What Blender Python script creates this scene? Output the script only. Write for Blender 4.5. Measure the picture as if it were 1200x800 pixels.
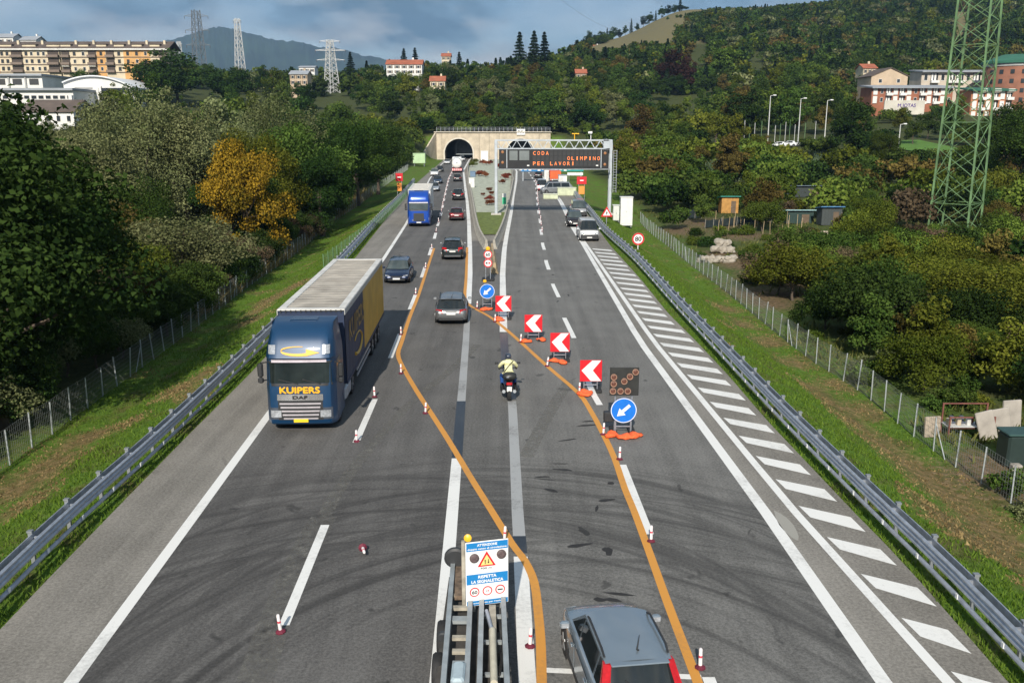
import bpy, bmesh, math, random
import numpy as np
from math import sin, cos, tan, atan, atan2, radians, pi, sqrt, hypot
from mathutils import Vector, Matrix

for o in list(bpy.data.objects): bpy.data.objects.remove(o)
SC = bpy.context.scene
COL = SC.collection
random.seed(7)

# ------------------------------------------------------------------ camera
F_PX, PITCH, CAM_H = 1050.0, math.atan(250/1050.0), 10.8
cam_d = bpy.data.cameras.new('camera'); cam = bpy.data.objects.new('camera', cam_d); COL.objects.link(cam)
cam_d.sensor_width = 36.0; cam_d.lens = 36.0*F_PX/1200.0
cam_d.clip_start = 0.5; cam_d.clip_end = 30000
cam.location = (0, 0, CAM_H); cam.rotation_euler = (pi/2-PITCH, 0, 0)
SC.camera = cam
# ------------------------------------------------------------------ world, sun, exposure
SUN_EL, SUN_AZ = radians(33), radians(6)      # the shadows fall away from the camera, 6 degrees to the right
W = bpy.data.worlds.new('World'); SC.world = W; W.use_nodes = True
nt = W.node_tree; nt.nodes.clear()
wo = nt.nodes.new('ShaderNodeOutputWorld'); bg = nt.nodes.new('ShaderNodeBackground')
sky = nt.nodes.new('ShaderNodeTexSky'); sky.sky_type = 'NISHITA'; sky.sun_disc = False
sky.sun_elevation = SUN_EL; sky.sun_rotation = pi+SUN_AZ
sky.altitude = 300; sky.air_density = 1.0; sky.dust_density = 0.3; sky.ozone_density = 3.0
tc = nt.nodes.new('ShaderNodeTexCoord'); mp = nt.nodes.new('ShaderNodeMapping')
mp.inputs['Scale'].default_value = (1.0, 1.0, 2.5)
mp.inputs['Location'].default_value = (0.35, 0.0, 0.1)
n1 = nt.nodes.new('ShaderNodeTexNoise'); n1.inputs['Scale'].default_value = 7.5; n1.inputs['Detail'].default_value = 9
n1.inputs['Roughness'].default_value = 0.56; n1.inputs['Distortion'].default_value = 0.25
rp = nt.nodes.new('ShaderNodeValToRGB')
rp.color_ramp.elements[0].position = 0.42; rp.color_ramp.elements[0].color = (0.45, 0.45, 0.45, 1)
rp.color_ramp.elements[1].position = 0.60; rp.color_ramp.elements[1].color = (1, 1, 1, 1)
n2 = nt.nodes.new('ShaderNodeTexNoise'); n2.inputs['Scale'].default_value = 8.5; n2.inputs['Detail'].default_value = 8
rc = nt.nodes.new('ShaderNodeValToRGB')
rc.color_ramp.elements[0].position = 0.43; rc.color_ramp.elements[0].color = (1.30, 2.25, 3.10, 1)
rc.color_ramp.elements[1].position = 0.66; rc.color_ramp.elements[1].color = (6.4, 6.6, 6.6, 1)
mx = nt.nodes.new('ShaderNodeMixRGB')
L = nt.links.new
L(tc.outputs['Generated'], mp.inputs['Vector']); L(mp.outputs['Vector'], n1.inputs['Vector']); L(mp.outputs['Vector'], n2.inputs['Vector'])
L(n1.outputs['Fac'], rp.inputs['Fac']); L(rp.outputs['Color'], mx.inputs['Fac'])
L(sky.outputs['Color'], mx.inputs['Color1']); L(n2.outputs['Fac'], rc.inputs['Fac']); L(rc.outputs['Color'], mx.inputs['Color2'])
L(mx.outputs['Color'], bg.inputs['Color']); bg.inputs['Strength'].default_value = 0.10
L(bg.outputs['Background'], wo.inputs['Surface'])
sd = bpy.data.lights.new('sun', 'SUN'); so = bpy.data.objects.new('sun', sd); COL.objects.link(so)
sd.energy = 4.8; sd.angle = radians(0.53); sd.color = (1.0, 0.93, 0.82)
sdir = Vector((sin(SUN_AZ)*cos(SUN_EL), cos(SUN_AZ)*cos(SUN_EL), -sin(SUN_EL)))
so.rotation_euler = sdir.to_track_quat('-Z', 'Y').to_euler(); so.location = (0, -50, 60)
SC.view_settings.view_transform = 'Standard'; SC.view_settings.look = 'None'
SC.view_settings.exposure = 0.22; SC.view_settings.gamma = 1.0; SC.view_settings.use_curve_mapping = False
SC.render.engine = 'CYCLES'
SC.cycles.max_bounces = 6; SC.cycles.diffuse_bounces = 2; SC.cycles.glossy_bounces = 2
SC.cycles.transmission_bounces = 3; SC.cycles.transparent_max_bounces = 8; SC.cycles.volume_bounces = 0
SC.render.resolution_x = 1024; SC.render.resolution_y = 682

# ------------------------------------------------------------------ pixel -> place
_cp, _sp = cos(PITCH), sin(PITCH)
def ray(px, py):
    a, b = (px-600)/F_PX, -(py-400)/F_PX
    return Vector((a, _cp + b*_sp, -_sp + b*_cp))
def P(px, py, z=0.0):
    r = ray(px, py); t = (z-CAM_H)/r.z
    return Vector((r.x*t, r.y*t, z))
def Q(px, py, d):
    r = ray(px, py); t = d/r.y
    return Vector((r.x*t, d, CAM_H + r.z*t))

# ------------------------------------------------------------------ materials
MATS = {}
def _nodes(name):
    m = bpy.data.materials.new(name); m.use_nodes = True
    n = m.node_tree; b = n.nodes['Principled BSDF']
    return m, n, b
def pm(name, col, rough=0.6, metal=0.0, var=0.12, scale=6.0, bump=0.0, spec=0.5, emit=0.0, coat=0.0, detail=5):
    """principled colour with a procedural mottling of tone and gloss"""
    if name in MATS: return MATS[name]
    m, n, b = _nodes(name)
    g = n.nodes.new('ShaderNodeTexCoord'); t = n.nodes.new('ShaderNodeTexNoise')
    t.inputs['Scale'].default_value = scale; t.inputs['Detail'].default_value = detail
    n.links.new(g.outputs['Object'], t.inputs['Vector'])
    mr = n.nodes.new('ShaderNodeMapRange'); mr.inputs['From Min'].default_value = 0.3; mr.inputs['From Max'].default_value = 0.7
    mr.inputs['To Min'].default_value = 1-var; mr.inputs['To Max'].default_value = 1+var
    n.links.new(t.outputs['Fac'], mr.inputs['Value'])
    h = n.nodes.new('ShaderNodeVectorMath'); h.operation = 'SCALE'
    h.inputs[0].default_value = col[:3]; n.links.new(mr.outputs['Result'], h.inputs['Scale'])
    n.links.new(h.outputs['Vector'], b.inputs['Base Color'])
    b.inputs['Roughness'].default_value = rough; b.inputs['Metallic'].default_value = metal
    b.inputs['Specular IOR Level'].default_value = spec; b.inputs['Coat Weight'].default_value = coat
    if coat: b.inputs['Coat Roughness'].default_value = 0.06
    if emit:
        b.inputs['Emission Color'].default_value = (*col[:3], 1); b.inputs['Emission Strength'].default_value = emit
    if bump:
        bp = n.nodes.new('ShaderNodeBump'); bp.inputs['Strength'].default_value = bump; bp.inputs['Distance'].default_value = 0.02
        n.links.new(t.outputs['Fac'], bp.inputs['Height']); n.links.new(bp.outputs['Normal'], b.inputs['Normal'])
    MATS[name] = m
    return m
def s2l(r, g, b):
    f = lambda c: (c/255/12.92 if c/255 <= 0.04045 else ((c/255+0.055)/1.055)**2.4)
    return (f(r), f(g), f(b))

# ------------------------------------------------------------------ mesh builder
class MB:
    def __init__(s): s.v = []; s.f = []; s.m = []; s.M = None
    def add(s, vs, fs, mi=0):
        o = len(s.v)
        s.v += [tuple(s.M @ Vector(p)) for p in vs] if s.M is not None else [tuple(p) for p in vs]
        s.f += [tuple(o+i for i in f) for f in fs]; s.m += [mi]*len(fs)
        return s
    def box(s, c, d, rz=0.0, mi=0, rx=0.0, ry=0.0):
        M = Matrix.Translation(c) @ Matrix.Rotation(rz, 4, 'Z') @ Matrix.Rotation(ry, 4, 'Y') @ Matrix.Rotation(rx, 4, 'X')
        x, y, z = d[0]/2, d[1]/2, d[2]/2
        vs = [M @ Vector(p) for p in ((-x,-y,-z),(x,-y,-z),(x,y,-z),(-x,y,-z),(-x,-y,z),(x,-y,z),(x,y,z),(-x,y,z))]
        return s.add(vs, [(3,2,1,0),(4,5,6,7),(0,1,5,4),(1,2,6,5),(2,3,7,6),(3,0,4,7)], mi)
    def bbox(s, c, d, b=0.02, mi=0, rz=0.0):
        """box with chamfered edges"""
        M = Matrix.Translation(c) @ Matrix.Rotation(rz, 4, 'Z')
        x, y, z = d[0]/2, d[1]/2, d[2]/2
        b = min(b, 0.45*min(d))
        rings = []
        for zz, k in ((-z, b), (-z+b, 0), (z-b, 0), (z, b)):
            X, Y = x-k, y-k
            rings.append([M @ Vector(p) for p in ((-X+b,-Y,zz),(X-b,-Y,zz),(X,-Y+b,zz),(X,Y-b,zz),(X-b,Y,zz),(-X+b,Y,zz),(-X,Y-b,zz),(-X,-Y+b,zz))])
        return s.loft(rings, mi=mi)
    def loft(s, rings, closed=True, cap=True, mi=0):
        n = len(rings[0]); vs = [p for r in rings for p in r]; fs = []
        for i in range(len(rings)-1):
            for j in range(n if closed else n-1):
                k = (j+1) % n
                fs.append((i*n+j, i*n+k, (i+1)*n+k, (i+1)*n+j))
        if cap and closed:
            fs.append(tuple(range(n-1, -1, -1))); o = (len(rings)-1)*n; fs.append(tuple(o+j for j in range(n)))
        return s.add(vs, fs, mi)
    def beam(s, p, q, w, h=None, mi=0):
        p, q = Vector(p), Vector(q); h = h or w; d = (q-p)
        if d.length < 1e-6: return s
        d.normalize(); up = Vector((0,0,1)) if abs(d.z) < 0.95 else Vector((0,1,0))
        a = d.cross(up).normalized()*w/2; b = a.cross(d).normalized()*h/2
        vs = [p-a-b, p+a-b, p+a+b, p-a+b, q-a-b, q+a-b, q+a+b, q-a+b]
        return s.add(vs, [(3,2,1,0),(4,5,6,7),(0,1,5,4),(1,2,6,5),(2,3,7,6),(3,0,4,7)], mi)
    def tube(s, pts, rad, n=8, mi=0, cap=True):
        pts = [Vector(p) for p in pts]
        if not hasattr(rad, '__len__'): rad = [rad]*len(pts)
        rings = []; up = None
        for i, p in enumerate(pts):
            d = (pts[min(i+1, len(pts)-1)]-pts[max(i-1, 0)]).normalized()
            ref = Vector((0,0,1)) if abs(d.z) < 0.9 else Vector((1,0,0))
            a = d.cross(ref).normalized(); b = a.cross(d)
            rings.append([p+(a*cos(t)+b*sin(t))*rad[i] for t in [2*pi*k/n for k in range(n)]])
        return s.loft(rings, cap=cap, mi=mi)
    def lathe(s, prof, n=16, M=None, mi=0):
        """profile of (radius, height) turned about z, then moved by M"""
        M = M or Matrix.Identity(4)
        rings = [[M @ Vector((r*cos(2*pi*k/n), r*sin(2*pi*k/n), z)) for k in range(n)] for r, z in prof]
        return s.loft(rings, mi=mi)
    def plate(s, poly, y0, y1, mi=0):
        """polygon in x,z with thickness along y (y0 the front, towards -y)"""
        n = len(poly)
        vs = [(x, y0, z) for x, z in poly]+[(x, y1, z) for x, z in poly]
        fs = [tuple(range(n)), tuple(range(2*n-1, n-1, -1))]+[(i+n, (i+1) % n+n, (i+1) % n, i) for i in range(n)]
        return s.add(vs, fs, mi)
    def slab(s, poly, z0, z1, mi=0):
        n = len(poly)
        vs = [(p[0], p[1], z1) for p in poly]+[(p[0], p[1], z0) for p in poly]
        fs = [tuple(range(n)), tuple(range(2*n-1, n-1, -1))]+[(i+n, (i+1) % n+n, (i+1) % n, i) for i in range(n)]
        return s.add(vs, fs, mi)
    def ribbon(s, pts, w, z=None, mi=0):
        """flat strip of width w (number or list) along ground points, measured along x"""
        vs = []; fs = []
        for i, p in enumerate(pts):
            ww = w[i] if hasattr(w, '__len__') else w
            a, b = pts[max(i-1, 0)], pts[min(i+1, len(pts)-1)]
            d = Vector((b[0]-a[0], b[1]-a[1], 0)).normalized(); nrm = Vector((d.y, -d.x, 0))
            zz = p[2] if z is None else z
            q = Vector((p[0], p[1], zz))
            vs += [q-nrm*ww/2, q+nrm*ww/2]
        for i in range(len(pts)-1): fs.append((2*i, 2*i+1, 2*i+3, 2*i+2))
        return s.add(vs, fs, mi)
    def grid(s, fn, nu, nv, mi=0):
        vs = [fn(i/nu, j/nv) for j in range(nv+1) for i in range(nu+1)]
        fs = [(j*(nu+1)+i, j*(nu+1)+i+1, (j+1)*(nu+1)+i+1, (j+1)*(nu+1)+i) for j in range(nv) for i in range(nu)]
        return s.add(vs, fs, mi)
    def mesh(s, name, mats, smooth=False):
        me = bpy.data.meshes.new(name); me.from_pydata(s.v, [], s.f)
        for m in (mats if isinstance(mats, (list, tuple)) else [mats]): me.materials.append(m)
        if any(s.m): me.polygons.foreach_set('material_index', s.m)
        if smooth:
            me.polygons.foreach_set('use_smooth', [True]*len(s.f))
            if smooth != True: me.set_sharp_from_angle(angle=radians(smooth))
        me.update(); return me
    def build(s, name, mats, parent=None, smooth=False, fix=True):
        me = s.mesh(name, mats, smooth)
        if fix:
            bm = bmesh.new(); bm.from_mesh(me); bmesh.ops.recalc_face_normals(bm, faces=bm.faces); bm.to_mesh(me); bm.free()
        return put(name, me, parent)
def put(name, me, parent=None, loc=None):
    o = bpy.data.objects.new(name, me); COL.objects.link(o)
    if parent is not None: o.parent = parent
    if loc is not None: o.location = loc
    return o
def tag(o, label, cat, group=None):
    o['label'] = label; o['category'] = cat
    if group: o['group'] = group
    return o
def struct(o): o['kind'] = 'structure'; return o
def stuff(o, label=None, cat=None):
    o['kind'] = 'stuff'
    if label: o['label'] = label
    if cat: o['category'] = cat
    return o
def thing(name, label, cat, loc=(0,0,0), rz=0.0, group=None, scale=None):
    o = bpy.data.objects.new(name, None); COL.objects.link(o)
    o.empty_display_size = 0.3; o.location = loc; o.rotation_euler = (0, 0, rz)
    if scale: o.scale = scale
    return tag(o, label, cat, group)
KIDS = {}
def kids(o):
    return [c for c in bpy.data.objects if c.parent == o]
def copy_tree(src, parent=None, ch=None):
    ch = ch or KIDS.get(src.name)
    c = src.copy(); COL.objects.link(c); c.parent = parent
    for k in (kids(src)): copy_tree(k, c)
    return c
def circ(r, n=32, cx=0, cz=0, a0=0.0): return [(cx+r*cos(a0+2*pi*i/n), cz+r*sin(a0+2*pi*i/n)) for i in range(n)]
_TX = {}
def text_mesh(s):
    if s in _TX: return _TX[s]
    cu = bpy.data.curves.new('lettering', 'FONT'); cu.body = s; cu.resolution_u = 3
    o = bpy.data.objects.new('lettering', cu); COL.objects.link(o)
    dg = bpy.context.evaluated_depsgraph_get()
    me = bpy.data.meshes.new_from_object(o.evaluated_get(dg))
    bpy.data.objects.remove(o)
    V = np.array([v.co[:] for v in me.vertices]); Fc = [tuple(p.vertices) for p in me.polygons]
    V[:, 0] -= (V[:, 0].min()+V[:, 0].max())/2; V[:, 1] -= (V[:, 1].min()+V[:, 1].max())/2
    V[:, 0] /= (np.ptp(V[:, 0]) or 1); V[:, 1] /= (np.ptp(V[:, 1]) or 1)
    _TX[s] = (V, Fc); return _TX[s]
def text(s, w, h, x, y, z, mat, parent, name='lettering', bold=0.0, slant=0.0, fn=None):
    """lettering of size w x h in the x,z plane at depth y, facing -y"""
    V, Fc = text_mesh(s); b = MB()
    offs = [(0, 0)]+([(bold, 0), (-bold, 0), (0, bold), (0, -bold)] if bold else [])
    for k, (dx, dz) in enumerate(offs):
        vs = []
        for p in V:
            xx, zz = x+p[0]*w+dx+slant*p[1]*h, z+p[1]*h+dz
            vs.append((xx, (fn(xx, zz) if fn else y)-0.0004*k, zz))
        b.add(vs, Fc)
    return b.build(name, mat, parent, fix=False)
# ================================================================== TERRAIN
def curve_xy(pxs, ext0=True, end=None, z=0.0):
    pts = [P(a, b, z) for a, b in pxs]
    pts = sorted([(p.y, p.x) for p in pts])
    if ext0:
        (y0, x0), (y1, x1) = pts[0], pts[2]
        k = (x1-x0)/(y1-y0); pts = [(-40.0, x0+k*(-40-y0))]+pts
    if end: pts = [p for p in pts if p[0] < end[0]-15]+[end]
    return np.array(pts)
def fx(c): return lambda y: float(np.interp(y, c[:, 0], c[:, 1]))
Y_T = 322.0                                    # the tunnel portal
EL = curve_xy([(0,740),(50,687),(132,602),(212,520),(297,435),(417,302),(455,254),(475,232),(490,213)], end=(Y_T, -23.9))
ER = curve_xy([(1177,797),(1055,657),(999,600),(897,492),(850,437),(815,400),(782,367),(750,327),(714,287),(700,268),(688,250),(676,232)], end=(Y_T, 8.3))
xL, xR = fx(EL), fx(ER)
TC = [-700, -100, 0, 190, 300, 400, 480, 560, 640, 700, 800, 900, 1000, 1100, 1200, 1900]
TD = [30, 60, 100, 150, 200, 250, 300, 330, 380, 450, 550, 700, 900, 1200, 1700, 7600]
TZ = [
 [-1.5,-1.5,-1.0, 3, 9,15,20,23,30,37,43,47,49,50,45,60],
 [-1.5,-1.5,-1.0, 3, 9,15,20,23,30,37,43,47,48,48,45,60],
 [-1.5,-1.5,-1.5, 2, 8,13,19,22,29,36,41,44,45,45,45,60],
 [-1.5,-1.5,-1.5, 1, 5,10,16,20,26,33,38,42,43,43,43,60],
 [-1.5,-1.5,-1.5, 0, 2, 6,11,15,21,28,34,37,38,38,40,60],
 [-1.5,-1.5,-1.5,-0.5,0.5,3,7,10,17,26,36,42,43,43,43,60],
 [-1.5,-1.5,-1.2,-0.5,0,1,4, 9,16,26,38,45,46,46,46,60],
 [0,0,0,0,0,0,0, 9,15,25,37,45,47,48,48,60],
 [0,0,0,0,0,0,0, 9,16,27,41,54,60,60,60,60],
 [-1,-1,-1,-0.5,0,1,3,9,17,28,45,68,92,96,96,70],
 [-2,-2,-2,-1.5,0.5,4,7,10,18,30,50,80,120,134,134,90],
 [-2,-2,-2,-1.5,2,7,10,13,20,32,52,82,122,150,160,110],
 [-2,-2,-2,-1.0,3,8,11,14,20,31,51,82,128,168,182,130],
 [-2,-2,-2,-0.5,4,8,13,16,22,33,52,86,132,176,192,140],
 [-2,-2,-2,0.0,4,9,13,16,22,34,54,88,136,180,200,140],
 [-2,-2,-2,0.0,4,9,13,16,22,34,54,88,136,180,200,140]]
TZ = np.array(TZ, float)
def table(x, y):
    d = max(y, 30.0); c = 600+1050*x/max(y, 45.0)
    c = min(max(c, TC[0]), TC[-1]); d = min(d, TD[-1])
    i = min(max(int(np.searchsorted(TC, c))-1, 0), len(TC)-2); j = min(max(int(np.searchsorted(TD, d))-1, 0), len(TD)-2)
    u = (c-TC[i])/(TC[i+1]-TC[i]); v = (d-TD[j])/(TD[j+1]-TD[j]); u = u*u*(3-2*u)
    return (TZ[i,j]*(1-u)+TZ[i+1,j]*u)*(1-v)+(TZ[i,j+1]*(1-u)+TZ[i+1,j+1]*u)*v
def sst(a, b, x):
    t = min(max((x-a)/(b-a), 0), 1); return t*t*(3-2*t)
PORT_X0, PORT_X1 = -27.0, 13.5
def H(x, y):
    """height of the ground"""
    if y > Y_T+2 and PORT_X0 < x < PORT_X1: return max(table(x, y), 9.2)
    yy = min(y, Y_T)
    el, er = xL(yy)-x, x-xR(yy); e = max(el, er)
    if y < Y_T+1 and e < 0.05: return -0.16
    z = table(x, y)
    left = el > er
    D = (1.5 if left else 2.0)*(1-sst(110, 200, y))
    sl = -0.05-D*sst(1.2, 6.5, e)+0.05*sin(x*1.7+y*0.9)*sin(y*0.7-x*0.4)*sst(0.3, 2, e)
    w = sst(6, 16, e) if y < Y_T else 1
    if y > Y_T-25 and left: w = max(w, sst(3.0, 9, e))
    z += 0.25*sin(x*0.31+1)*sin(y*0.23)*sst(8, 20, e)
    return sl*(1-w)+z*w
def Pt(px, py, dz=0.0):
    """the point of the ground that the photograph shows at a pixel"""
    r = ray(px, py); t = 14.0; last = t
    while t < 3000:
        p = Vector((0, 0, CAM_H))+r*t
        if p.z < H(p.x, p.y): break
        last = t; t *= 1.01
    a, b = last, t
    for _ in range(25):
        m = (a+b)/2; p = Vector((0, 0, CAM_H))+r*m
        if p.z < H(p.x, p.y): b = m
        else: a = m
    p = Vector((0, 0, CAM_H))+r*b
    return Vector((p.x, p.y, H(p.x, p.y)+dz))
def G(x, y, dz=0.0): return Vector((x, y, H(x, y)+dz))

xs = np.concatenate([np.arange(-5600, -700, 350), np.arange(-700, -240, 30), np.arange(-240, -70, 6), np.arange(-70, -24, 1.5), np.arange(-24, 24, 0.8), np.arange(24, 72, 1.5), np.arange(72, 240, 6), np.arange(240, 800, 28), np.arange(800, 5700, 350)])
ys = np.concatenate([np.arange(-60, 10, 5), np.arange(10, 80, 1.0), np.arange(80, 200, 1.7), np.arange(200, 321, 4), [321.5, 323.0, 325.0], np.arange(328, 480, 6), np.arange(480, 1000, 20), np.arange(1000, 1900, 60), np.arange(1900, 7700, 400)])
SOIL = []      # (x, y, radius) of bare earth, from the photograph
for a, b, r in [(905,330,4.5),(930,318,5),(960,322,5),(890,345,4),(1000,300,6),(985,310,5),(940,330,4),(870,310,3.5),(1010,330,4),(850,300,4),(800,270,5),(830,262,6),(900,355,3),(915,345,3),(1150,560,2.2),(1190,570,2.5),(1160,548,2),(870,275,6),(1020,300,5)]:
    p = Pt(a, b); SOIL.append((p.x, p.y, r))
DRY = []       # dry mown hay on the verges
for a, b, r in [(60,545,1.6),(45,560,1.3),(90,520,1.3),(150,495,1.0),(115,510,1.0),(20,575,1.5),(30,590,1.2),(240,437,1.0),(230,460,1.0),(210,455,1.4),(1060,540,1.6),(1085,560,1.8),(1110,580,2.0),(1140,600,1.8),(1165,625,1.6),(1030,520,1.4),(1000,495,1.4),(970,470,1.3),(950,455,1.3),(1120,620,1.5),(1180,650,1.5),(1150,640,1.4),(1100,600,1.3),(1010,480,1.2),(850,362,1.5),(870,380,1.4),(900,400,1.5),(930,425,1.4),(980,450,1.4),(295,375,1.4),(320,350,1.6),(345,335,1.6),(300,365,1.4)]:
    p = Pt(a, b); DRY.append((p.x, p.y, r))
V = []; soil = []; dry = []; wood = []
SA = np.array(SOIL); DA = np.array(DRY)
for y in ys:
    for x in xs:
        V.append((x, y, H(float(x), float(y))))
VA = np.array(V)
def blobs(A):
    out = np.zeros(len(VA))
    for cx, cy, r in A:
        near = np.where((abs(VA[:,0]-cx) < 3*r) & (abs(VA[:,1]-cy) < 4*r))[0]
        q = np.sqrt(((VA[near,0]-cx)/r)**2+((VA[near,1]-cy)/(1.6*r))**2)
        out[near] = np.maximum(out[near], np.clip(1.35-q, 0, 1))
    return out
soil, dry = blobs(SA), blobs(DA)
wood = np.zeros(len(VA)); meadow = np.zeros(len(VA))
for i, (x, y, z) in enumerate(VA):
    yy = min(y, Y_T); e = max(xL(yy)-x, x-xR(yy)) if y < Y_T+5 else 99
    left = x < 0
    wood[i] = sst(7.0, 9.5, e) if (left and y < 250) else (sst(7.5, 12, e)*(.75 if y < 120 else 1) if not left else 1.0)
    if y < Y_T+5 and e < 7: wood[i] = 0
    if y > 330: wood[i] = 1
    if y > 620 and x > 60: meadow[i] = 1
nx, ny = len(xs), len(ys); Fq = []
for j in range(ny-1):
    for i in range(nx-1):
        cy = (ys[j]+ys[j+1])/2; cx = (xs[i]+xs[i+1])/2
        if 322.2 < cy < 328 and PORT_X0 < cx < PORT_X1: continue
        Fq.append((j*nx+i, j*nx+i+1, (j+1)*nx+i+1, (j+1)*nx+i))
me = bpy.data.meshes.new('ground'); me.from_pydata(V, [], Fq)
for nm, arr in (('soil', soil), ('dry', dry), ('wood', wood), ('meadow', meadow)):
    at = me.attributes.new(nm, 'FLOAT', 'POINT'); at.data.foreach_set('value', arr.astype(np.float32))
me.polygons.foreach_set('use_smooth', [True]*len(Fq))
def ground_material():
    m, n, b = _nodes('ground_cover'); N = n.nodes.new; K = n.links.new
    geo = N('ShaderNodeNewGeometry')
    def noise(s, d=6, r=0.6):
        t = N('ShaderNodeTexNoise'); t.inputs['Scale'].default_value = s; t.inputs['Detail'].default_value = d; t.inputs['Roughness'].default_value = r
        K(geo.outputs['Position'], t.inputs['Vector']); return t
    def ramp(src, stops):
        r = N('ShaderNodeValToRGB'); e = r.color_ramp.elements
        e[0].position, e[0].color = stops[0][0], (*stops[0][1], 1); e[1].position, e[1].color = stops[-1][0], (*stops[-1][1], 1)
        for p, c in stops[1:-1]:
            q = e.new(p); q.color = (*c, 1)
        K(src, r.inputs['Fac']); return r
    def mix(f, a, c):
        x = N('ShaderNodeMixRGB'); K(f, x.inputs['Fac']); K(a, x.inputs['Color1']); K(c, x.inputs['Color2']); return x
    fine, mid, big = noise(3.0, 9, .7), noise(0.55, 6), noise(0.08, 4)
    green = ramp(fine.outputs['Fac'], [(.28, (.040,.085,.008)), (.5, (.085,.160,.018)), (.75, (.150,.220,.040))])
    olive = ramp(fine.outputs['Fac'], [(.28, (.055,.062,.016)), (.55, (.115,.115,.035)), (.78, (.20,.17,.07))])
    f1 = ramp(mid.outputs['Fac'], [(.47, (0,0,0)), (.64, (1,1,1))])
    base = mix(f1.outputs['Color'], green.outputs['Color'], olive.outputs['Color'])
    hay = ramp(fine.outputs['Fac'], [(.3, (.085,.060,.028)), (.55, (.19,.135,.062)), (.75, (.33,.25,.125))])
    earth = ramp(fine.outputs['Fac'], [(.3, (.075,.052,.032)), (.55, (.17,.115,.07)), (.78, (.31,.235,.16))])
    def attr(nm):
        a = N('ShaderNodeAttribute'); a.attribute_name = nm
        ad = N('ShaderNodeMath'); ad.operation = 'MULTIPLY_ADD'; K(fine.outputs['Fac'], ad.inputs[0]); ad.inputs[1].default_value = 1.4; ad.inputs[2].default_value = -0.75
        s = N('ShaderNodeMath'); s.operation = 'ADD'; K(a.outputs['Fac'], s.inputs[0]); K(ad.outputs[0], s.inputs[1])
        ml = N('ShaderNodeMapRange'); ml.inputs['From Min'].default_value = .48; ml.inputs['From Max'].default_value = 1.0; K(s.outputs[0], ml.inputs['Value'])
        return ml.outputs['Result']
    c = mix(attr('dry'), base.outputs['Color'], hay.outputs['Color'])
    sx = N('ShaderNodeSeparateXYZ'); K(geo.outputs['Position'], sx.inputs[0])
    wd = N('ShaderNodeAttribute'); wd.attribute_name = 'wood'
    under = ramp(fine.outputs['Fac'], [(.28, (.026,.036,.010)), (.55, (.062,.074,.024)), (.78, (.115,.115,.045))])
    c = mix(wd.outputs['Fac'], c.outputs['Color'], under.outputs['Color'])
    md_ = N('ShaderNodeAttribute'); md_.attribute_name = 'meadow'
    mead = ramp(fine.outputs['Fac'], [(.28, (.11,.10,.045)), (.55, (.18,.155,.075)), (.78, (.25,.21,.11))])
    c = mix(md_.outputs['Fac'], c.outputs['Color'], mead.outputs['Color'])
    c = mix(attr('soil'), c.outputs['Color'], earth.outputs['Color'])
    K(c.outputs['Color'], b.inputs['Base Color']); b.inputs['Roughness'].default_value = 0.95; b.inputs['Specular IOR Level'].default_value = 0.15
    bp = N('ShaderNodeBump'); bp.inputs['Strength'].default_value = 0.9; bp.inputs['Distance'].default_value = 0.12
    K(fine.outputs['Fac'], bp.inputs['Height']); K(bp.outputs['Normal'], b.inputs['Normal'])
    return m
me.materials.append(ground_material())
ground = struct(put('ground', me))

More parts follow.
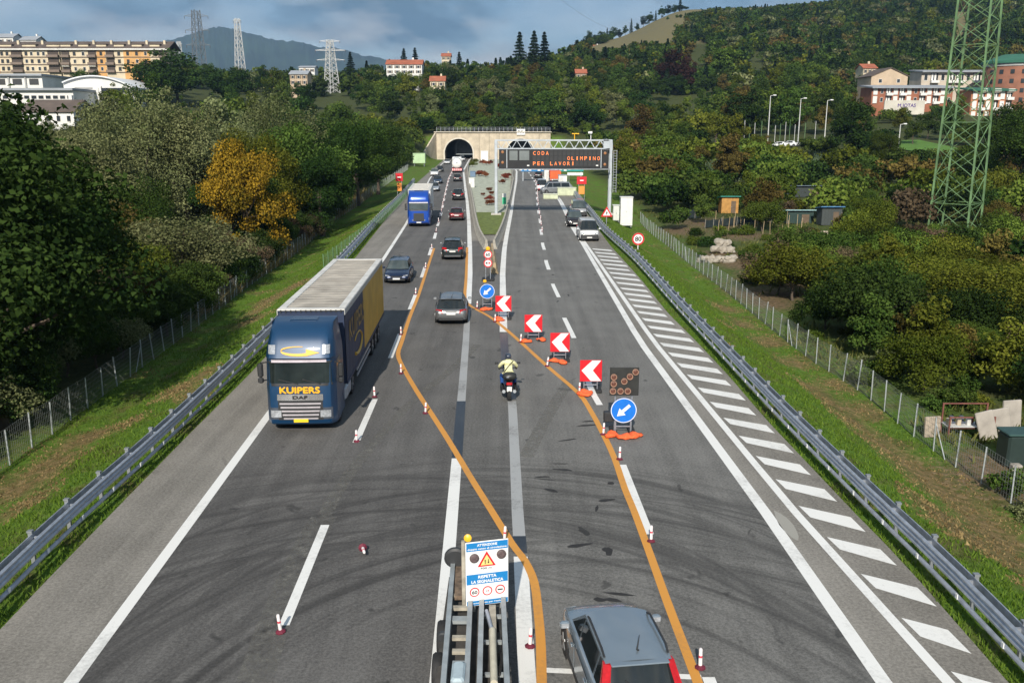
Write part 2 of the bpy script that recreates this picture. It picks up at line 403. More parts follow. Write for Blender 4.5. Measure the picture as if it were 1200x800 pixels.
# ================================================================== ROADS
def asphalt(name, dark, light, streak=0.0, arcs=0.0, brown=0.0):
    m, n, b = _nodes(name); N = n.nodes.new; K = n.links.new
    geo = N('ShaderNodeNewGeometry')
    def noise(vec, s, d=5, r=0.6, dist=0.0):
        t = N('ShaderNodeTexNoise'); t.inputs['Scale'].default_value = s; t.inputs['Detail'].default_value = d; t.inputs['Roughness'].default_value = r
        t.inputs['Distortion'].default_value = dist
        K(vec, t.inputs['Vector']); return t.outputs['Fac']
    def rng(v, a, c, lo=0.0, hi=1.0):
        q = N('ShaderNodeMapRange'); q.interpolation_type = 'SMOOTHSTEP'
        for k, val in zip(('From Min','From Max','To Min','To Max'), (a, c, lo, hi)): q.inputs[k].default_value = val
        K(v, q.inputs['Value']); return q.outputs['Result']
    def math(op, a, c):
        q = N('ShaderNodeMath'); q.operation = op
        for i, v in enumerate((a, c)):
            if isinstance(v, (int, float)): q.inputs[i].default_value = v
            else: K(v, q.inputs[i])
        return q.outputs[0]
    pos = geo.outputs['Position']
    grain = noise(pos, 13.0, 5, .85); blot = noise(pos, 0.35, 6, .6); 
    mp = N('ShaderNodeMapping'); mp.inputs['Scale'].default_value = (1.1, 0.035, 1); mp.inputs['Rotation'].default_value = (0, 0, radians(-3)); K(pos, mp.inputs['Vector'])
    lane = noise(mp.outputs['Vector'], 1.0, 5, .65)
    f = math('ADD', math('MULTIPLY', rng(grain, .36, .64), .62), math('MULTIPLY', rng(blot, .32, .68), .22))
    f = math('ADD', f, math('MULTIPLY', rng(lane, .32, .68), .30))
    rp = N('ShaderNodeMixRGB'); rp.inputs['Color1'].default_value = (*dark, 1); rp.inputs['Color2'].default_value = (*light, 1); K(f, rp.inputs['Fac'])
    col = rp.outputs['Color']
    if arcs:
        # curved tyre marks left by lorries that turned across the carriageway here
        sep = N('ShaderNodeSeparateXYZ'); K(pos, sep.inputs[0])
        tot = None
        for cx, cy, r0, r1, fr, seed in ((-0.4, 17.6, 4.5, 12.5, 1.9, 0.0), (0.6, 15.2, 7.0, 13.0, 2.6, 9.0), (-3.5, 13.0, 9.0, 16.5, 1.5, 21.0), (-2.0, 11.0, 8.0, 18.5, 2.3, 33.0), (2.5, 12.5, 7.0, 15.0, 1.7, 47.0)):
            dx, dy = math('SUBTRACT', sep.outputs[0], cx), math('SUBTRACT', sep.outputs[1], cy)
            r = math('SQRT', math('ADD', math('MULTIPLY', dx, dx), math('MULTIPLY', dy, dy)), 0)
            th = math('ARCTAN2', dx, dy)
            cb = N('ShaderNodeCombineXYZ'); K(math('MULTIPLY', r, fr), cb.inputs[0]); K(math('MULTIPLY', th, 0.55), cb.inputs[1]); cb.inputs[2].default_value = seed
            s = noise(cb.outputs[0], 1.0, 4, .6, .15)
            s = rng(s, .44, .68)
            k = math('MULTIPLY', math('MULTIPLY', s, rng(r, r0, r0+1.5)), rng(r, r1, r1-3.0))
            k = math('MULTIPLY', k, rng(dy, -2.0, 2.0))
            tot = k if tot is None else math('MAXIMUM', tot, k)
        tot = math('MULTIPLY', tot, arcs)
        mk = N('ShaderNodeMixRGB'); K(tot, mk.inputs['Fac']); K(col, mk.inputs['Color1']); mk.inputs['Color2'].default_value = (.021,.020,.020,1); col = mk.outputs['Color']
    # dark rubber scuffs and oily blots
    mp2 = N('ShaderNodeMapping'); mp2.inputs['Scale'].default_value = (1.2, 0.8, 1); K(pos, mp2.inputs['Vector'])
    sc = rng(noise(mp2.outputs['Vector'], 0.9, 3, .5, .6), .665, .72)
    mk = N('ShaderNodeMixRGB'); K(math('MULTIPLY', sc, 0.55*streak), mk.inputs['Fac']); K(col, mk.inputs['Color1']); mk.inputs['Color2'].default_value = (.018,.018,.018,1); col = mk.outputs['Color']
    pl = rng(noise(mp2.outputs['Vector'], 0.27, 6, .7, 1.2), .62, .78)
    mk = N('ShaderNodeMixRGB'); K(math('MULTIPLY', pl, 0.35), mk.inputs['Fac']); K(col, mk.inputs['Color1']); mk.inputs['Color2'].default_value = (.26,.255,.24,1); col = mk.outputs['Color']
    K(col, b.inputs['Base Color']); b.inputs['Roughness'].default_value = 0.82; b.inputs['Specular IOR Level'].default_value = 0.3
    bp = N('ShaderNodeBump'); bp.inputs['Strength'].default_value = 0.35; bp.inputs['Distance'].default_value = 0.012
    K(grain, bp.inputs['Height']); K(bp.outputs['Normal'], b.inputs['Normal'])
    return m
A_SH = asphalt('asphalt_shoulder', (.098,.091,.080), (.285,.267,.238), 0.4)
A_L = asphalt('asphalt_left_lanes', (.048,.046,.045), (.160,.154,.147), 1.0, 0.62)
A_R = asphalt('asphalt_right_lanes', (.070,.068,.065), (.212,.207,.195), 1.0, 0.60)

A_G = asphalt('asphalt_gore', (.056,.054,.052), (.176,.171,.162), 1.0, 0.62)
def band(name, ca, cb, y0, y1, z, mat, parent=None, step=2.0):
    """a sheet between two curves x(y)"""
    b = MB(); yv = list(np.arange(y0, y1, step))+[y1]; vs = []; fs = []
    for y in yv: vs += [(ca(y), y, z), (cb(y), y, z)]
    for i in range(len(yv)-1): fs.append((2*i, 2*i+1, 2*i+3, 2*i+2))
    b.add(vs, fs); return b.build(name, mat, parent, fix=False)
LWp = [(83,800),(231,600),(300,506),(449,304),(475,264),(499.5,218),(504,209),(517,193)]
LRp = [(513,800),(530,600),(535.5,535),(546,400),(548,362),(550.5,320),(550.5,288),(549.5,260),(547.5,237),(545,218),(543,200)]
RLp = [(618,800),(610,650),(606.5,600),(600.5,475),(592,420),(590,387),(589,320),(591,292),(594,274),(599,249),(601.5,230),(605,212),(605.5,201)]
R1p = [(1036,800),(899,603),(750,400),(682.5,285),(671,267.5),(660,244),(656,236),(645,220)]
R2p = [(1112,800),(932,600),(900,562),(766,400),(686,285),(674,267.5),(662.5,244),(658,236)]
LW = curve_xy(LWp, end=(Y_T, -22.9)); LR = curve_xy(LRp, end=(Y_T, -15.0))
RL = curve_xy(RLp, end=(Y_T, -0.6)); R1 = curve_xy(R1p, end=(Y_T, 6.4)); R2 = curve_xy(R2p, end=(Y_T, 6.9))
fLW, fLR, fRL, fR1, fR2 = map(fx, (LW, LR, RL, R1, R2))
road = struct(band('road', lambda y: xL(y)-.05, lambda y: xR(y)+.05, -40, Y_T+60, 0.0, A_SH))
left_lanes = struct(band('carriageway', fLW, fLR, -40, Y_T+60, 0.004, A_L))
right_lanes = struct(band('carriageway', fRL, fR1, -40, Y_T+60, 0.0042, A_R))
centre = struct(band('gore_pavement', lambda y: fLR(y)+.005, lambda y: fRL(y)-.005, -40, 88, 0.0041, A_G))

def paint(name, col, wear=0.35, rough=0.6):
    """road paint: chipped and rubbed through to the asphalt"""
    m, n, b = _nodes(name); N = n.nodes.new; K = n.links.new
    geo = N('ShaderNodeNewGeometry')
    a = N('ShaderNodeTexNoise'); a.inputs['Scale'].default_value = 7; a.inputs['Detail'].default_value = 8; a.inputs['Roughness'].default_value = .75
    c = N('ShaderNodeTexNoise'); c.inputs['Scale'].default_value = .5; c.inputs['Detail'].default_value = 4
    K(geo.outputs['Position'], a.inputs['Vector']); K(geo.outputs['Position'], c.inputs['Vector'])
    s = N('ShaderNodeMath'); s.operation = 'ADD'; K(a.outputs['Fac'], s.inputs[0]); K(c.outputs['Fac'], s.inputs[1])
    r = N('ShaderNodeMapRange'); r.inputs['From Min'].default_value = 1.02; r.inputs['From Max'].default_value = 1.38; r.inputs['To Max'].default_value = wear
    K(s.outputs[0], r.inputs['Value'])
    x = N('ShaderNodeMixRGB'); x.inputs['Color1'].default_value = (*col, 1); x.inputs['Color2'].default_value = (.11,.107,.10, 1); K(r.outputs['Result'], x.inputs['Fac'])
    K(x.outputs['Color'], b.inputs['Base Color']); b.inputs['Roughness'].default_value = rough
    return m
WHITE_P = paint('white_road_paint', (.74,.735,.71), .45)
WORN_P = paint('worn_white_road_paint', (.34,.345,.345), 1.0)
BLACK_P = paint('black_masking_paint', (.022,.026,.033), .45, .35)
ORANGE_P = paint('orange_road_paint', (.60,.27,.045), .38)
GHOST_P = paint('ground_off_paint', (.165,.160,.145), .6, .9)
_n = GHOST_P.node_tree; _o = _n.nodes['Material Output']; _b = _n.nodes['Principled BSDF']; _t = _n.nodes.new('ShaderNodeBsdfTransparent'); _m = _n.nodes.new('ShaderNodeMixShader')
_z = _n.nodes.new('ShaderNodeTexNoise'); _z.inputs['Scale'].default_value = 3.2; _z.inputs['Detail'].default_value = 8; _z.inputs['Roughness'].default_value = .8; _g = _n.nodes.new('ShaderNodeNewGeometry'); _n.links.new(_g.outputs['Position'], _z.inputs['Vector'])
_r = _n.nodes.new('ShaderNodeMapRange'); _r.inputs['From Min'].default_value = .42; _r.inputs['From Max'].default_value = .66; _n.links.new(_z.outputs['Fac'], _r.inputs['Value']); _n.links.new(_r.outputs['Result'], _m.inputs['Fac']); _n.links.new(_t.outputs[0], _m.inputs[1]); _n.links.new(_b.outputs[0], _m.inputs[2]); _n.links.new(_m.outputs[0], _o.inputs['Surface'])
def pxline(name, pts, w, mat, z, sub=3, parent=road):
    """a painted line through photograph pixels on the road"""
    g = [P(a, b) for a, b in pts]; out = []
    for i in range(len(g)-1):
        p0, p1, p2, p3 = g[max(i-1,0)], g[i], g[i+1], g[min(i+2, len(g)-1)]
        for k in range(sub):
            t = k/sub
            out.append(0.5*((2*p1)+(p2-p0)*t+(2*p0-5*p1+4*p2-p3)*t*t+(3*p1-p0-3*p2+p3)*t**3))
    out.append(g[-1])
    b = MB(); b.ribbon(out, w, z); return b.build(name, mat, parent, fix=False)
def yline(name, f, y0, y1, w, mat, z, step=4.0, parent=road):
    yv = list(np.arange(y0, y1, step))+[y1]
    b = MB(); b.ribbon([(f(y), y, 0) for y in yv], w, z); return b.build(name, mat, parent, fix=False)
Z1, Z2, Z3 = 0.009, 0.013, 0.017
yline('edge_line', fLW, -40, Y_T+50, 0.30, WHITE_P, Z1)
yd = lambda py: P(600, py).y
yline('edge_line', fLR, -40, yd(537), 0.34, WHITE_P, Z1, 1.5)
yline('masked_line', fLR, yd(537), yd(470), 0.36, BLACK_P, Z1, 1.5)
yline('faded_line', fLR, yd(470), yd(362), 0.34, WORN_P, Z1, 1.5)
yline('edge_line', fLR, yd(356), Y_T+50, 0.42, WHITE_P, Z1)
yline('edge_line', fRL, -40, yd(652), 0.36, WHITE_P, Z1, 1.5)
yline('masked_line', fRL, yd(648), yd(628), 0.36, BLACK_P, Z1, 1.5)
yline('faded_line', fRL, yd(628), yd(470), 0.34, WORN_P, Z1, 1.5)
yline('masked_line', fRL, yd(468), yd(391), 0.40, BLACK_P, Z1, 1.5)
yline('edge_line', fRL, yd(389), Y_T+50, 0.42, WHITE_P, Z1)
yline('edge_line', fR1, -40, Y_T+50, 0.34, WHITE_P, Z1)
yline('edge_line', fR2, -40, yd(232), 0.26, WHITE_P, Z1)
# dashes of the left carriageway (12 m apart) and the right one
LDp = [(304,800),(331,737),(381,615),(418,516),(440,466),(458,418),(469,390),(481,360),(487.5,344),(494.5,324.5),(503,299.5),(509,279.5),(512.7,265),(517,250),(520,236),(523,222),(526,210)]
LD = curve_xy(LDp, end=(Y_T, -18.9)); fLD = fx(LD)
k = 0; y = 18.0
while y < Y_T+40:
    yline('lane_dash', fLD, y, y+5.2, 0.24 if y < 60 else 0.3, WHITE_P, Z1, 1.3); y += 11.95
for y in (6.0,): yline('lane_dash', fLD, y, y+5.2, 0.24, WHITE_P, Z1)
RDp = [(832,800),(828,786),(760,624),(727.5,540),(702.5,473.5),(693.5,459),(672.5,395.6),(661,372),(655.6,350),(648,334),(644,318.5),(640,307),(639,296),(636,287),(635,277),(633.5,268),(633,260),(631,249),(630,242),(629,228),(628,215)]
RD = curve_xy(RDp, end=(Y_T, 2.9)); fRD = fx(RD)
y = yd(624)-11.85
while y < Y_T+40:
    yline('lane_dash', fRD, y, y+5.2, 0.26 if y < 60 else 0.3, WHITE_P, Z1, 1.3); y += 11.75
b = MB(); b.ribbon([P(640, 785), P(822, 793.5)], 0.17, Z1); b.build('stop_line', WHITE_P, road, fix=False)
# temporary orange lines
pxline('orange_line', [(508.7,291),(500,317),(490,347),(480,372),(471,400),(466.5,415),(472,430),(487.5,457),(507,487),(525,515),(540,540),(555,565),(577,600),(600,637),(615,657),(626,682),(631,720),(634,760),(635,830)], 0.21, ORANGE_P, Z2)
pxline('orange_line', [(547.5,290),(546.3,325),(544.8,346),(547.5,355),(557,362),(575,372),(600,392),(641,429),(677,460),(692.5,482),(707.5,510),(720,537),(732,572),(743.5,600),(762,650),(780,700),(797,745),(816,795),(828,828)], 0.21, ORANGE_P, Z2)
# traces of old lines that were ground away
pxline('ground_off_trace', [(560,404),(530,432),(487,467),(455,500),(425,535),(398,572),(380,605)], 0.42, GHOST_P, 0.0065)
pxline('ground_off_trace', [(380,605),(352,655),(325,720),(298,800)], 0.75, GHOST_P, 0.0066)
pxline('ground_off_trace', [(668,445),(652,470),(632,505),(617,535)], 0.5, GHOST_P, 0.0065)
PALE_P = paint('pale_patch', (.30,.29,.26), .5, .9)
pxline('drip_patch', [(907,598),(915,606),(925,620),(934,633)], [.05,.1,.2,.3,.36,.4,.36,.3,.2,.05], PALE_P, Z1)
# hatching of the closed shoulder: each stripe its own strip
y = 14.2; n = 0
rs = random.Random(3)
while y < yd(288):
    ye = min(y, Y_T)
    x0 = fR2(y)+0.25; w = 0.76+rs.uniform(-.04, .04)
    x1 = xR(y-1.1)-0.14+rs.uniform(-.10, .06)
    if x1-x0 > 0.4:
        sk = 0.66*(x1-x0)
        b = MB(); b.add([(x0, y, Z1), (x0+.09, y-w, Z1), (x1+.02, y-sk-w-.1, Z1), (x1-.04, y-sk+.06, Z1)], [(0,1,2,3)])
        b.build('hatch_stripe', WHITE_P, road, fix=False)
    y += 2.06 if y < 60 else 2.3
# small rubber scuffs and litter lying about the gore
SCUFF = paint('tyre_rubber_scuff', (.020,.019,.019), .35, .8)
rs = random.Random(11)
for i in range(26):
    cx, cy = rs.choice([(680,500),(660,560),(690,545),(720,580),(650,360),(655,330),(690,640),(700,690),(645,310)])
    cx += rs.uniform(-25, 25); cy += rs.uniform(-18, 18); p = P(cx, cy); b = MB()
    a = rs.uniform(-.5, .5)+pi/2*rs.choice((0, 1, 1)); l, w = rs.uniform(.12, .42), rs.uniform(.03, .12); poly = []
    for k in range(10):
        t = 2*pi*k/10; rr = rs.uniform(.7, 1.15); u, v = l*cos(t)*rr, w*sin(t)*rr
        poly.append((p.x+u*sin(a)+v*cos(a), p.y+u*cos(a)-v*sin(a), 0.0075+0.00002*i))
    b.add(poly, [tuple(range(10))]); b.build('rubber_scuff', SCUFF, road, fix=False)
# ================================================================== ROADSIDE
GALV = pm('galvanised_steel', (.42,.45,.50), .42, .55, .18, 5)
GALV_D = pm('weathered_steel', (.30,.32,.34), .55, .5, .25, 3)
BLACK = pm('black_rubber', (.018,.018,.019), .75, 0, .25, 12)
DARK = pm('dark_plastic', (.028,.029,.031), .5, 0, .2, 10)
WHITE = pm('white_enamel', (.76,.76,.75), .4, 0, .05, 4)
RED = pm('red_reflective_sheet', (.62,.014,.024), .35, 0, .08, 8)
BLUE = pm('blue_reflective_sheet', (.010,.16,.62), .35, 0, .08, 6)
ORANGE = pm('orange_sandbag_cloth', (.85,.13,.035), .8, 0, .25, 14, .4)
YELLOW = pm('yellow_plastic', (.85,.45,.02), .4, 0, .1, 8)
CONC = pm('barrier_concrete', (.36,.335,.285), .9, 0, .28, 2.5, .3)
CONC_L = pm('portal_concrete', (.50,.43,.33), .92, 0, .22, .45, .2)
CONC_G = pm('pale_green_concrete', (.50,.54,.38), .9, 0, .18, 1.5, .2)
LINED = pm('tunnel_lining', (.12,.115,.105), .8, 0, .3, .6)

def dense(pts, step):
    out = []; acc = 0.0
    L_ = [0.0]
    for i in range(1, len(pts)): L_.append(L_[-1]+(Vector(pts[i])-Vector(pts[i-1])).length)
    n = int(L_[-1]//step)
    for k in range(n+1):
        s = k*step; i = max(j for j in range(len(pts)) if L_[j] <= s+1e-9); i = min(i, len(pts)-2)
        t = (s-L_[i])/max(L_[i+1]-L_[i], 1e-6); out.append(Vector(pts[i]).lerp(Vector(pts[i+1]), t))
    return out
def smooth_path(pts, it=2):
    pts = [Vector(p) for p in pts]
    for _ in range(it):
        q = [pts[0]]
        for i in range(len(pts)-1): q += [pts[i].lerp(pts[i+1], .25), pts[i].lerp(pts[i+1], .75)]
        pts = q+[pts[-1]]
    return pts
def sweep(b, prof, pts, side=1, mi=0, closed=True):
    rings = []
    for i, p in enumerate(pts):
        d = (pts[min(i+1, len(pts)-1)]-pts[max(i-1, 0)]); d.z = 0; d.normalize(); nrm = Vector((d.y, -d.x, 0))*side
        rings.append([Vector((p.x, p.y, p.z))+nrm*o+Vector((0, 0, z)) for o, z in prof])
    return b.loft(rings, closed=closed, mi=mi)
FRONT = [(0,.46),(.075,.50),(.075,.55),(.02,.60),(.075,.64),(.075,.68),(.02,.73),(.075,.77),(.075,.81),(.03,.845),(.015,.845),(.06,.80),(.06,.78),(.0,.73),(.06,.67),(.06,.65),(.0,.60),(.06,.54),(.06,.51),(-.01,.47)]
BACK = [(-.20,.60),(-.17,.60),(-.17,.845),(-.20,.845)]
def guardrail(label, pxs, side, y_end, ext):
    path = [P(a, b, .82) for a, b in pxs]; path = [Vector((p.x, p.y, 0)) for p in path]
    path.sort(key=lambda p: p.y)
    d = (path[1]-path[0]).normalized(); path = [path[0]-d*ext]+[p for p in path if p.y < y_end]
    path = smooth_path(path, 2); st = dense(path, 2.0)
    base = Vector((st[0].x, st[0].y, 0)); t = thing('guardrail', label, 'guardrail', base)
    pb = MB(); pb.box((0, 0, .43), (.10, .08, .98)); pb.box((.0, 0, .90), (.13, .12, .05)); pm_ = pb.mesh('post', GALV_D)
    spb = MB(); spb.box((0, 0, .70), (.22, .06, .12)); sp_m = spb.mesh('spacer', GALV)
    rb = MB(); rb.box((0, 0, 0), (.035, .10, .10)); 
    rel = [p-base for p in st]
    refl = MB(); refl.box((0,0,0),(.02,.09,.12)); refl_m = refl.mesh('reflector', WHITE)
    for i, p in enumerate(rel):
        dd = (rel[min(i+1, len(rel)-1)]-rel[max(i-1, 0)]).normalized(); n_ = Vector((dd.y, -dd.x, 0))*side
        o = put('post', pm_, t, p-n_*.24); o.rotation_euler = (0, 0, atan2(dd.y, dd.x)-pi/2)
        q = put('spacer', sp_m, t, p-n_*.07); q.rotation_euler = (0, 0, atan2(dd.y, dd.x)-pi/2)
        if p.y < 70:
            q = put('reflector', refl_m, t, p+n_*.155+Vector((0, 0, .36))); q.rotation_euler = (0, 0, atan2(dd.y, dd.x)-pi/2)
    for i in range(0, len(rel)-1, 2):
        seg = rel[i:i+3]
        if len(seg) < 2: continue
        b = MB(); sweep(b, FRONT, seg, side); b.build('rail_beam', GALV, t, smooth=25)
        b = MB(); sweep(b, BACK, seg, side); b.build('back_strip', GALV, t)
        b = MB(); b.tube([p+Vector((0, 0, .30))+(Vector((.0,0,0))) + Vector(((seg[1]-seg[0]).y, -(seg[1]-seg[0]).x, 0)).normalized()*side*.09 for p in seg], .06, 8); b.build('lower_rail', GALV, t, smooth=40)
    return t
guardrail('galvanised guardrail beside the left shoulder, with the lorries driving past it', [(0,670),(77,597),(185,505),(297,401),(400,301),(447,249),(472,226),(486,209)], 1, 240, 16)
gr = guardrail('galvanised guardrail along the hatched right shoulder, curving to the gantry', [(1187,732),(1105,650),(1047,597),(975,529),(925,481),(900,456),(842,397),(797,352),(760,312),(740,292),(707,265),(695,249),(680,232),(670,220),(665,214)], -1, 260, 14)

WIRE = pm('fence_wire', (.22,.235,.23), .6, .4, .2, 3)
POSTM = pm('fence_post_steel', (.42,.45,.46), .55, .3, .2, 3)
GREENW = pm('green_coated_wire', (.12,.22,.12), .6, 0, .2, 3)
def fence(label, pxs, step, h, seed, postm=POSTM, wirem=WIRE, y_end=300, braces=(), name='wire_fence', prad=.032):
    path = [Pt(a, b) for a, b in pxs]; path.sort(key=lambda p: p.y); path = [p for p in path if p.y < y_end]
    d = (path[1]-path[0]); d.z = 0; d.normalize()
    path = [path[0]-d*10]+path
    st = [Vector((p.x, p.y, 0)) for p in dense(smooth_path(path, 1), step)]; st = [G(p.x, p.y) for p in st]
    base = st[0].copy(); t = thing(name, label, 'fence', base); r = random.Random(seed)
    pb = MB(); pb.tube([(0,0,-.15),(0,0,h)], prad, 6); m = pb.mesh('post', postm)
    b = MB(); tops = []
    for i, p in enumerate(st):
        o = put('post', m, t, p-base); o.rotation_euler = (r.gauss(0, .03), r.gauss(0, .035), 0); o.scale.z = r.uniform(.93, 1.04)
    k = 0
    for a_, c_ in zip(st[:-1], st[1:]):
        a, c = a_-base, c_-base
        for zz in np.linspace(.06, h-.06, 8): b.beam(a+Vector((0,0,zz)), c+Vector((0,0,zz)), .007)
        n = 12 if a_.y < 90 else 6
        for q in range(n):
            p = a.lerp(c, q/n); b.beam(p+Vector((0,0,.03)), p+Vector((0,0,h-.05)), .006)
    b.build('wire_mesh', wirem, t, fix=False)
    for i in braces:
        b = MB(); p = st[i]-base; dd = (st[i+1]-st[i]).normalized()
        b.tube([p+Vector((0,0,h*.75)), p-dd*.95+Vector((0,0,-.05))], .022, 6); b.build('brace', postm, t)
    return t
fence('wire fence on steel posts below the woods on the left verge', [(4,551),(105,477),(147,446),(209,400),(264,357),(299,330),(355,292),(382,264),(415,245),(437,228),(460,212),(478,199)], 1.75, 1.5, 1, braces=(14, 26))
fence('wire fence on steel posts between the right verge and the gardens', [(1195,597),(1144,563),(1099,532),(1060,504),(1027,474),(996,451),(964,431),(947,420),(889,374),(844,336),(810,311),(780,286),(764,275),(750,260)], 1.75, 1.5, 2, y_end=150, braces=(9, 20, 40))
fence('green mesh fence nearer the left guardrail than the grey one', [(405,297),(428,278),(452,258),(470,240),(484,222)], 2.0, 1.3, 5, GREENW, GREENW, y_end=190, name='mesh_fence')

# ------------------------------------------------------------------ concrete barriers of the median nose
JERSEY = [(-.30,0),(.30,0),(.30,.08),(.16,.30),(.085,.85),(-.085,.85),(-.16,.30),(-.30,.08)]
def barrier(label, pts, seg=5.0, mat=CONC, sc=1.0):
    st = dense(smooth_path(pts, 2), seg/2); base = Vector((st[0].x, st[0].y, 0)); t = thing('concrete_barrier', label, 'barrier', base)
    prof = [(a*sc, z*sc) for a, z in JERSEY]
    for i in range(0, len(st)-1, 2):
        s = [p-base for p in st[i:i+3]]
        if len(s) < 2: continue
        d0 = (s[0]-s[1]).normalized()*-.03; d1 = (s[-1]-s[-2]).normalized()*-.03
        s[0] = s[0]+d0; s[-1] = s[-1]+d1
        b = MB(); sweep(b, prof, s); b.build('barrier_element', mat, t, smooth=30)
    return t
nose = P(572, 293)
bl = [P(570,292), P(562,279), P(557.5,262), P(554,240), P(551.5,226), P(549,212), Vector((fLR(190)+.9,190,0)), Vector((fLR(240)+.9,240,0)), Vector((-14.2,318,0))]
br = [P(579,292), P(586,277), P(591.5,262), P(596.5,240), P(599.5,226), P(602,212), Vector((fRL(190)-.9,190,0)), Vector((fRL(240)-.9,240,0)), Vector((-1.5,318,0))]
barrier('concrete barrier curving up the left side of the planted median', bl)
barrier('concrete barrier curving up the right side of the planted median', br)
barrier('stained concrete barrier end piece behind the speed limit signs at the nose', [P(576.5,296), P(577.5,306), P(579,316), P(580,325)], 4.0, pm('stained_concrete', (.33,.25,.15), .9, 0, .35, 2))
GRAVEL = pm('pale_gravel', (.37,.39,.31), .95, 0, .30, 1.2, .3)
LAWN = pm('median_lawn', (.115,.15,.03), .95, 0, .35, 2.0, .5)
def fl_(pts): return [(p.x, p.y) for p in pts]
cl = np.array(sorted([(p.y, p.x) for p in bl])); cr = np.array(sorted([(p.y, p.x) for p in br]))
fl, fr = fx(cl), fx(cr)
struct(band('median_gravel', lambda y: fl(y)+.25, lambda y: fr(y)-.25, 112, 318, 0.06, GRAVEL))
struct(band('median_lawn', lambda y: fl(y)+.22, lambda y: fr(y)-.22, 93, 118, 0.08, LAWN))
for (pts, lab) in (([P(637,233), P(645,233), P(654,233)], 'low pale green concrete block on the right carriageway behind the gantry'), ([P(656,229), P(664,229), P(674,230)], 'pale green concrete block next to the right guardrail behind the gantry')):
    t = thing('concrete_block', lab, 'concrete block', pts[1])
    w = (pts[2]-pts[0]).length; b = MB(); tall = 0.7 if 'low' in lab else 1.2
    b.bbox((0, 0, tall/2), (w, 1.6, tall), .06); body = b.build('block_body', CONC_G, t)
    for k in range(5):
        b = MB(); b.box((-w/2+w*(k+.5)/5, -.82, tall*.45), (.12, .05, tall*.7)); b.build('rib', CONC_G, t)
    b = MB(); b.bbox((0, 0, tall+.05), (w+.1, 1.7, .1), .03); b.build('cap', pm('block_cap_concrete', (.55,.57,.45), .9), t)

# ------------------------------------------------------------------ tunnel portal
port = thing('tunnel_portal', 'tan concrete portal wall with two tunnel mouths under the wooded hill', 'tunnel portal', ((PORT_X0+PORT_X1)/2, Y_T, 0))
ox = (PORT_X0+PORT_X1)/2; ZT = 9.3
ARCH = [(-18.7, 4.9), (2.9, 4.7)]
def arch_pts(cx, hw, k=0.0, n=18):
    return [(cx-hw-k, 0)]+[(cx-(hw+k)*cos(pi*i/n), 2.3+(4.75+k)*sin(pi*i/n)) for i in range(n+1)]+[(cx+hw+k, 0)]
b = MB()
cuts = [PORT_X0]+[v for c, h in ARCH for v in (c-h, c+h)]+[PORT_X1]
for i in (0, 2, 4):
    b.box(((cuts[i]+cuts[i+1])/2-ox, 3.0, ZT/2), (cuts[i+1]-cuts[i], 6.0, ZT))
for c, h in ARCH:
    pts = arch_pts(c, h)[1:-1]
    for y in (0.0, 6.0):
        vs = [(x-ox, y, z) for x, z in pts]+[(x-ox, y, ZT) for x, z in pts]; n = len(pts)
        b.add(vs, [(k, k+1, n+k+1, n+k) for k in range(n-1)])
    b.add([(c-h-ox, 0, ZT), (c+h-ox, 0, ZT), (c+h-ox, 6, ZT), (c-h-ox, 6, ZT)], [(0,1,2,3)])
b.build('portal_wall', CONC_L, port)
for c, h in ARCH:
    pts = arch_pts(c, h); n = len(pts)
    b = MB(); vs = []
    for y in (0.0, 70.0): vs += [(x-ox, y, z+.001) for x, z in pts]
    b.add(vs, [(k, k+1, n+k+1, n+k) for k in range(n-1)]+[tuple(range(n, 2*n))]); b.build('tunnel_bore', LINED, port, fix=False)
    b = MB(); po = arch_pts(c, h, .45); pi_ = arch_pts(c, h, .02)
    for y in (-.12,): b.add([(x-ox, y, z) for x, z in pi_]+[(x-ox, y, z) for x, z in po]+[(x-ox, 0, z) for x, z in po]+[(x-ox, .3, z) for x, z in pi_],
        [(k, k+1, n+k+1, n+k) for k in range(n-1)]+[(n+k, n+k+1, 2*n+k+1, 2*n+k) for k in range(n-1)]+[(3*n+k, 3*n+k+1, k+1, k) for k in range(n-1)])
    b.build('arch_ring', pm('arch_ring_concrete', (.60,.56,.48), .85, 0, .15, .6), port, smooth=40)
for x in (-24.6, -11.5, -8.0, -4.5, 9.5):
    b = MB(); b.box((x-ox, -.02, ZT*.5), (.10, .06, ZT*.96)); b.build('wall_joint', pm('dark_wall_joint', (.17,.145,.11), .9), port)  # dark joint lines between the panels of the portal wall
b = MB(); b.box((0, -.1, ZT+.12), (PORT_X1-PORT_X0+.6, .9, .30)); b.build('coping', pm('coping_concrete', (.52,.47,.39), .9, 0, .15, .7), port)
pb = MB(); pb.box((0,0,.75), (.09,.09,1.5)); pmesh = pb.mesh('parapet_post', GALV)
for k in range(28): put('parapet_post', pmesh, port, (PORT_X0-ox+.6+k*1.47, .1, ZT+.25))
for zz in (.5, 1.0, 1.45):
    b = MB(); b.box((0, .1, ZT+.25+zz), (PORT_X1-PORT_X0-1, .05, .05)); b.build('parapet_rail', GALV, port)
b = MB()
a0, a1 = Vector((PORT_X0-ox, 0, 0)), Vector((PORT_X0-ox-3.4, -15, 0))
nn = Vector((.97, -.22, 0))*.5
b.add([a0, a1, a1+nn, a0+nn, a0+Vector((0,0,ZT)), a1+Vector((0,0,2.0)), a1+nn+Vector((0,0,2.0)), a0+nn+Vector((0,0,ZT))], [(3,2,1,0),(4,5,6,7),(0,1,5,4),(1,2,6,5),(2,3,7,6),(3,0,4,7)])
b.build('wing_wall', CONC_L, port)
b = MB(); b.box((2.9-ox, -.6, 5.75+.9), (4.4, .25, .5)); b.build('lamp_strip', pm('portal_lamp_housing', (.05,.06,.16), .5), port)
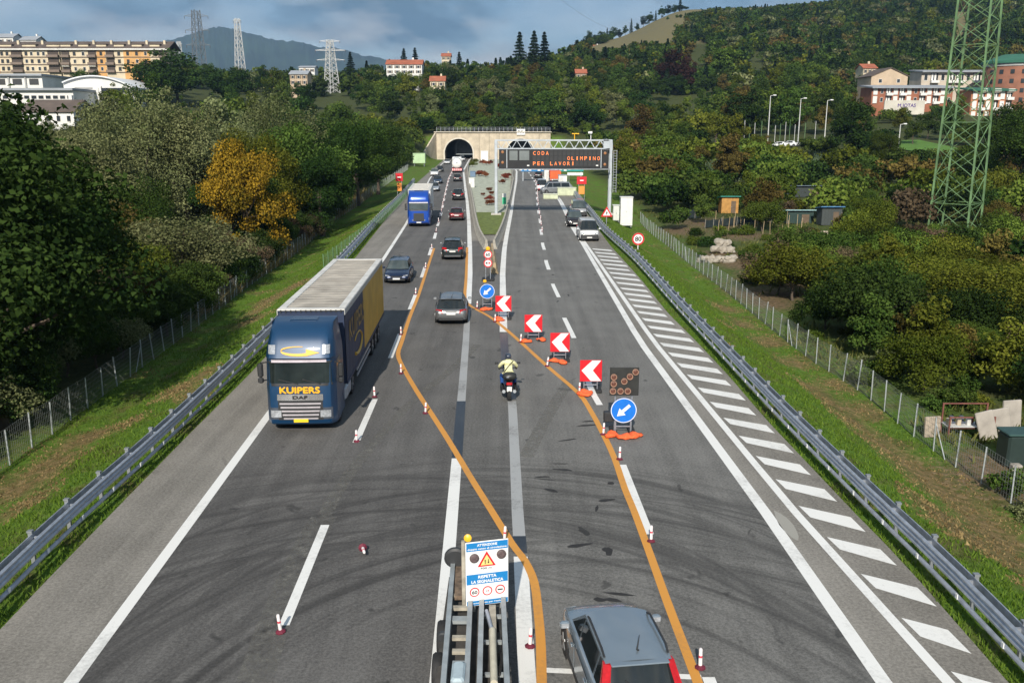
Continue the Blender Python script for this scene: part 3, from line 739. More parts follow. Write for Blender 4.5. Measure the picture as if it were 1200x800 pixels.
for lab, px, py, w, h in (('white board with black marks above the right tunnel mouth', 610.5, 155.5, 2.9, 2.0),):
    q = Q(px, py, Y_T-.4); t = thing('kilometre_board', lab, 'sign', (q.x, q.y, ZT+.2))
    b = MB(); b.box((0, 0, q.z-ZT), (w, .1, h)); pn = b.build('panel', WHITE, t)
    for s in (-1, 1):
        b = MB(); b.box((s*w*.35, .09, (q.z-ZT)/2), (.1, .08, q.z-ZT)); b.build('leg', GALV, t)
    text('P.K.', w*.72, h*.42, 0, -.06, q.z-ZT+.1, BLACK, pn, bold=.03)
def cabinet(name, label, px0, px1, py0, py1, d, depth, mat, loc=None, cat='cabinet', feet=0.0):
    a, c = Q(px0, py1, d), Q(px1, py0, d); w, h = c.x-a.x, c.z-max(a.z, 0)
    gx, gz = (a.x+c.x)/2, (H((a.x+c.x)/2, d) if loc is None else loc)
    h = c.z-gz
    t = thing(name, label, cat, (gx, d, gz)); b = MB(); b.bbox((0, depth/2, feet+(h-feet)/2), (w, depth, h-feet), .03); b.build('housing', mat, t)
    b = MB(); b.bbox((0, depth/2, h+.03), (w+.14, depth+.14, .08), .02); b.build('lid', mat, t)
    for s in (-1, 1):
        b = MB(); b.bbox((s*w*.24, -.012, feet+(h-feet)*.5), (w*.44, .03, (h-feet)*.86), .008); dr = b.build('door', mat, t)
        b = MB(); b.box((-s*w*.05+s*w*.08, -.04, feet+(h-feet)*.5), (.03, .04, .16)); b.build('handle', GALV_D, dr)
    if feet:
        for s in (-1, 1):
            b = MB(); b.box((s*w*.4, depth/2, feet/2), (.1, depth*.8, feet)); b.build('foot', GALV_D, t)
    return t
WBOX = pm('white_cabinet_paint', (.70,.70,.67), .5, 0, .06, 2)
cabinet('control_cabinet', 'tall white control cabinet beside the right gantry leg', 727, 742, 231.5, 256, 115, 1.2, WBOX, feet=.25)
cabinet('control_cabinet', 'lower pale cabinet between the gantry leg and the tall white cabinet', 718.5, 726, 241, 255.5, 114, 1.0, pm('pale_cabinet_paint', (.60,.62,.58), .5, 0, .08, 2), feet=.2)
cabinet('control_cabinet', 'white cabinet beside the left tunnel mouth', 563.5, 572, 177, 184.5, 300, 1.6, WBOX, loc=0.1)
cabinet('control_cabinet', 'white equipment box with a dark vent at the edge of the planted median', 549.5, 556, 209, 218.5, 168, 1.0, WBOX, loc=0.06)
cabinet('control_cabinet', 'blue-grey equipment box in the planted median', 551, 557, 201, 207, 205, 1.0, pm('blue_grey_paint', (.13,.20,.30), .5), loc=0.06)
cabinet('transformer_cabinet', 'pale green transformer cabinet on a wall left of the left tunnel mouth', 484, 498, 180, 193, 262, 2.5, pm('pale_green_paint', (.42,.58,.34), .6, 0, .08, .7), feet=1.0)

# ------------------------------------------------------------------ gantry with the message board
GY = P(600, 252).y
gxl, gxr = Q(581.5, 240, GY).x, Q(714, 240, GY).x
z_of = lambda py: Q(600, py, GY).z
x_of = lambda px: Q(px, 180, GY).x
gan = thing('sign_gantry', 'grey steel gantry carrying the message board over the right carriageway', 'gantry', (gxl, GY, 0))
STEEL = pm('painted_gantry_steel', (.46,.50,.54), .45, .25, .12, 1.5)
zt0, zt1 = z_of(174.5), z_of(164.5)
for x in (gxl, gxr):
    b = MB()
    for s in (-1, 1):
        b.bbox((x-gxl, s*.42, zt1/2), (.36, .20, zt1), .03)
    b.build('pillar', STEEL, gan)
    b = MB()
    for k in range(9): b.box((x-gxl, 0, .5+k*.95), (.16, .66, .10))
    b.build('pillar_batten', STEEL, gan)
    b = MB(); b.bbox((x-gxl, 0, .12), (1.3, 1.6, .24), .04); b.build('base_block', pm('footing_concrete', (.45,.43,.39), .9), gan)
wG = gxr-gxl
for y in (-.42, .42):
    for z in (zt0, zt1):
        b = MB(); b.bbox((wG/2, y, z), (wG+.3, .16, .18), .02); b.build('chord', STEEL, gan)
    nb = 22
    for k in range(nb):
        x0, x1 = wG*k/nb, wG*(k+1)/nb; b = MB()
        b.beam((x0, y, zt0 if k % 2 else zt1), (x1, y, zt1 if k % 2 else zt0), .07); b.build('lattice_bar', STEEL, gan)
for k in range(23):
    b = MB(); b.beam((wG*k/22, -.42, zt1), (wG*k/22, .42, zt1), .06); b.build('cross_bar', STEEL, gan)
b = MB(); x0 = wG-.95
b.add([(x0,-.5,zt0+.05),(wG+.2,-.5,zt0-.1),(wG+.2,-.5,zt1-.35),(wG-.5,-.5,zt1+.15),(x0,-.5,zt1+.1)]+[(x,.5,z) for x, z in ((x0,zt0+.05),(wG+.2,zt0-.1),(wG+.2,zt1-.35),(wG-.5,zt1+.15),(x0,zt1+.1))],
      [(0,1,2,3,4),(9,8,7,6,5)]+[(i+5,(i+1)%5+5,(i+1)%5,i) for i in range(5)]); b.build('end_box', STEEL, gan)
b = MB(); lx = wG+.62
for s in (-.2, .2): b.beam((lx+s, .2, z_of(226)), (lx+s, .2, z_of(176)), .05)
b.build('ladder_rail', GALV, gan)
rg = MB(); rg.box((0,0,0), (.4,.04,.04)); rgm = rg.mesh('ladder_rung', GALV)
for k in range(16): put('ladder_rung', rgm, gan, (lx, .2, z_of(226)+.2+k*.335))
b = MB(); b.box((wG/2, -1.0, z_of(197.8)), (wG-.3, 1.0, .10)); b.build('walkway', GALV_D, gan)
# the board
VZ0, VZ1 = z_of(197), z_of(174.8); VX0, VX1 = x_of(585)-gxl, x_of(712)-gxl
vb = MB(); vb.bbox(((VX0+VX1)/2, -.85, (VZ0+VZ1)/2), (VX1-VX0, .60, VZ1-VZ0), .03)
VBLK = pm('message_board_black', (.012,.0125,.014), .45, 0, .2, 1)
board = vb.build('message_board', VBLK, gan)
VY = -1.152
LEDM = pm('amber_led', (1.0, .23, .05), .5, 0, .05, 5, emit=.55)
GREYP = pm('grey_display_panel', (.16,.18,.18), .4, 0, .15, 1)
for p0, p1 in ((597, 606.5), (608.5, 620)):
    b = MB(); xa, xb = x_of(p0)-gxl, x_of(p1)-gxl; b.box(((xa+xb)/2, VY-.012, z_of(182)), (xb-xa, .02, z_of(176.5)-z_of(187.5))); b.build('display_panel', GREYP, board)
for px in (594, 703.5):
    b = MB(); b.box((x_of(px)-gxl, VY-.02, (VZ0+VZ1)/2), (.09, .05, VZ1-VZ0-.1)); b.build('frame_bar', STEEL, board)
for px, py in ((589, 178), (589, 190), (708, 179.3), (708, 192.3)):
    b = MB(); b.lathe([(.17,0),(.17,.05),(.12,.07)], 12, Matrix.Translation((x_of(px)-gxl, VY, z_of(py))) @ Matrix.Rotation(pi/2, 4, 'X')); b.build('flash_lamp', pm('dim_amber_lens', (.30,.13,.05), .4, 0, .1, 5, emit=.12), board)
CELL = pm('unlit_led_cell', (.024,.025,.027), .6, 0, .2, 2)
cm = MB(); cm.box((0,0,0), (.42,.02,.60)); cmm = cm.mesh('character_cell', CELL)
cxs = np.linspace(x_of(626)-gxl, x_of(700.5)-gxl, 16)
for py in (179.3, 185.3, 191.3):
    for x in cxs: put('character_cell', cmm, board, (x, VY-.006, z_of(py)))
def led(s, i0, py):
    for k, ch in enumerate(s):
        if ch != ' ': text(ch, .32 if ch != 'I' else .12, .44, cxs[i0+k], VY-.022, z_of(py), LEDM, board, name='lit_letter', bold=.0)
led('CODA', 0, 179.3); led('OLIMPINO', 8, 185.3); led('PER LAVORI', 0, 191.3)
for px in (618.8, 699): 
    b = MB(); b.box((x_of(px)-gxl, VY-.02, z_of(193.6)), (.28, .03, .14)); b.build('maker_plate', WHITE, board)
# aerials on the gantry
b = MB(); b.tube([(x_of(692)-gxl, 0, zt1), (x_of(692)-gxl, 0, zt1+.9)], .05, 8); b.box((x_of(691)-gxl, -.2, zt1+.95), (.5,.35,.25)); b.build('traffic_camera', WHITE, gan)
b = MB(); b.tube([(x_of(673)-gxl, 0, zt1), (x_of(673)-gxl, 0, zt1+.75)], .05, 8); b.box((x_of(674)-gxl, 0, zt1+.8), (.9,.2,.12)); b.build('aerial', YELLOW, gan)
# direction sign standing further back, its lower edge seen under the board
ds_y = 190.0; a, c = Q(610, 190, ds_y), Q(684, 201, ds_y)
t = thing('direction_sign', 'blue and teal direction sign board showing under the message board', 'sign', ((a.x+c.x)/2, ds_y, 0))
w = c.x-a.x; zc = c.z
for s, m_, nm in ((-1, pm('motorway_blue', (.01,.17,.42), .4), 'blue_panel'), (1, pm('teal_green', (.01,.26,.24), .4), 'green_panel')):
    b = MB(); b.box((s*w/4+(.06*w if s < 0 else .06*w), 0, zc+.9), (w*(.62 if s < 0 else .38)-.1, .12, 1.8)); pn = b.build(nm, m_, t)
    for k in range(7 if s < 0 else 4):
        b = MB(); b.box((s*w*.02+s*(k+.6)*w*.072, -.075, zc+.30+.12*(k % 2)), (w*.045, .02, .16+.1*(k % 3))); b.build('white_mark', WHITE, pn)
for s in (-.46, .46):
    b = MB(); b.tube([(s*w, .2, 0), (s*w, .2, zc+2)], .13, 8); b.build('support_post', STEEL, t)

# ------------------------------------------------------------------ signs on stands
def stand(t, zlow, w=.62):
    for s in (-1, 1):
        b = MB(); b.tube([(s*w*.45, .06, zlow+.45), (s*w*.45, .05, .03)], .022, 6); b.build('stand_leg', GALV, t)
        b = MB(); b.tube([(s*w*.45, .06, zlow+.25), (s*w*.45, .62, .03)], .02, 6); b.build('rear_strut', GALV, t)
        b = MB(); b.bbox((s*w*.55, .22, .06), (.24, .95, .12), .02); b.build('rubber_foot', BLACK, t)
    b = MB(); b.box((0, .055, .30), (w*.95, .03, .035)); b.build('crossbar', GALV, t)
sand_mesh = None
def sandbag(loc, rz, label, r):
    global sand_mesh
    b = MB(); n, m_ = 14, 9; rr = random.Random(r); rings = []
    for j in range(m_+1):
        u = -1+2*j/m_; k = (1-abs(u)**2.6)**.5 if abs(u) < 1 else 0.0; k = max(k, .12)
        rings.append([Vector((u*.30+rr.gauss(0,.022), cos(2*pi*i/n)*.20*k*(1+rr.gauss(0,.13))+.05*sin(u*3+r), .075+max(-.075, sin(2*pi*i/n)*(.085+.03*sin(u*5+r))*k)+abs(rr.gauss(0,.014)))) for i in range(n)])
    b.loft(rings); o = b.build('sandbag', ORANGE, None, smooth=True)
    o.location = loc; o.rotation_euler = (0, 0, rz); tag(o, label, 'sandbag', 'orange sandbags on sign stands'); return o
def chevron(px, py, label, where, seed, z0=.46):
    g = P(px, py); t = thing('chevron_board', label, 'sign', g, 0, 'red and white chevron boards'); s = .46
    b = MB(); b.bbox((0, 0, z0+s), (2*s, .03, 2*s), .01); bd = b.build('board', RED, t)
    poly = [(-.5+u, v) for u, v in ((.55,.985),(.95,.985),(.58,.52),(.97,.025),(.50,.025),(.07,.52))]
    b = MB(); b.plate([(2*s*a, z0+2*s*v) for a, v in poly], -.022, -.0155); b.build('white_chevron', WHITE, bd)
    b = MB(); b.box((0, .03, z0+s), (.05, .03, 2*s)); b.build('back_rail', GALV, t)
    stand(t, z0); r = random.Random(seed)
    for k in range(2):
        sandbag(g+Vector((r.uniform(-.45, .45), -.22-.30*k+r.uniform(-.08, .1), 0.0)), r.uniform(-1.0, 1.0), 'orange sandbag lying at the foot of '+where, seed*7+k)
chevron(590, 374, 'red and white chevron board farthest from the camera, beside the small blue arrow sign', 'the farthest chevron board', 1)
chevron(625, 399, 'second farthest red and white chevron board along the orange line', 'the second farthest chevron board', 2)
chevron(656, 423, 'red and white chevron board second nearest to the camera', 'the second nearest chevron board', 3)
chevron(692, 459, 'nearest and largest red and white chevron board, beside the lamp arrow panel', 'the nearest chevron board', 4)
def disc(t, r, z, y, mat, name, th=.02, rim=None):
    b = MB(); b.plate(circ(r, 40, 0, z), y-th, y); d = b.build(name, mat, t)
    if rim is not None:
        b = MB(); po, pi2 = circ(r*.985, 40, 0, z), circ(r*.93, 40, 0, z); n = 40
        b.add([(x, y-th-.003, zz) for x, zz in po]+[(x, y-th-.003, zz) for x, zz in pi2], [(k, (k+1) % n, n+(k+1) % n, n+k) for k in range(n)]); b.build('rim', rim, d, fix=False)
    return d
def arrow_poly(sc, cz, ang=radians(222)):
    pts = [(-.62,-.12),(.12,-.12),(.12,-.36),(.68,0),(.12,.36),(.12,.12),(-.62,.12)]
    return [(sc*(x*cos(ang)-z*sin(ang)), cz+sc*(x*sin(ang)+z*cos(ang))) for x, z in pts]
def blue_arrow(px, py, r, zc, label, lamp):
    g = P(px, py); t = thing('arrow_sign', label, 'sign', g)
    d = disc(t, r, zc, 0, BLUE, 'disc', .02, WHITE)
    b = MB(); b.plate(arrow_poly(r, zc), -.030, -.0235); b.build('white_arrow', WHITE, d)
    stand(t, max(.25, zc-r), .6)
    if lamp:
        b = MB(); b.tube([(-.14, .05, zc+r-.12), (-.14, .05, zc+r+.10)], .02, 6); b.build('lamp_bracket', GALV, t)
        b = MB(); b.lathe([(.02,0),(.11,.02),(.12,.11),(.07,.17),(.01,.18)], 14, Matrix.Translation((-.14, .03, zc+r+.08))); b.build('warning_lamp', YELLOW, t, smooth=40)
    return t, g
t, g = blue_arrow(571, 362, .46, 1.10, 'small round blue sign with white arrow and yellow lamp at the start of the taper', True)
for k in range(2): sandbag(g+Vector((.05-.25*k, -.38-.06*k, 0)), .2+k, 'orange sandbag lying at the foot of the small blue arrow sign', 60+k)
t, g = blue_arrow(730, 509, .47, .92, 'large round blue arrow sign under the black lamp panel', False)
PZ0, PZ1 = 1.46, 2.50
b = MB(); b.bbox((0, .06, (PZ0+PZ1)/2), (1.04, .06, PZ1-PZ0), .012); pn = b.build('lamp_panel', pm('lamp_panel_black', (.020,.021,.020), .6, 0, .3, 3), t)
for u, v in ((.87,.85),(.68,.69),(.49,.52),(.13,.67),(.13,.43),(.11,.17),(.37,.17),(.62,.17)):
    x, z = -.52+1.04*u, PZ0+(PZ1-PZ0)*v; b = MB()
    Mx = Matrix.Translation((x, .03, z)) @ Matrix.Rotation(pi/2, 4, 'X')
    b.lathe([(.115,0),(.115,.06),(.085,.06),(.085,.02)], 18, Mx); lp = b.build('lamp_hood', pm('lamp_hood_brown', (.30,.17,.12), .5), pn)
    b = MB(); b.lathe([(.08,0),(.08,.025),(.04,.04)], 14, Mx); b.build('lens', pm('amber_lens_unlit', (.13,.055,.04), .2), lp)
for s in (-1, 1):
    b = MB(); b.tube([(s*.3, .12, PZ1-.05), (s*.3, .14, .05)], .025, 6); b.build('mast', GALV, t)
b = MB(); b.bbox((-.52, .25, .62), (.34, .3, .36), .03); b.build('battery_box', DARK, t)
for k, (dx, dy, a) in enumerate(((-.45, -.22, 1.2), (.25, -.38, .05), (.02, -.44, -.1), (.38, -.30, .3))):
    sandbag(g+Vector((dx, dy, 0)), a, 'orange sandbag lying at the foot of the large blue arrow sign', 80+k)
def ring_sign(t, r, z, y, num=None, name='limit_disc'):
    d = disc(t, r, z, y, WHITE, name, .02)
    b = MB(); po, pi2 = circ(r*.995, 36, 0, z), circ(r*.76, 36, 0, z); n = 36
    b.add([(x, y-.0235, zz) for x, zz in po]+[(x, y-.0235, zz) for x, zz in pi2], [(k, (k+1) % n, n+(k+1) % n, n+k) for k in range(n)]); b.build('red_ring', RED, d, fix=False)
    if num: text(num, r*1.02, r*.72, 0, y-.024, z, BLACK, d, bold=r*.03)
    return d
# speed limit and no overtaking on one stand at the nose of the barriers
g = P(572, 329); t = thing('speed_limit_stand', 'stand with a 60 limit disc above a no overtaking disc at the barrier nose', 'sign', g)
zc2 = Q(572, 308.3, g.y).z; zc1 = Q(572, 298.2, g.y).z
ring_sign(t, .31, zc1, 0, '60'); d2 = ring_sign(t, .31, zc2, 0, None, 'no_overtaking_disc')
for s, m_ in ((-1, BLACK), (1, RED)):
    b = MB(); b.plate([(s*.10-.075, zc2-.05), (s*.10+.075, zc2-.05), (s*.10+.075, zc2+.01), (s*.10+.045, zc2+.065), (s*.10-.045, zc2+.065), (s*.10-.075, zc2+.01)], -.028, -.0245); b.build('car_symbol', m_, d2)
for s in (-1, 1):
    b = MB(); b.tube([(s*.17, .04, zc1+.2), (s*.17, .05, 0)], .03, 6); b.build('post', GALV, t)
    b = MB(); b.tube([(s*.17, .05, 1.0), (s*.17, 1.0, .04)], .025, 6); b.build('rear_strut', GALV, t)
b = MB(); b.lathe([(.03,0),(.16,.03),(.17,.16),(.10,.25),(.01,.27)], 14, Matrix.Translation((0, .04, zc1+.30))); b.build('warning_lamp', YELLOW, t, smooth=40)
b = MB(); b.bbox((0, .35, .07), (.9, 1.2, .12), .03); b.build('rubber_foot', BLACK, t)
# 80 limit on the right verge
g = Pt(747.5, 292); t = thing('speed_limit_sign', 'round 80 speed limit sign standing on the right grass verge', 'sign', g)
zc = Q(748.5, 280, g.y).z-g.z; ring_sign(t, .58, zc, 0, '80')
b = MB(); b.tube([(0, .05, zc+.4), (0, .05, -.1)], .05, 8); b.build('post', WHITE, t)
# triangle at the gantry leg
g = Vector((Q(711, 250, 104).x, 104, 0)); t = thing('warning_sign', 'red bordered triangular warning sign in front of the right gantry leg', 'sign', g)
zc = Q(711.5, 250, 104).z; b = MB(); tri = lambda s, k=0: [(0, zc+s+k), (-s*.87, zc-s*.5+k), (s*.87, zc-s*.5+k)]
b.plate(tri(.78), -.02, 0); d = b.build('panel', RED, t); b = MB(); b.plate(tri(.50), -.026, -.0215); b.build('white_field', WHITE, d)
b = MB(); b.plate([(-.05, zc-.16), (.05, zc-.16), (.05, zc+.05), (.12, zc+.05), (0, zc+.22), (-.12, zc+.05), (-.05, zc+.05)], -.031, -.0275); b.build('symbol', BLACK, d)
b = MB(); b.tube([(0, .05, zc+.5), (0, .05, 0)], .05, 8); b.build('post', GALV, t)
# square red boards above orange boxes, left and right
def red_board(px, py_top, py_bot, pyb, w, label):
    g = Pt(px, pyb); d = g.y; t = thing('lane_closed_sign', label, 'sign', g); zc = Q(px, (py_top+py_bot)/2, d).z-g.z; hh = (Q(px, py_top, d).z-Q(px, py_bot, d).z)/2
    b = MB(); b.bbox((0, 0, zc), (w, .05, 2*hh), .01); p_ = b.build('board', pm('red_sign_board', (.55,.02,.03), .4), t)
    b = MB(); b.plate(circ(hh*.62, 28, 0, zc), -.032, -.027); b.build('red_disc', RED, p_)
    b = MB(); b.box((0, -.037, zc), (hh*.95, .008, hh*.30)); b.build('white_bar', WHITE, p_)
    for s in (-1, 1):
        b = MB(); b.tube([(s*w*.3, .05, zc+hh), (s*w*.3, .05, -.1)], .05, 6); b.build('post', GALV, t)
    b = MB(); b.bbox((0, -.02, zc-hh-.9), (w*.62, .30, 1.25), .03); b.build('orange_box', pm('orange_box_paint', (.80,.28,.05), .5), t)
red_board(468.5, 203, 212.5, 232, 1.15, 'red square no entry board over an orange box by the left guardrail')
red_board(681.3, 207, 216, 234, 1.5, 'red square no entry board over an orange box by the right guardrail')
# green and white marker post in the median
g = P(591, 244); t = thing('marker_post', 'white and green marker panel on the median lawn beside the right barrier', 'marker', (g.x, g.y, .08))
h0 = Q(591, 240, g.y).z; h1 = Q(591, 227.5, g.y).z; b = MB(); b.tube([(0,0,0), (0,0,h0)], .05, 6); b.build('post', GALV, t)
b = MB(); b.bbox((0, 0, h0+(h1-h0)*.32), (.52, .10, (h1-h0)*.64), .01); b.build('green_panel', pm('bright_green_panel', (.03,.50,.24), .5), t)
b = MB(); b.bbox((0, 0, h0+(h1-h0)*.82), (.52, .10, (h1-h0)*.36), .01); b.build('white_panel', WHITE, t)

# ------------------------------------------------------------------ flexible lane delineators
MAROON = pm('maroon_rubber_base', (.13,.012,.03), .7, 0, .2, 12)
PINKW = pm('white_delineator_sleeve', (.78,.72,.72), .45, 0, .08, 20)
REDB = pm('red_delineator_band', (.55,.06,.09), .5, 0, .1, 20)
def make_delineator():
    t = thing('delineator', 'x', 'delineator', (0,0,0)); b = MB()
    b.lathe([(.13,0),(.13,.025),(.075,.06),(.05,.075)], 8); b.build('base', MAROON, t)
    b = MB(); b.lathe([(.045,.07),(.042,.48),(.03,.50)], 8); b.build('post', PINKW, t, smooth=40)
    for z in (.27,):
        b = MB(); b.lathe([(.0475,z),(.0475,z+.055)], 8); b.build('red_band', REDB, t)
    return t
proto_del = make_delineator(); n_del = 0
def delin(p, label, group, lean=None, sc=1.0):
    global n_del
    o = proto_del if n_del == 0 else copy_tree(proto_del); n_del += 1
    o.location = p; r = random.Random(n_del); o.rotation_euler = lean or (r.gauss(0, .05), r.gauss(0, .05), r.uniform(0, 6)); o.scale = (sc, sc, sc)
    o.scale = (sc*.88, sc*.88, sc*.88); tag(o, label, 'delineator', group)
A_ = 'red and white delineator post along the dashed line of the left carriageway'; B_ = 'red and white delineator post along the orange line beside the chevron boards'
C_ = 'red and white delineator post along the dashed line of the right carriageway'; D_ = 'red and white delineator post at the left orange line below the lorry'
for a, c in ((329,740),(418,517),(439,465),(470,392),(487,345),(498.5,314),(506,291.5),(511,271.5)): delin(P(a, c, Z3), A_, 'delineators of the left carriageway')
for y in np.arange(106, 250, 6.0): delin(Vector((fLD(float(y)), float(y), Z3)), A_, 'delineators of the left carriageway', sc=1.15)
for a, c in ((559,361),(580,377),(610,401),(641,429),(679,460),(707,509),(726,538),(763,634),(820.5,782)): delin(P(a, c, Z3), B_, 'delineators of the right orange line')
for a, c in ((470,437.5),(498.5,484),(591,634)): delin(P(a, c, Z3), D_, 'delineators of the left orange line')
delin(P(621,757,Z3), 'red and white delineator post on the white line left of the silver car', None)
for y in np.arange(96, 190, 6.5): delin(Vector((fRD(float(y))+.1, float(y), Z3)), C_, 'delineators of the right carriageway', sc=1.15)
delin(P(425,641,.14), 'knocked over red and white delineator lying on the dark asphalt', None, (radians(-82), 0, radians(195)))

# ------------------------------------------------------------------ trailer with the information board
TG = P(566, 760); t = thing('sign_trailer', 'grey steel ramp trailer carrying the blue and white information board', 'trailer', (TG.x, TG.y, 0))
def loc(px, py, z): return P(px, py, z)-Vector((TG.x, TG.y, 0))
def long_beam(name, a, c, z, w, h, mat):
    p, q = loc(*a, z), loc(*c, z); d = (p-q).normalized(); b = MB(); b.beam(q-d*5.0, p, w, h); return b.build(name, mat, t)
GREYS = pm('grey_trailer_steel', (.33,.36,.37), .5, .3, .2, 3)
RUST = pm('dirty_beige_steel', (.36,.33,.27), .7, .1, .3, 5)
for a, c in (((531,664),(520,800)), ((552,690),(547,800)), ((565,690),(562,800)), ((589,690),(594,800))): long_beam('side_beam', a, c, 1.0, .10, .26, GREYS)
long_beam('centre_beam', (577,712), (579,800), .92, .14, .16, RUST)
for i, (p0, p1, py) in enumerate([(530,550,z) for z in (678,698,712,726,747,763,779,797)]):
    b = MB(); b.beam(loc(p0, py, .98), loc(p1, py, .98), .10 if i % 3 else .20, .07); b.build('rung', RUST if i % 3 else GREYS, t)
for py in (722, 752, 790):
    b = MB(); b.beam(loc(567, py, .85), loc(590, py, .85), .08, .06); b.build('rung', GREYS, t)
for p0, p1 in (((560,745),(566,790)), ((590,740),(585,790)), ((541,775),(537,800))):
    b = MB(); b.tube([loc(*p0, 1.0), loc((p0[0]+p1[0])/2+2, (p0[1]+p1[1])/2, .75), loc(*p1, .9)], .03, 8); b.build('hydraulic_hose', BLACK, t)
b = MB(); b.tube([loc(577, 738, 1.05), loc(579, 800, 1.05)], .07, 10); b.build('ram', pm('beige_ram', (.50,.46,.36), .5), t, smooth=40)
b = MB(); b.tube([loc(570, 715, 1.1), loc(577, 740, 1.05)], .04, 8); b.build('ram_rod', GALV, t)
p = loc(537, 790, 1.1); b = MB(); b.bbox((p.x, p.y, 1.0), (.25, .6, .4), .04); b.build('hydraulic_unit', pm('pale_blue_steel', (.36,.44,.48), .5), t)
b = MB(); p = loc(556, 700, .5); b.bbox((p.x, p.y-2.2, .55), (1.25, 6.0, .16), .03); b.build('chassis', pm('dirty_chassis', (.06,.055,.05), .8, 0, .4, 3), t)
b = MB(); b.beam(loc(541, 655, 1.0), loc(541, 700, 1.0), .30, .10); b.build('toolbox', pm('rusty_plate', (.16,.115,.08), .8, 0, .5, 7), t)
for s in (-.62, .62):
    for dy in (-1.4, -2.6):
        b = MB(); b.lathe([(.0,-.1),(.33,-.1),(.36,-.06),(.36,.06),(.33,.1),(0,.1)], 20, Matrix.Translation((p.x+s, p.y+dy, .36)) @ Matrix.Rotation(pi/2, 4, 'Y')); wh = b.build('wheel', BLACK, t, smooth=40)
        b = MB(); b.lathe([(.0,-.105),(.2,-.105),(.2,.105),(0,.105)], 16, Matrix.Translation((p.x+s, p.y+dy, .36)) @ Matrix.Rotation(pi/2, 4, 'Y')); b.build('rim', GALV, wh)
for (px, py), r in (((534, 652), .26), ((519, 744), .115)):
    p = loc(px, py, 1.25 if r > .2 else 1.0); b = MB(); b.lathe([(.02,0),(r,.0),(r,.07),(r*.8,.1),(.02,.1)], 24, Matrix.Translation(p) @ Matrix.Rotation(pi/2+.1, 4, 'X')); b.build('warning_disc', pm('dark_lamp_back', (.035,.037,.040), .55), t, smooth=30)
    b = MB(); b.tube([p+Vector((.0,.03,-.0)), p+Vector((.08,.1,-.5 if r > .2 else -.2))], .025, 6); b.build('lamp_arm', GALV_D, t)
BC = loc(571, 671, 1.72)
b = MB(); bw, bh = .92, 1.47
b.bbox((0, .02, 0), (bw, .035, bh), .012); ib = b.build('information_board', WHITE, t); ib.location = BC; ib.rotation_euler = (0, 0, radians(14))
yb = .0
def bplate(poly, mat, name, k=1):
    q = MB(); q.plate(poly, yb-.001-.0035*k, yb-.0005-.0035*(k-1)); return q.build(name, mat, ib)
def brect(x0, x1, z0, z1): return [(x0*bw-bw/2, z0*bh-bh/2), (x1*bw-bw/2, z0*bh-bh/2), (x1*bw-bw/2, z1*bh-bh/2), (x0*bw-bw/2, z1*bh-bh/2)]
SBL = pm('information_blue', (.012,.20,.50), .4, 0, .05, 5)
bplate(brect(.02,.98,.86,.985), SBL, 'title_band'); bplate(brect(.02,.98,.345,.50), SBL, 'middle_band'); bplate(brect(.02,.98,.015,.085), SBL, 'footer_band')
def btext(s, w, h, u, v, mat, bold=.002): return text(s, w*bw, h*bh, (u-.5)*bw, yb-.009, (v-.5)*bh, mat, ib, bold=bold)
btext('ATTENZIONE', .46, .036, .5, .948, WHITE, .003); btext('doppio senso di circolazione', .90, .034, .5, .89, WHITE, .002)
btext('RISPETTA', .42, .044, .5, .457, WHITE, .004); btext('LA SEGNALETICA', .74, .044, .5, .385, WHITE, .004)
btext('autostrade per l\'italia', .66, .026, .5, .05, WHITE, .002)
btext('700 m', .26, .026, .47, .585, BLACK, .001)
def T3(s, cx, cz): return [((cx-.5)*bw, (cz-.5)*bh+s), ((cx-.5)*bw-s*.92, (cz-.5)*bh-s*.62), ((cx-.5)*bw+s*.92, (cz-.5)*bh-s*.62)]
tr = bplate(T3(.21, .49, .70), RED, 'warning_triangle'); bplate(T3(.145, .49, .693), pm('yellow_sheet', (.85,.62,.22), .4), 'triangle_field', 2)
for s, up in ((-.035, 1), (.035, -1)):
    cx, cz = -.01*bw+s, (.685-.5)*bh; bplate([(cx-.008, cz-.05*up), (cx+.008, cz-.05*up), (cx+.008, cz+.015*up), (cx+.022, cz+.015*up), (cx, cz+.05*up), (cx-.022, cz+.015*up), (cx-.008, cz+.015*up)][::up], BLACK, 'traffic_arrow', 3)
for u, v in ((.20, .755), (.83, .775)):
    q = MB(); q.lathe([(.10,0),(.10,.03),(.07,.05)], 20, Matrix.Translation(((u-.5)*bw, yb, (v-.5)*bh)) @ Matrix.Rotation(pi/2, 4, 'X')); q.build('flash_lamp', pm('unlit_flash_lamp', (.10,.07,.07), .65, 0, .4, 30), ib)
for u, lab in ((.20, '60'), (.50, ''), (.80, '-')):
    cx, cz = (u-.5)*bw, (.225-.5)*bh; r_ = .105
    bplate(circ(r_, 28, cx, cz), RED, 'limit_ring'); bplate(circ(r_*.78, 28, cx, cz), WHITE, 'limit_field', 2)
    if lab == '60': text('60', .11, .075, cx, yb-.013, cz, BLACK, ib, bold=.003)
    elif lab == '': 
        for dx, m_ in ((-.02, pm('grey_symbol', (.3,.3,.3), .5)), (.02, REDB)): bplate([(cx+dx-.015, cz-.012), (cx+dx+.015, cz-.012), (cx+dx+.015, cz+.012), (cx+dx-.015, cz+.012)], m_, 'car_symbol', 3)
    else: bplate([(cx-.055, cz-.014), (cx+.055, cz-.014), (cx+.055, cz+.014), (cx-.055, cz+.014)], BLACK, 'lorry_symbol', 3)
b = MB(); p = BC+Vector((-.50, .02, .0)); b.beam(p+Vector((0,0,.72)), p+Vector((0,0,-.75)), .07); b.build('board_mast', RUST, t)
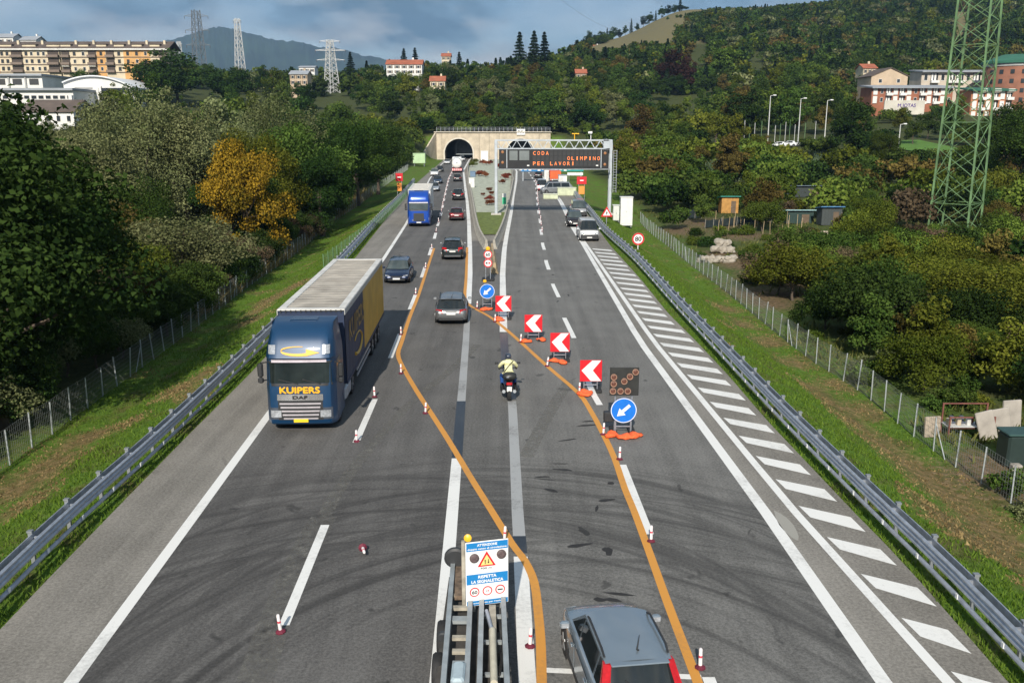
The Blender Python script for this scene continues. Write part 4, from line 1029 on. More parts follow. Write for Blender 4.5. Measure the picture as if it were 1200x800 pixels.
b = MB(); b.lathe([(.02,-.0),(.075,.0),(.08,.06),(.035,.08)], 16, Matrix.Translation(p+Vector((.1,.0,.80))) @ Matrix.Rotation(pi/2-.2, 4, 'X')); b.build('amber_beacon', YELLOW, t, smooth=40)
b = MB()
for s in (-.3, .3): b.beam(BC+Vector((s*.97, .11+s*.25, .6)), BC+Vector((s*.97, .11+s*.25, -.9)), .06)
b.build('board_support', GREYS, t)
# ================================================================== VEHICLES
GLASS = pm('vehicle_glass', (.016,.020,.021), .06, 0, .15, 2, spec=.7)
GLASS_L = pm('reflecting_windscreen', (.055,.070,.070), .07, 0, .3, 1.2, spec=.8)
CHROME = pm('chrome', (.62,.62,.63), .22, .9, .1, 4)
TYRE = pm('tyre_rubber', (.016,.016,.017), .85, 0, .2, 10)
RIM = pm('alloy_rim', (.38,.39,.40), .35, .7, .1, 6)
LAMP = pm('headlamp_glass', (.38,.40,.43), .12, .3, .3, 14)
TAIL = pm('tail_lamp_red', (.42,.010,.014), .18, 0, .2, 10)
PLATE = pm('number_plate', (.70,.70,.68), .5, 0, .05, 6)
PLATE_Y = pm('yellow_number_plate', (.82,.55,.02), .5, 0, .05, 6)
def carpaint(name, c, metal=.35, rough=.30): return pm('car_paint_'+name, c, rough, metal, .06, 1.2, coat=.6)
def wheel_mesh(r, w, n=22):
    b = MB(); b.lathe([(r*.62,-w/2),(r*.93,-w/2),(r,-w*.32),(r,w*.32),(r*.93,w/2),(r*.62,w/2)], n, Matrix.Rotation(pi/2, 4, 'Y')); tm = b.mesh('wheel', TYRE, 40)
    c = MB(); c.lathe([(.01,-w*.40),(r*.62,-w*.40),(r*.64,-w*.5),(r*.64,w*.5),(r*.62,w*.40),(.01,w*.40)], n, Matrix.Rotation(pi/2, 4, 'Y'))
    for k in range(5):
        a = 2*pi*k/5
        for s in (-1, 1): c.beam((s*w*.46, 0, 0), (s*w*.46, cos(a)*r*.6, sin(a)*r*.6), .05, r*.16)
    return tm, c.mesh('rim', RIM, 40)
_WH = {}
def wheels(t, spots, r, w):
    k = (r, w)
    if k not in _WH: _WH[k] = wheel_mesh(r, w)
    for x, y in spots:
        o = put('wheel', _WH[k][0], t, (x, y, r)); put('rim', _WH[k][1], o)
KINDS = {  # L, W, H, belt, windscreen base y, roof front y, roof rear y, rear glass base y, bonnet height factor
 'hatch': (3.90, 1.70, 1.53, 1.00, .98, .28, -1.38, -1.72, .93),
 'compact': (4.25, 1.78, 1.47, .96, 1.05, .30, -1.35, -1.85, .88),
 'sedan': (4.65, 1.82, 1.44, .94, 1.05, .25, -1.10, -1.75, .88),
 'estate': (4.75, 1.84, 1.46, .95, 1.05, .25, -1.75, -2.15, .88),
 'suv': (4.50, 1.86, 1.66, 1.07, 1.12, .48, -1.62, -2.02, .93),
 'van': (5.05, 1.95, 1.96, 1.12, 1.80, 1.20, -2.30, -2.45, .98)}
def car(name, label, loc, yaw, kind, paint_, facing='rear', group=None, cat='car', plate=PLATE, rails=False, doors=True, lower=None, glass=None):
    Lc, Wc, Hc, belt, wb, rf, rr, rb, hood = KINDS[kind]; h = Wc/2; t = thing(name, label, cat, loc, yaw, group); glass = glass or GLASS
    st = [(-.500,.74,.46,.62),(-.494,.84,.38,.80),(-.475,.915,.30,.93),(-.44,.965,.25,.985),(-.36,1,.22,1.0),(-.18,1.0,.20,1.0),(.02,1.0,.20,.985),(wb/Lc-.02,1.0,.20,.965),(wb/Lc+.06,.995,.21,.93*hood/.93),
          (.37,.985,.22,.885*hood/.93),(.43,.955,.24,.83*hood/.93),(.468,.90,.29,.74*hood/.93),(.49,.82,.36,.63*hood/.93),(.50,.70,.44,.52*hood/.93)]
    rings = []
    for f, wf, zb, zt in st:
        w = h*wf; z1 = belt*zt; hh = z1-zb
        half = [(w*.62, zb), (w*.95, zb+.03), (w*.985, zb+hh*.22), (w, zb+hh*.48), (w*.985, zb+hh*.74), (w*.95, z1-.05*hh/.6), (w*.90, z1-.01), (w*.55, z1+.022), (0, z1+.030)]
        ring = [Vector((x, f*Lc, z)) for x, z in half]+[Vector((-x, f*Lc, z)) for x, z in half[-2::-1]]
        rings.append(ring)
    b = MB(); b.loft(rings); body = b.build('body', paint_, t, smooth=50)
    wbx = h*.90; rx = h*.72; zr = Hc
    # roof
    def roof(u, v):
        x = -rx+2*rx*u; y = rf+.02+(rr-rf-.04)*v; k = 1-(2*u-1)**2; e = 1-(2*v-1)**2
        return (x*(1+.03*e), y-(.10*k if v == 1 and kind != 'van' else 0)*.3+(.09*k if v == 0 else 0), zr-.07+.055*k**.7+.025*e)
    b = MB(); b.grid(roof, 8, 8)
    b.build('roof', paint_, t, smooth=True, fix=False)
    zroof = zr-.075
    def scr(y0, y1, bow0, bow1):
        def f(u, v):
            k = 1-(2*u-1)**2; w = (wbx*.96)*(1-v)+(rx*.98)*v
            y = (y0+bow0*k)*(1-v)+(y1+bow1*k)*v
            z = (belt*.97)*(1-v)+(zroof+.05*k**.7)*v
            return (-w+2*w*u, y, z)
        return f
    b = MB(); b.grid(scr(wb, rf+.02, .16, .09), 8, 4); b.build('windscreen', glass, t, smooth=True, fix=False)
    b = MB(); b.grid(scr(rb, rr-.02, -.10, -.03), 8, 4); b.build('rear_window', GLASS, t, smooth=True, fix=False)
    # sides: glass panes between pillars
    def side(y, v, s):
        """point of the flank above the belt"""
        x = (wbx*.985)*(1-v)+(rx*1.0)*v
        z = (belt*.975)*(1-v)+(zroof+.012)*v
        return Vector((s*x, y, z))
    def yl(v, e): return (wb*(1-v)+(rf+.02)*v) if e else (rb*(1-v)+(rr-.02)*v)
    bp = (.12*wb+.06) if kind != 'van' else .55; cp_ = -1.02 if kind != 'van' else -.85
    panes = [(None, bp+.03), (bp-.03, cp_+.04), (cp_-.05, 'r')] if kind in ('estate','suv','van','hatch') else [(None, bp+.03), (bp-.03, cp_)]
    for s in (-1, 1):
        b = MB()
        vs = [side(yl(0,1)-.02,0,s)-Vector((s*.012,0,0)), side(yl(1,1),1,s)-Vector((s*.012,0,0)), side(yl(1,0),1,s)-Vector((s*.012,0,0)), side(yl(0,0)+.02,0,s)-Vector((s*.012,0,0))]
        b.add(vs, [(0,1,2,3)]); b.build('pillar_panel', paint_, t)
        for (ya, yb_) in panes:
            q = []
            for v in (.06, .90):
                a = (yl(v,1)-.10-.03*v) if ya is None else ya
                c = (yl(v,0)+.12) if yb_ == 'r' else yb_
                q += [side(a, v, s)+Vector((s*.004,0,0)), side(c, v, s)+Vector((s*.004,0,0))]
            if q[0].y-q[1].y < .1: continue
            b = MB(); b.add([q[0], q[1], q[3], q[2]], [(0,1,2,3)]); b.build('side_window', GLASS, t)
        if rails:
            b = MB(); b.tube([(s*rx*.97, rf-.12, zr-.04), (s*rx*.985, rf-.3, zr+.03), (s*rx*.985, rr+.35, zr+.03), (s*rx*.97, rr+.15, zr-.04)], .022, 6); b.build('roof_rail', DARK, t, smooth=40)
        b = MB(); b.bbox((s*(h+.10), wb-.28, belt+.03), (.20, .12, .14), .03); mr_ = b.build('wing_mirror', paint_, t)
        b = MB(); b.box((s*(h+.10), wb-.345, belt+.03), (.16, .01, .10)); b.build('mirror_glass', LAMP, mr_)
        if doors:
            for y0, y1 in ((wb-.30, bp+.02), (bp-.02, cp_+.02)):
                b = MB(); zb0, zb1 = .34, belt*.88
                b.bbox((s*(h*1.0+.001), (y0+y1)/2, (zb0+zb1)/2), (.014, y0-y1-.03, zb1-zb0), .006); dr = b.build('door', paint_, t)
                b = MB(); b.bbox((s*(h+.025), y1+.16, zb1-.10), (.03, .16, .03), .008); b.build('handle', paint_ if kind != 'van' else DARK, dr)
        b = MB(); b.box((s*(h*.985), -.05, .25), (.05, Lc*.50, .10)); b.build('sill', DARK, t)
        # lamps
        ang = s
        b = MB(); zz = belt*.66*hood/.93; y0 = Lc/2
        b.loft([[Vector((s*h*.88, y0*.925, zz+.08)), Vector((s*h*.885, y0*.93, zz-.06)), Vector((s*h*.83, y0*.965, zz-.09)), Vector((s*h*.83, y0*.955, zz+.06))],
                [Vector((s*h*.55, y0*1.0, zz+.04)), Vector((s*h*.55, y0*1.0, zz-.06)), Vector((s*h*.50, y0*.975, zz-.06)), Vector((s*h*.50, y0*.965, zz+.04))]]); b.build('headlight', LAMP, t)
        b = MB(); z0, z1 = (belt*.70, belt*.95) if kind not in ('hatch', 'suv', 'van') else (belt*.68, belt*1.02)
        if kind == 'hatch':
            b.loft([[Vector((s*(h*.905), rb-.005, belt*.78)), Vector((s*h*.70, rb-.10, belt*.78)), Vector((s*h*.72, rb+.10, belt*.78)), Vector((s*h*.93, rb+.16, belt*.78))],
                    [Vector((s*(h*.90), rb-.02, belt*1.02)), Vector((s*h*.73, rb-.10, belt*1.02)), Vector((s*h*.76, rb+.10, belt*1.02)), Vector((s*h*.90, rb+.16, belt*1.02))],
                    [Vector((s*(rx+.045), rr-.02, zroof+.0)), Vector((s*(rx-.09), rr-.08, zroof+.01)), Vector((s*(rx-.08), rr+.06, zroof+.01)), Vector((s*(rx+.03), rr+.10, zroof+.0))]])
        else:
            yb2 = -Lc/2; b.loft([[Vector((s*h*.955, yb2*.88, z0)), Vector((s*h*.90, yb2*.955, z0)), Vector((s*h*.50, yb2*1.004, z0+.02)), Vector((s*h*.50, yb2*.95, z0+.02))],
                    [Vector((s*h*.93, yb2*.88, z1)), Vector((s*h*.86, yb2*.945, z1-.01)), Vector((s*h*.54, yb2*.985, z1-.02)), Vector((s*h*.54, yb2*.93, z1-.02))]])
        b.build('tail_light', TAIL, t)
        for wy in (Lc*.315, -Lc*.30):
            b = MB(); rw = .345 if kind in ('suv','van') else .32
            b.lathe([(.0,0),(rw*1.17,0),(rw*1.17,.012),(0,.012)], 22, Matrix.Translation((s*(h*.988)-(.012 if s < 0 else 0), wy, rw*1.02)) @ Matrix.Rotation(pi/2, 4, 'Y')); b.build('wheel_arch', DARK, t)
    rw = .345 if kind in ('suv','van') else .32
    wheels(t, [(s*(h-.095), wy) for s in (-1, 1) for wy in (Lc*.315, -Lc*.30)], rw, .215)
    # front and rear furniture
    b = MB(); b.bbox((0, Lc/2-.035, belt*.55), (h*.95, .06, .15), .03); g_ = b.build('grille', DARK, t)
    b = MB(); b.bbox((0, Lc/2-.045, belt*.34), (h*1.35, .07, .14), .03); b.build('front_bumper_intake', DARK, t)
    if kind != 'van':
        b = MB(); b.box((0, Lc/2+.005, belt*.42), (.50, .015, .11)); b.build('front_plate', plate, t)
    if kind == 'van':
        b = MB(); b.bbox((0, Lc/2-.06, belt*.40), (h*1.75, .16, .50), .06); b.build('front_bumper', DARK, t)
        b = MB(); b.box((0, Lc/2+.03, belt*.36), (.50, .015, .11)); b.build('front_plate', plate, t)
    b = MB(); b.bbox((0, -Lc/2+.02, .36), (h*1.5, .10, .16), .03); b.build('rear_bumper', lower or DARK, t)
    b = MB(); b.box((0, -Lc/2-.012, belt*.70), (.50, .015, .11)); b.build('rear_plate', PLATE, t)
    b = MB(); b.box((0, -Lc/2-.01, belt*.84), (h*.7, .015, .03)); b.build('boot_trim', CHROME, t)
    if kind in ('hatch', 'estate', 'suv', 'compact'):
        b = MB(); b.bbox((0, rr-.09, zroof+.03), (rx*1.75, .16, .035), .012); b.build('roof_spoiler', paint_, t)
        b = MB(); b.beam((0.0, rb-.03, belt*1.03), (-.30, (rb+rr)/2-.08, belt*1.03+.22), .02); b.build('rear_wiper', DARK, t)
    if kind != 'van':
        b = MB(); b.tube([(.05, rr+.22, zr+.0), (.02, rr+.19, zr+.03), (.12, rr+.40, zr+.20)], [.028,.018,.005], 6); b.build('aerial', DARK, t)
    return t
def heading(f, y, away=True):
    d = (f(y+4)-f(y-4))/8; a = -atan(d); return a if away else a+pi
def lane(fa, fb, k, y): return fa(y)*(1-k)+fb(y)*k
Zr = 0.006
def on(px, py): p = P(px, py); return Vector((p.x, p.y, Zr))
def rear_at(px, py, L_): p = P(px, py); return Vector((p.x, p.y+L_/2*.96, Zr))
# nearest car, silver blue, cut by the frame
SILVER = carpaint('silver_blue', (.27,.325,.37), .55, .25)
p = P(737, 836, 0.9); c1 = car('parked_car', 'silver blue hatchback seen from behind at the bottom right of the picture', (2.10, 15.75, Zr), radians(7.5), 'hatch', SILVER, rails=True)
c1.name = 'hatchback_car'
M_RED = None
GREY = carpaint('graphite', (.15,.155,.16), .5, .3); BLK = carpaint('black', (.010,.011,.013), .2, .25); NAVY = carpaint('navy', (.010,.022,.060), .35, .25)
DKGREEN = carpaint('dark_green_grey', (.018,.026,.028), .35, .25); WHT = carpaint('white', (.66,.67,.68), 0, .3); DKRED = carpaint('dark_red', (.11,.012,.016), .3, .3); MIDB = carpaint('blue_grey', (.030,.055,.10), .4, .3)
def away(name, label, px, py, kind, paint_, **k):
    q = P(px, py); f = fLR if q.x < -1.5 else fRD
    return car(name, label, (q.x, q.y+KINDS[kind][0]/2*.95, Zr), heading(f, q.y+2), kind, paint_, **k)
def toward(name, label, px, py, kind, paint_, **k):
    q = P(px, py); f = fLW if q.x < -1.5 else fR1
    return car(name, label, (q.x, q.y+KINDS[kind][0]/2*.95, Zr), heading(f, q.y+2, False), kind, paint_, **k)
away('estate_car', 'grey estate car driving away, nearest car in the left carriageway', 527, 381, 'estate', GREY, rails=True)
away('suv_car', 'dark estate car with roof rails driving away ahead of the grey one', 529, 305, 'suv', DKGREEN, rails=True, lower=GREY)
away('hatchback_car', 'dark car with large red tail lights driving away beside the blue lorry', 534, 259, 'compact', DKRED)
away('hatchback_car', 'black car driving away, second behind the white tanker', 536, 235, 'suv', BLK)
away('hatchback_car', 'black car driving away directly behind the white tanker', 535.5, 213, 'compact', BLK)
toward('estate_car', 'dark blue estate car coming on behind the large lorry with the yellow trailer', 463.5, 333, 'estate', NAVY, glass=GLASS_L)
toward('hatchback_car', 'pale blue-grey car half hidden behind the blue lorry', 508, 224.5, 'compact', carpaint('pale_grey', (.33,.37,.42)))
toward('estate_car', 'dark blue-grey car in the queue between the blue lorry and the white suv', 512, 215.5, 'estate', MIDB)
toward('suv_car', 'white suv coming on in the queue beside the left guardrail', 508.5, 206.5, 'suv', WHT, glass=GLASS_L)
toward('hatchback_car', 'black car coming on behind the white suv', 515, 201.5, 'compact', BLK)
toward('hatchback_car', 'small white car coming on just out of the left tunnel mouth', 523.5, 192.5, 'compact', WHT)
toward('van', 'white van in the shade of the left tunnel mouth', 541, 189.5, 'van', WHT, cat='van')
# right shoulder and works area
toward('panel_van', 'white panel van with dark bumper stopped on the right shoulder facing the camera', 690.5, 283, 'van', WHT, cat='van', lower=DARK)
toward('suv_car', 'dark suv stopped beside the white panel van on the right carriageway', 674.5, 266.5, 'suv', carpaint('dark_brown', (.022,.018,.020)), glass=GLASS_L)
toward('van', 'pale grey van standing behind the dark suv under the gantry', 679, 254.5, 'van', carpaint('light_grey', (.42,.43,.44)), cat='van', glass=GLASS_L)
q = P(651, 227.5); car('people_carrier', 'grey people carrier parked crosswise behind the concrete blocks', (q.x, q.y+1.2, Zr), radians(96), 'van', carpaint('mid_grey', (.22,.235,.25)), cat='van', glass=GLASS_L)
away('van', 'white van with a red stripe parked past the gantry', 635.5, 224, 'van', WHT, cat='van', lower=TAIL)
away('hatchback_car', 'dark car driving off into the right tunnel road past the gantry', 631, 209, 'compact', DKGREEN)
# ------------------------------------------------------------------ lorries
def lorry(name, label, loc, yaw, cabm, roofm, sidem, style, H_t=4.0, L_t=13.6, group=None):
    t = thing(name, label, 'lorry', loc, yaw, group)          # local +y is forward; front bumper at y = 0
    hw = 1.24
    lev = [(.32,.10),(.42,.02),(.62,.0),(1.15,.015),(1.72,.04),(1.80,.05),(2.62,.20),(2.70,.21),(2.78,.13 if style == 'k' else .20),(3.05,.24),(3.35,.36),(3.62,.58),(3.82,.90),(3.90,1.4)]
    def fy(x, z):
        """front surface of the cab: set back and bowed round at the corners"""
        s = float(np.interp(z, [a for a, _ in lev], [c for _, c in lev])); u = min(abs(x)/hw, 1.0)
        return -s-.05*u*u-.30*max(0, (u-.80)/.20)**2
    rings = []
    for z, sb in lev:
        k = 1.0-.10*sst(2.7, 3.8, z); ring = []
        for x in np.linspace(-1, 1, 17):
            xx = hw*x; ring.append(Vector((xx*k, fy(xx, z), z)))
        yr = -2.25
        ring += [Vector((hw*k, -1.2, z)), Vector((hw*k, yr, z)), Vector((0, yr, z)), Vector((-hw*k, yr, z)), Vector((-hw*k, -1.2, z))]
        rings.append(ring)
    b = MB(); b.loft(rings); cab = b.build('cab', cabm, t, smooth=35)
    def patch(nm, x0, x1, z0, z1, off, m_, par=None, nu=12, nv=4, taper=0.0):
        b = MB()
        def f(u, v):
            z = z0+(z1-z0)*v; x = (x0+(x1-x0)*u)*(1-taper*v)
            return Vector((x, fy(x, z)+off, z))
        b.grid(f, nu, nv); return b.build(nm, m_, par or t, smooth=True, fix=False)
    patch('windscreen', -1.13, 1.13, 1.88, 2.60, .012, GLASS_L if style != 'k' else pm('tinted_windscreen', (.014,.019,.018), .05, 0, .5, 1.6, spec=.35), None, 16, 5, .02)
    for x0, x1 in ((-.75, -.1), (.05, .75)):
        b = MB(); b.beam((x0, fy(x0, 1.86)+.04, 1.86), (x1, fy(x1, 2.02)+.035, 2.02), .025); b.build('wiper', DARK, t)
    patch('lower_screen_panel', -1.16, 1.16, 1.78, 1.872, .014, DARK)
    for s in (-1, 1):
        b = MB(); b.add([(s*(hw+.004), -.62, 1.85), (s*(hw+.004), -1.5, 1.95), (s*(hw+.004), -1.5, 2.58), (s*(hw+.004), -.80, 2.58)], [(0,1,2,3)]); b.build('side_window', GLASS, t)
        b = MB(); b.bbox((s*(hw+.005), -1.0, 1.25), (.02, 1.15, 1.1), .008); dr = b.build('door', cabm, t)
        b = MB(); b.box((s*(hw+.03), -1.4, 1.55), (.03, .2, .05)); b.build('handle', DARK, dr)
        b = MB(); b.bbox((s*(hw+.20), -.36, 2.30), (.20, .16, .52), .05); mm = b.build('mirror', DARK, t)
        b = MB(); b.bbox((s*(hw+.20), -.36, 1.92), (.20, .16, .20), .04); b.build('wide_mirror', DARK, mm)
        b = MB(); b.beam((s*(hw-.05), -.5, 2.56), (s*(hw+.2), -.38, 2.56), .04); b.beam((s*(hw-.05), -.5, 1.9), (s*(hw+.2), -.38, 1.9), .04); b.build('mirror_arm', DARK, mm)
        if style == 'k':
            patch('headlight', s*.70, s*1.08, .62, .88, .016, LAMP, None, 6, 3)
            patch('headlight_surround', s*.62, s*1.14, .54, .98, .008, pm('lamp_bezel', (.06,.07,.09), .3), None, 6, 3)
            patch('roof_lamp', s*.84, s*1.10, 2.93, 3.24, .02, LAMP, None, 4, 3)
        else:
            b = MB(); b.loft([[Vector((s*.62, fy(.62,.72)+.02, .66)), Vector((s*.62, fy(.62,.8)+.02, .80))], [Vector((s*1.14, fy(1.14,.9)+.02, .78)), Vector((s*1.14, fy(1.14,1.05)+.02, 1.02))]], closed=False); b.build('headlight', LAMP, t)
        # steps, tanks
        b = MB(); b.bbox((s*(hw-.14), -1.0, .52), (.30, .8, .5), .04); b.build('step', cabm, t)
        b = MB(); b.bbox((s*(hw-.28), -3.4, .68), (.55, 1.5, .62), .12); b.build('fuel_tank', GALV, t)
    if style == 'k':
        patch('sun_visor', -.98, .98, 2.64, 2.76, .10, pm('pale_visor', (.62,.56,.62), .3), None, 14, 2)
        patch('visor_panel', -1.15, 1.15, 2.60, 2.66, .03, DARK, None, 14, 2)
        patch('badge_panel', -.82, .82, 1.25, 1.48, .022, CHROME, None, 12, 2)
        text('DAF', .52, .11, 0, 0, 1.365, BLACK, t, name='badge_lettering', bold=.008, fn=None).location = (0, fy(0,1.365)+.05, 0)
        for k_ in range(5):
            z = 1.17-k_*.14; patch('grille_bar', -.74+.03*k_, .74-.03*k_, z-.062, z, .05-.004*k_, pm('pale_chrome_bar', (.62,.58,.62), .3, .5, .1, 4), None, 10, 2)
        patch('grille_backing', -.80, .80, .52, 1.24, .014, DARK, None, 10, 3)
    else:
        patch('grille_panel', -.60, .60, .62, 1.52, .016, DARK, None, 10, 3, .05)
        for k_ in range(6):
            z = .70+k_*.14; patch('grille_bar', -.54, .54, z, z+.05, .04, pm('dark_grille_bar', (.05,.055,.06), .35), None, 8, 1)
        patch('brow_panel', -1.05, 1.05, 2.62, 2.74, .05, pm('pale_brow', (.58,.56,.60), .4), None, 12, 2)
    patch('bumper_lip', -1.05, 1.05, .36, .46, .03, cabm if style == 'k' else DARK, None, 12, 2)
    b = MB(); b.box((0, .03, .50), (.52, .02, .12)); b.build('front_plate', PLATE_Y if style == 'k' else PLATE, t)
    # tractor chassis and wheels
    b = MB(); b.box((0, -3.6, .72), (.9, 4.8, .26)); b.build('chassis', DARK, t)
    R_ = .50
    wheels(t, [(s*1.02, -1.42) for s in (-1, 1)]+[(s*.98, -5.0) for s in (-1, 1)], R_, .36)
    for s in (-1, 1):
        b = MB(); ar = []
        for k_ in range(9):
            a = pi*(.05+.90*k_/8); ar.append([Vector((s*(hw-.42), -1.42+cos(a)*.60, .5+sin(a)*.60)), Vector((s*(hw+.006), -1.42+cos(a)*.60, .5+sin(a)*.60))])
        b.loft(ar, closed=False); b.build('mudguard', DARK, t)
    # semi-trailer
    y1, y0 = -2.85, -2.85-L_t; zb = 1.05; w2 = 1.275
    b = MB(); b.box((0, (y0+y1)/2, (zb+H_t-.07)/2), (2*w2-.04, L_t-.04, H_t-zb-.07)); b.build('trailer_box', sidem, t)
    nseg = 1
    if style == 'k':
        YEL = pm('yellow_curtain', (.50,.29,.030), .55, 0, .14, .9, .15)
        for s in (-1, 1):
            for nm, ya, yb2, m_ in (('side_curtain', y1, y1-L_t*.40, sidem), ('side_curtain', y1-L_t*.40, y0, YEL)):
                b = MB()
                def f(u, v, ya=ya, yb2=yb2, s=s): 
                    return (s*(w2+.006+.010*sin(u*40)*sin(v*3.1)), ya+(yb2-ya)*u, zb+.10+(H_t-.20-zb-.10)*v)
                b.grid(f, 30, 4); b.build(nm, m_, t, smooth=True, fix=False)
            # the big letters and the arrow on the curtain
            tx = text('KUIPERS', 4.6, .80, 0, 0, 0, pm('faded_curtain_print', (.30,.19,.06), .6, 0, .2, 2), t, name='curtain_lettering', bold=.02)
            tx.rotation_euler = (0, 0, s*pi/2); tx.location = (s*(w2+.026), y1-L_t*.24, 2.95)
            b = MB(); arc = [(y1-L_t*.24+1.2*cos(a), 1.95+.42*sin(a)) for a in np.linspace(.7, 5.6, 18)]
            b.tube([(s*(w2+.022), yy, zz) for yy, zz in arc], [.03+.05*k_/17 for k_ in range(18)], 4); b.build('curtain_arrow', YEL, t)
            b = MB(); b.box((s*(w2+.012), (y0+y1)/2, zb+.04), (.03, L_t, .12)); b.build('side_rail', sidem, t)
            b = MB(); b.box((s*(w2+.012), (y0+y1)/2, H_t-.10), (.03, L_t, .20)); b.build('top_rail', pm('trailer_rail_grey', (.42,.42,.41), .5, .2), t)
    else:
        for s in (-1, 1):
            b = MB(); b.box((s*(w2+.004), (y0+y1)/2, (zb+H_t)/2), (.02, L_t-.02, H_t-zb-.06)); b.build('side_panel', sidem, t)
    # roof: pale edge frame, sagging cover over bows
    b = MB()
    for k_, (cx, cy, sx, sy) in enumerate(((0, y1-.16, 2*w2+.03, .32), (0, y0+.16, 2*w2+.03, .32), (-w2+.13, (y0+y1)/2, .28, L_t-.64), (w2-.13, (y0+y1)/2, .28, L_t-.64))):
        b.bbox((cx, cy, H_t+.0), (sx, sy, .07), .015)
    b.build('roof_frame', pm('roof_edge_white', (.58,.57,.54), .6, 0, .15, 1.5), t)
    nb = 24
    for k_ in range(nb):
        ya = y1-.32-(L_t-.64)*k_/nb; yb2 = y1-.32-(L_t-.64)*(k_+1)/nb; b = MB()
        def f(u, v, ya=ya, yb2=yb2): return (-1.005+2.01*u, ya+(yb2-ya)*v, H_t+.015-.022*sin(pi*v)*(1-.25*abs(2*u-1))-.003*(k_ % 3))
        b.grid(f, 6, 5); b.build('roof_panel', roofm, t, smooth=True, fix=False)
    for k_ in range(nb+1):
        b = MB(); b.box((0, y1-.32-(L_t-.64)*k_/nb, H_t+.010), (2.0, .05, .018)); b.build('roof_bow', pm('roof_bow_stain', (.39,.36,.315), .8, 0, .3, 2), t)
    if style == 'k':
        for k_ in range(13):
            b = MB(); b.box((-1.15+2.3*k_/12, y1+.012, H_t-.05), (.05, .03, .10)); b.build('front_clip', DARK, t)
    wheels(t, [(s*1.03, y0+yy) for s in (-1, 1) for yy in (2.2, 3.5, 4.8)], .5, .38)
    b = MB(); b.box((0, (y0+y1)/2-1, .85), (1.2, L_t-2, .3)); b.build('trailer_chassis', DARK, t)
    for s in (-1, 1):
        b = MB()
        for z in (.55, .80): b.box((s*(w2-.05), (y0+y1)/2+1.4, z), (.04, 4.6, .12))
        b.build('side_guard', GALV, t)
    # roof deflector details
    b = MB(); b.bbox((0, -1.62, 3.905), (1.0, .5, .07), .025); hatch = b.build('roof_hatch', pm('roof_hatch_blue', (.006,.030,.075), .2, .2), t)
    return t, fy, patch
KB = pm('car_paint_lorry_blue', (.005,.040,.105), .42, .1, .08, 1.2, coat=.25)
ROOFK = pm('grimy_roof_cover', (.33,.30,.258), .85, 0, .30, 1.1)
CURT = pm('blue_curtain', (.018,.032,.075), .6, 0, .15, .8, .15)
g = P(354, 508)
k_yaw = heading(fLW, g.y+8, False)
tk, fy, patch = lorry('articulated_lorry', 'dark blue lorry lettered in yellow with a yellow and blue curtain trailer', (g.x, g.y, Zr), k_yaw, KB, ROOFK, CURT, 'k')
YT = pm('yellow_lettering', (.80,.40,.012), .5, 0, .05, 4)
# seen from the front: local +y is forward, so the words run towards -x
def front_text(s, w, h_, z, bold, lift=.035, name='cab_lettering'):
    V_, Fc = text_mesh(s); b = MB(); offs = [(0,0),(bold,0),(-bold,0),(0,bold),(0,-bold)]
    for k_, (dx, dz) in enumerate(offs):
        vs = []
        for p_ in V_:
            x, zz = -(p_[0]*w+dx), z+p_[1]*h_+dz; vs.append((x, fy(x, zz)+lift+.0006*k_, zz))
        b.add(vs, Fc)
    return b.build(name, YT, tk, fix=False)
front_text('KUIPERS', 1.42, .22, 1.635, .016)
for o in [c for c in kids(tk) if c.name.startswith('badge_lettering')]: o.scale.x = -1
arc = [(-.02+.62*cos(a)*1.0, 3.04+.14*sin(a)) for a in np.linspace(radians(75), radians(300), 16)]
b = MB(); rings = []
for k_, (x, z) in enumerate(arc):
    w = .012+.05*k_/15; rings.append([Vector((-x, fy(x, z+w)+.03, z+w*.8)), Vector((-x, fy(x, z-w)+.03, z-w*.8))])
b.loft(rings, closed=False); b.build('cab_arrow', YT, tk, fix=False)
b = MB(); x0, z0 = .28, 2.95; pts = [(.26, 2.86), (.26, 3.10), (.74, 2.97)]
b.add([(-x, fy(x, z)+.032, z) for x, z in pts], [(0,1,2)]); b.build('cab_arrow_head', YT, tk, fix=False)
BL2 = carpaint('bright_blue', (.006,.060,.36), .2, .28)
g = P(491, 266); lorry('articulated_lorry', 'bright blue lorry with a white trailer coming on in the left lane', (g.x, g.y, Zr), heading(fLW, g.y+6, False), BL2, pm('white_roof_cover', (.60,.60,.58), .7, 0, .15, 1.5), pm('white_trailer_side', (.62,.63,.64), .5, 0, .08, 1), 'b', 3.9, 12.0)
# ------------------------------------------------------------------ tanker seen from behind
g = P(535.5, 202.5); t = thing('tanker_lorry', 'white round tanker lorry driving into the left tunnel', 'tanker', (g.x, g.y, Zr), heading(fLR, g.y+5))
b = MB(); b.lathe([(.05,-.30),(.6,-.24),(1.05,-.08),(1.2,.15),(1.2,10.5),(1.0,10.8),(.05,10.9)], 26, Matrix.Translation((0, .25, 2.25)) @ Matrix.Rotation(-pi/2, 4, 'X')); b.build('tank', pm('white_tank', (.74,.73,.70), .35, 0, .08, 1), t, smooth=40)
b = MB(); b.lathe([(.05,-.02),(.2,-.02),(.2,.1)], 12, Matrix.Translation((0, -.06, 2.45)) @ Matrix.Rotation(-pi/2, 4, 'X')); b.build('manhole', GALV, t)
b = MB(); b.box((0, 0.1, .75), (2.45, .12, .55)); bm_ = b.build('rear_beam', RED, t)
for k_ in range(5):
    b = MB(); b.box((-1.0+.5*k_, .03, .75), (.22, .03, .5)); b.build('white_stripe', WHITE, bm_)
b = MB(); b.box((0, 6, .85), (1.0, 11.5, .3)); b.build('chassis', DARK, t)
b = MB(); b.bbox((0, 12.6, 2.0), (2.45, 2.2, 3.0), .15); b.build('cab', WHT, t)
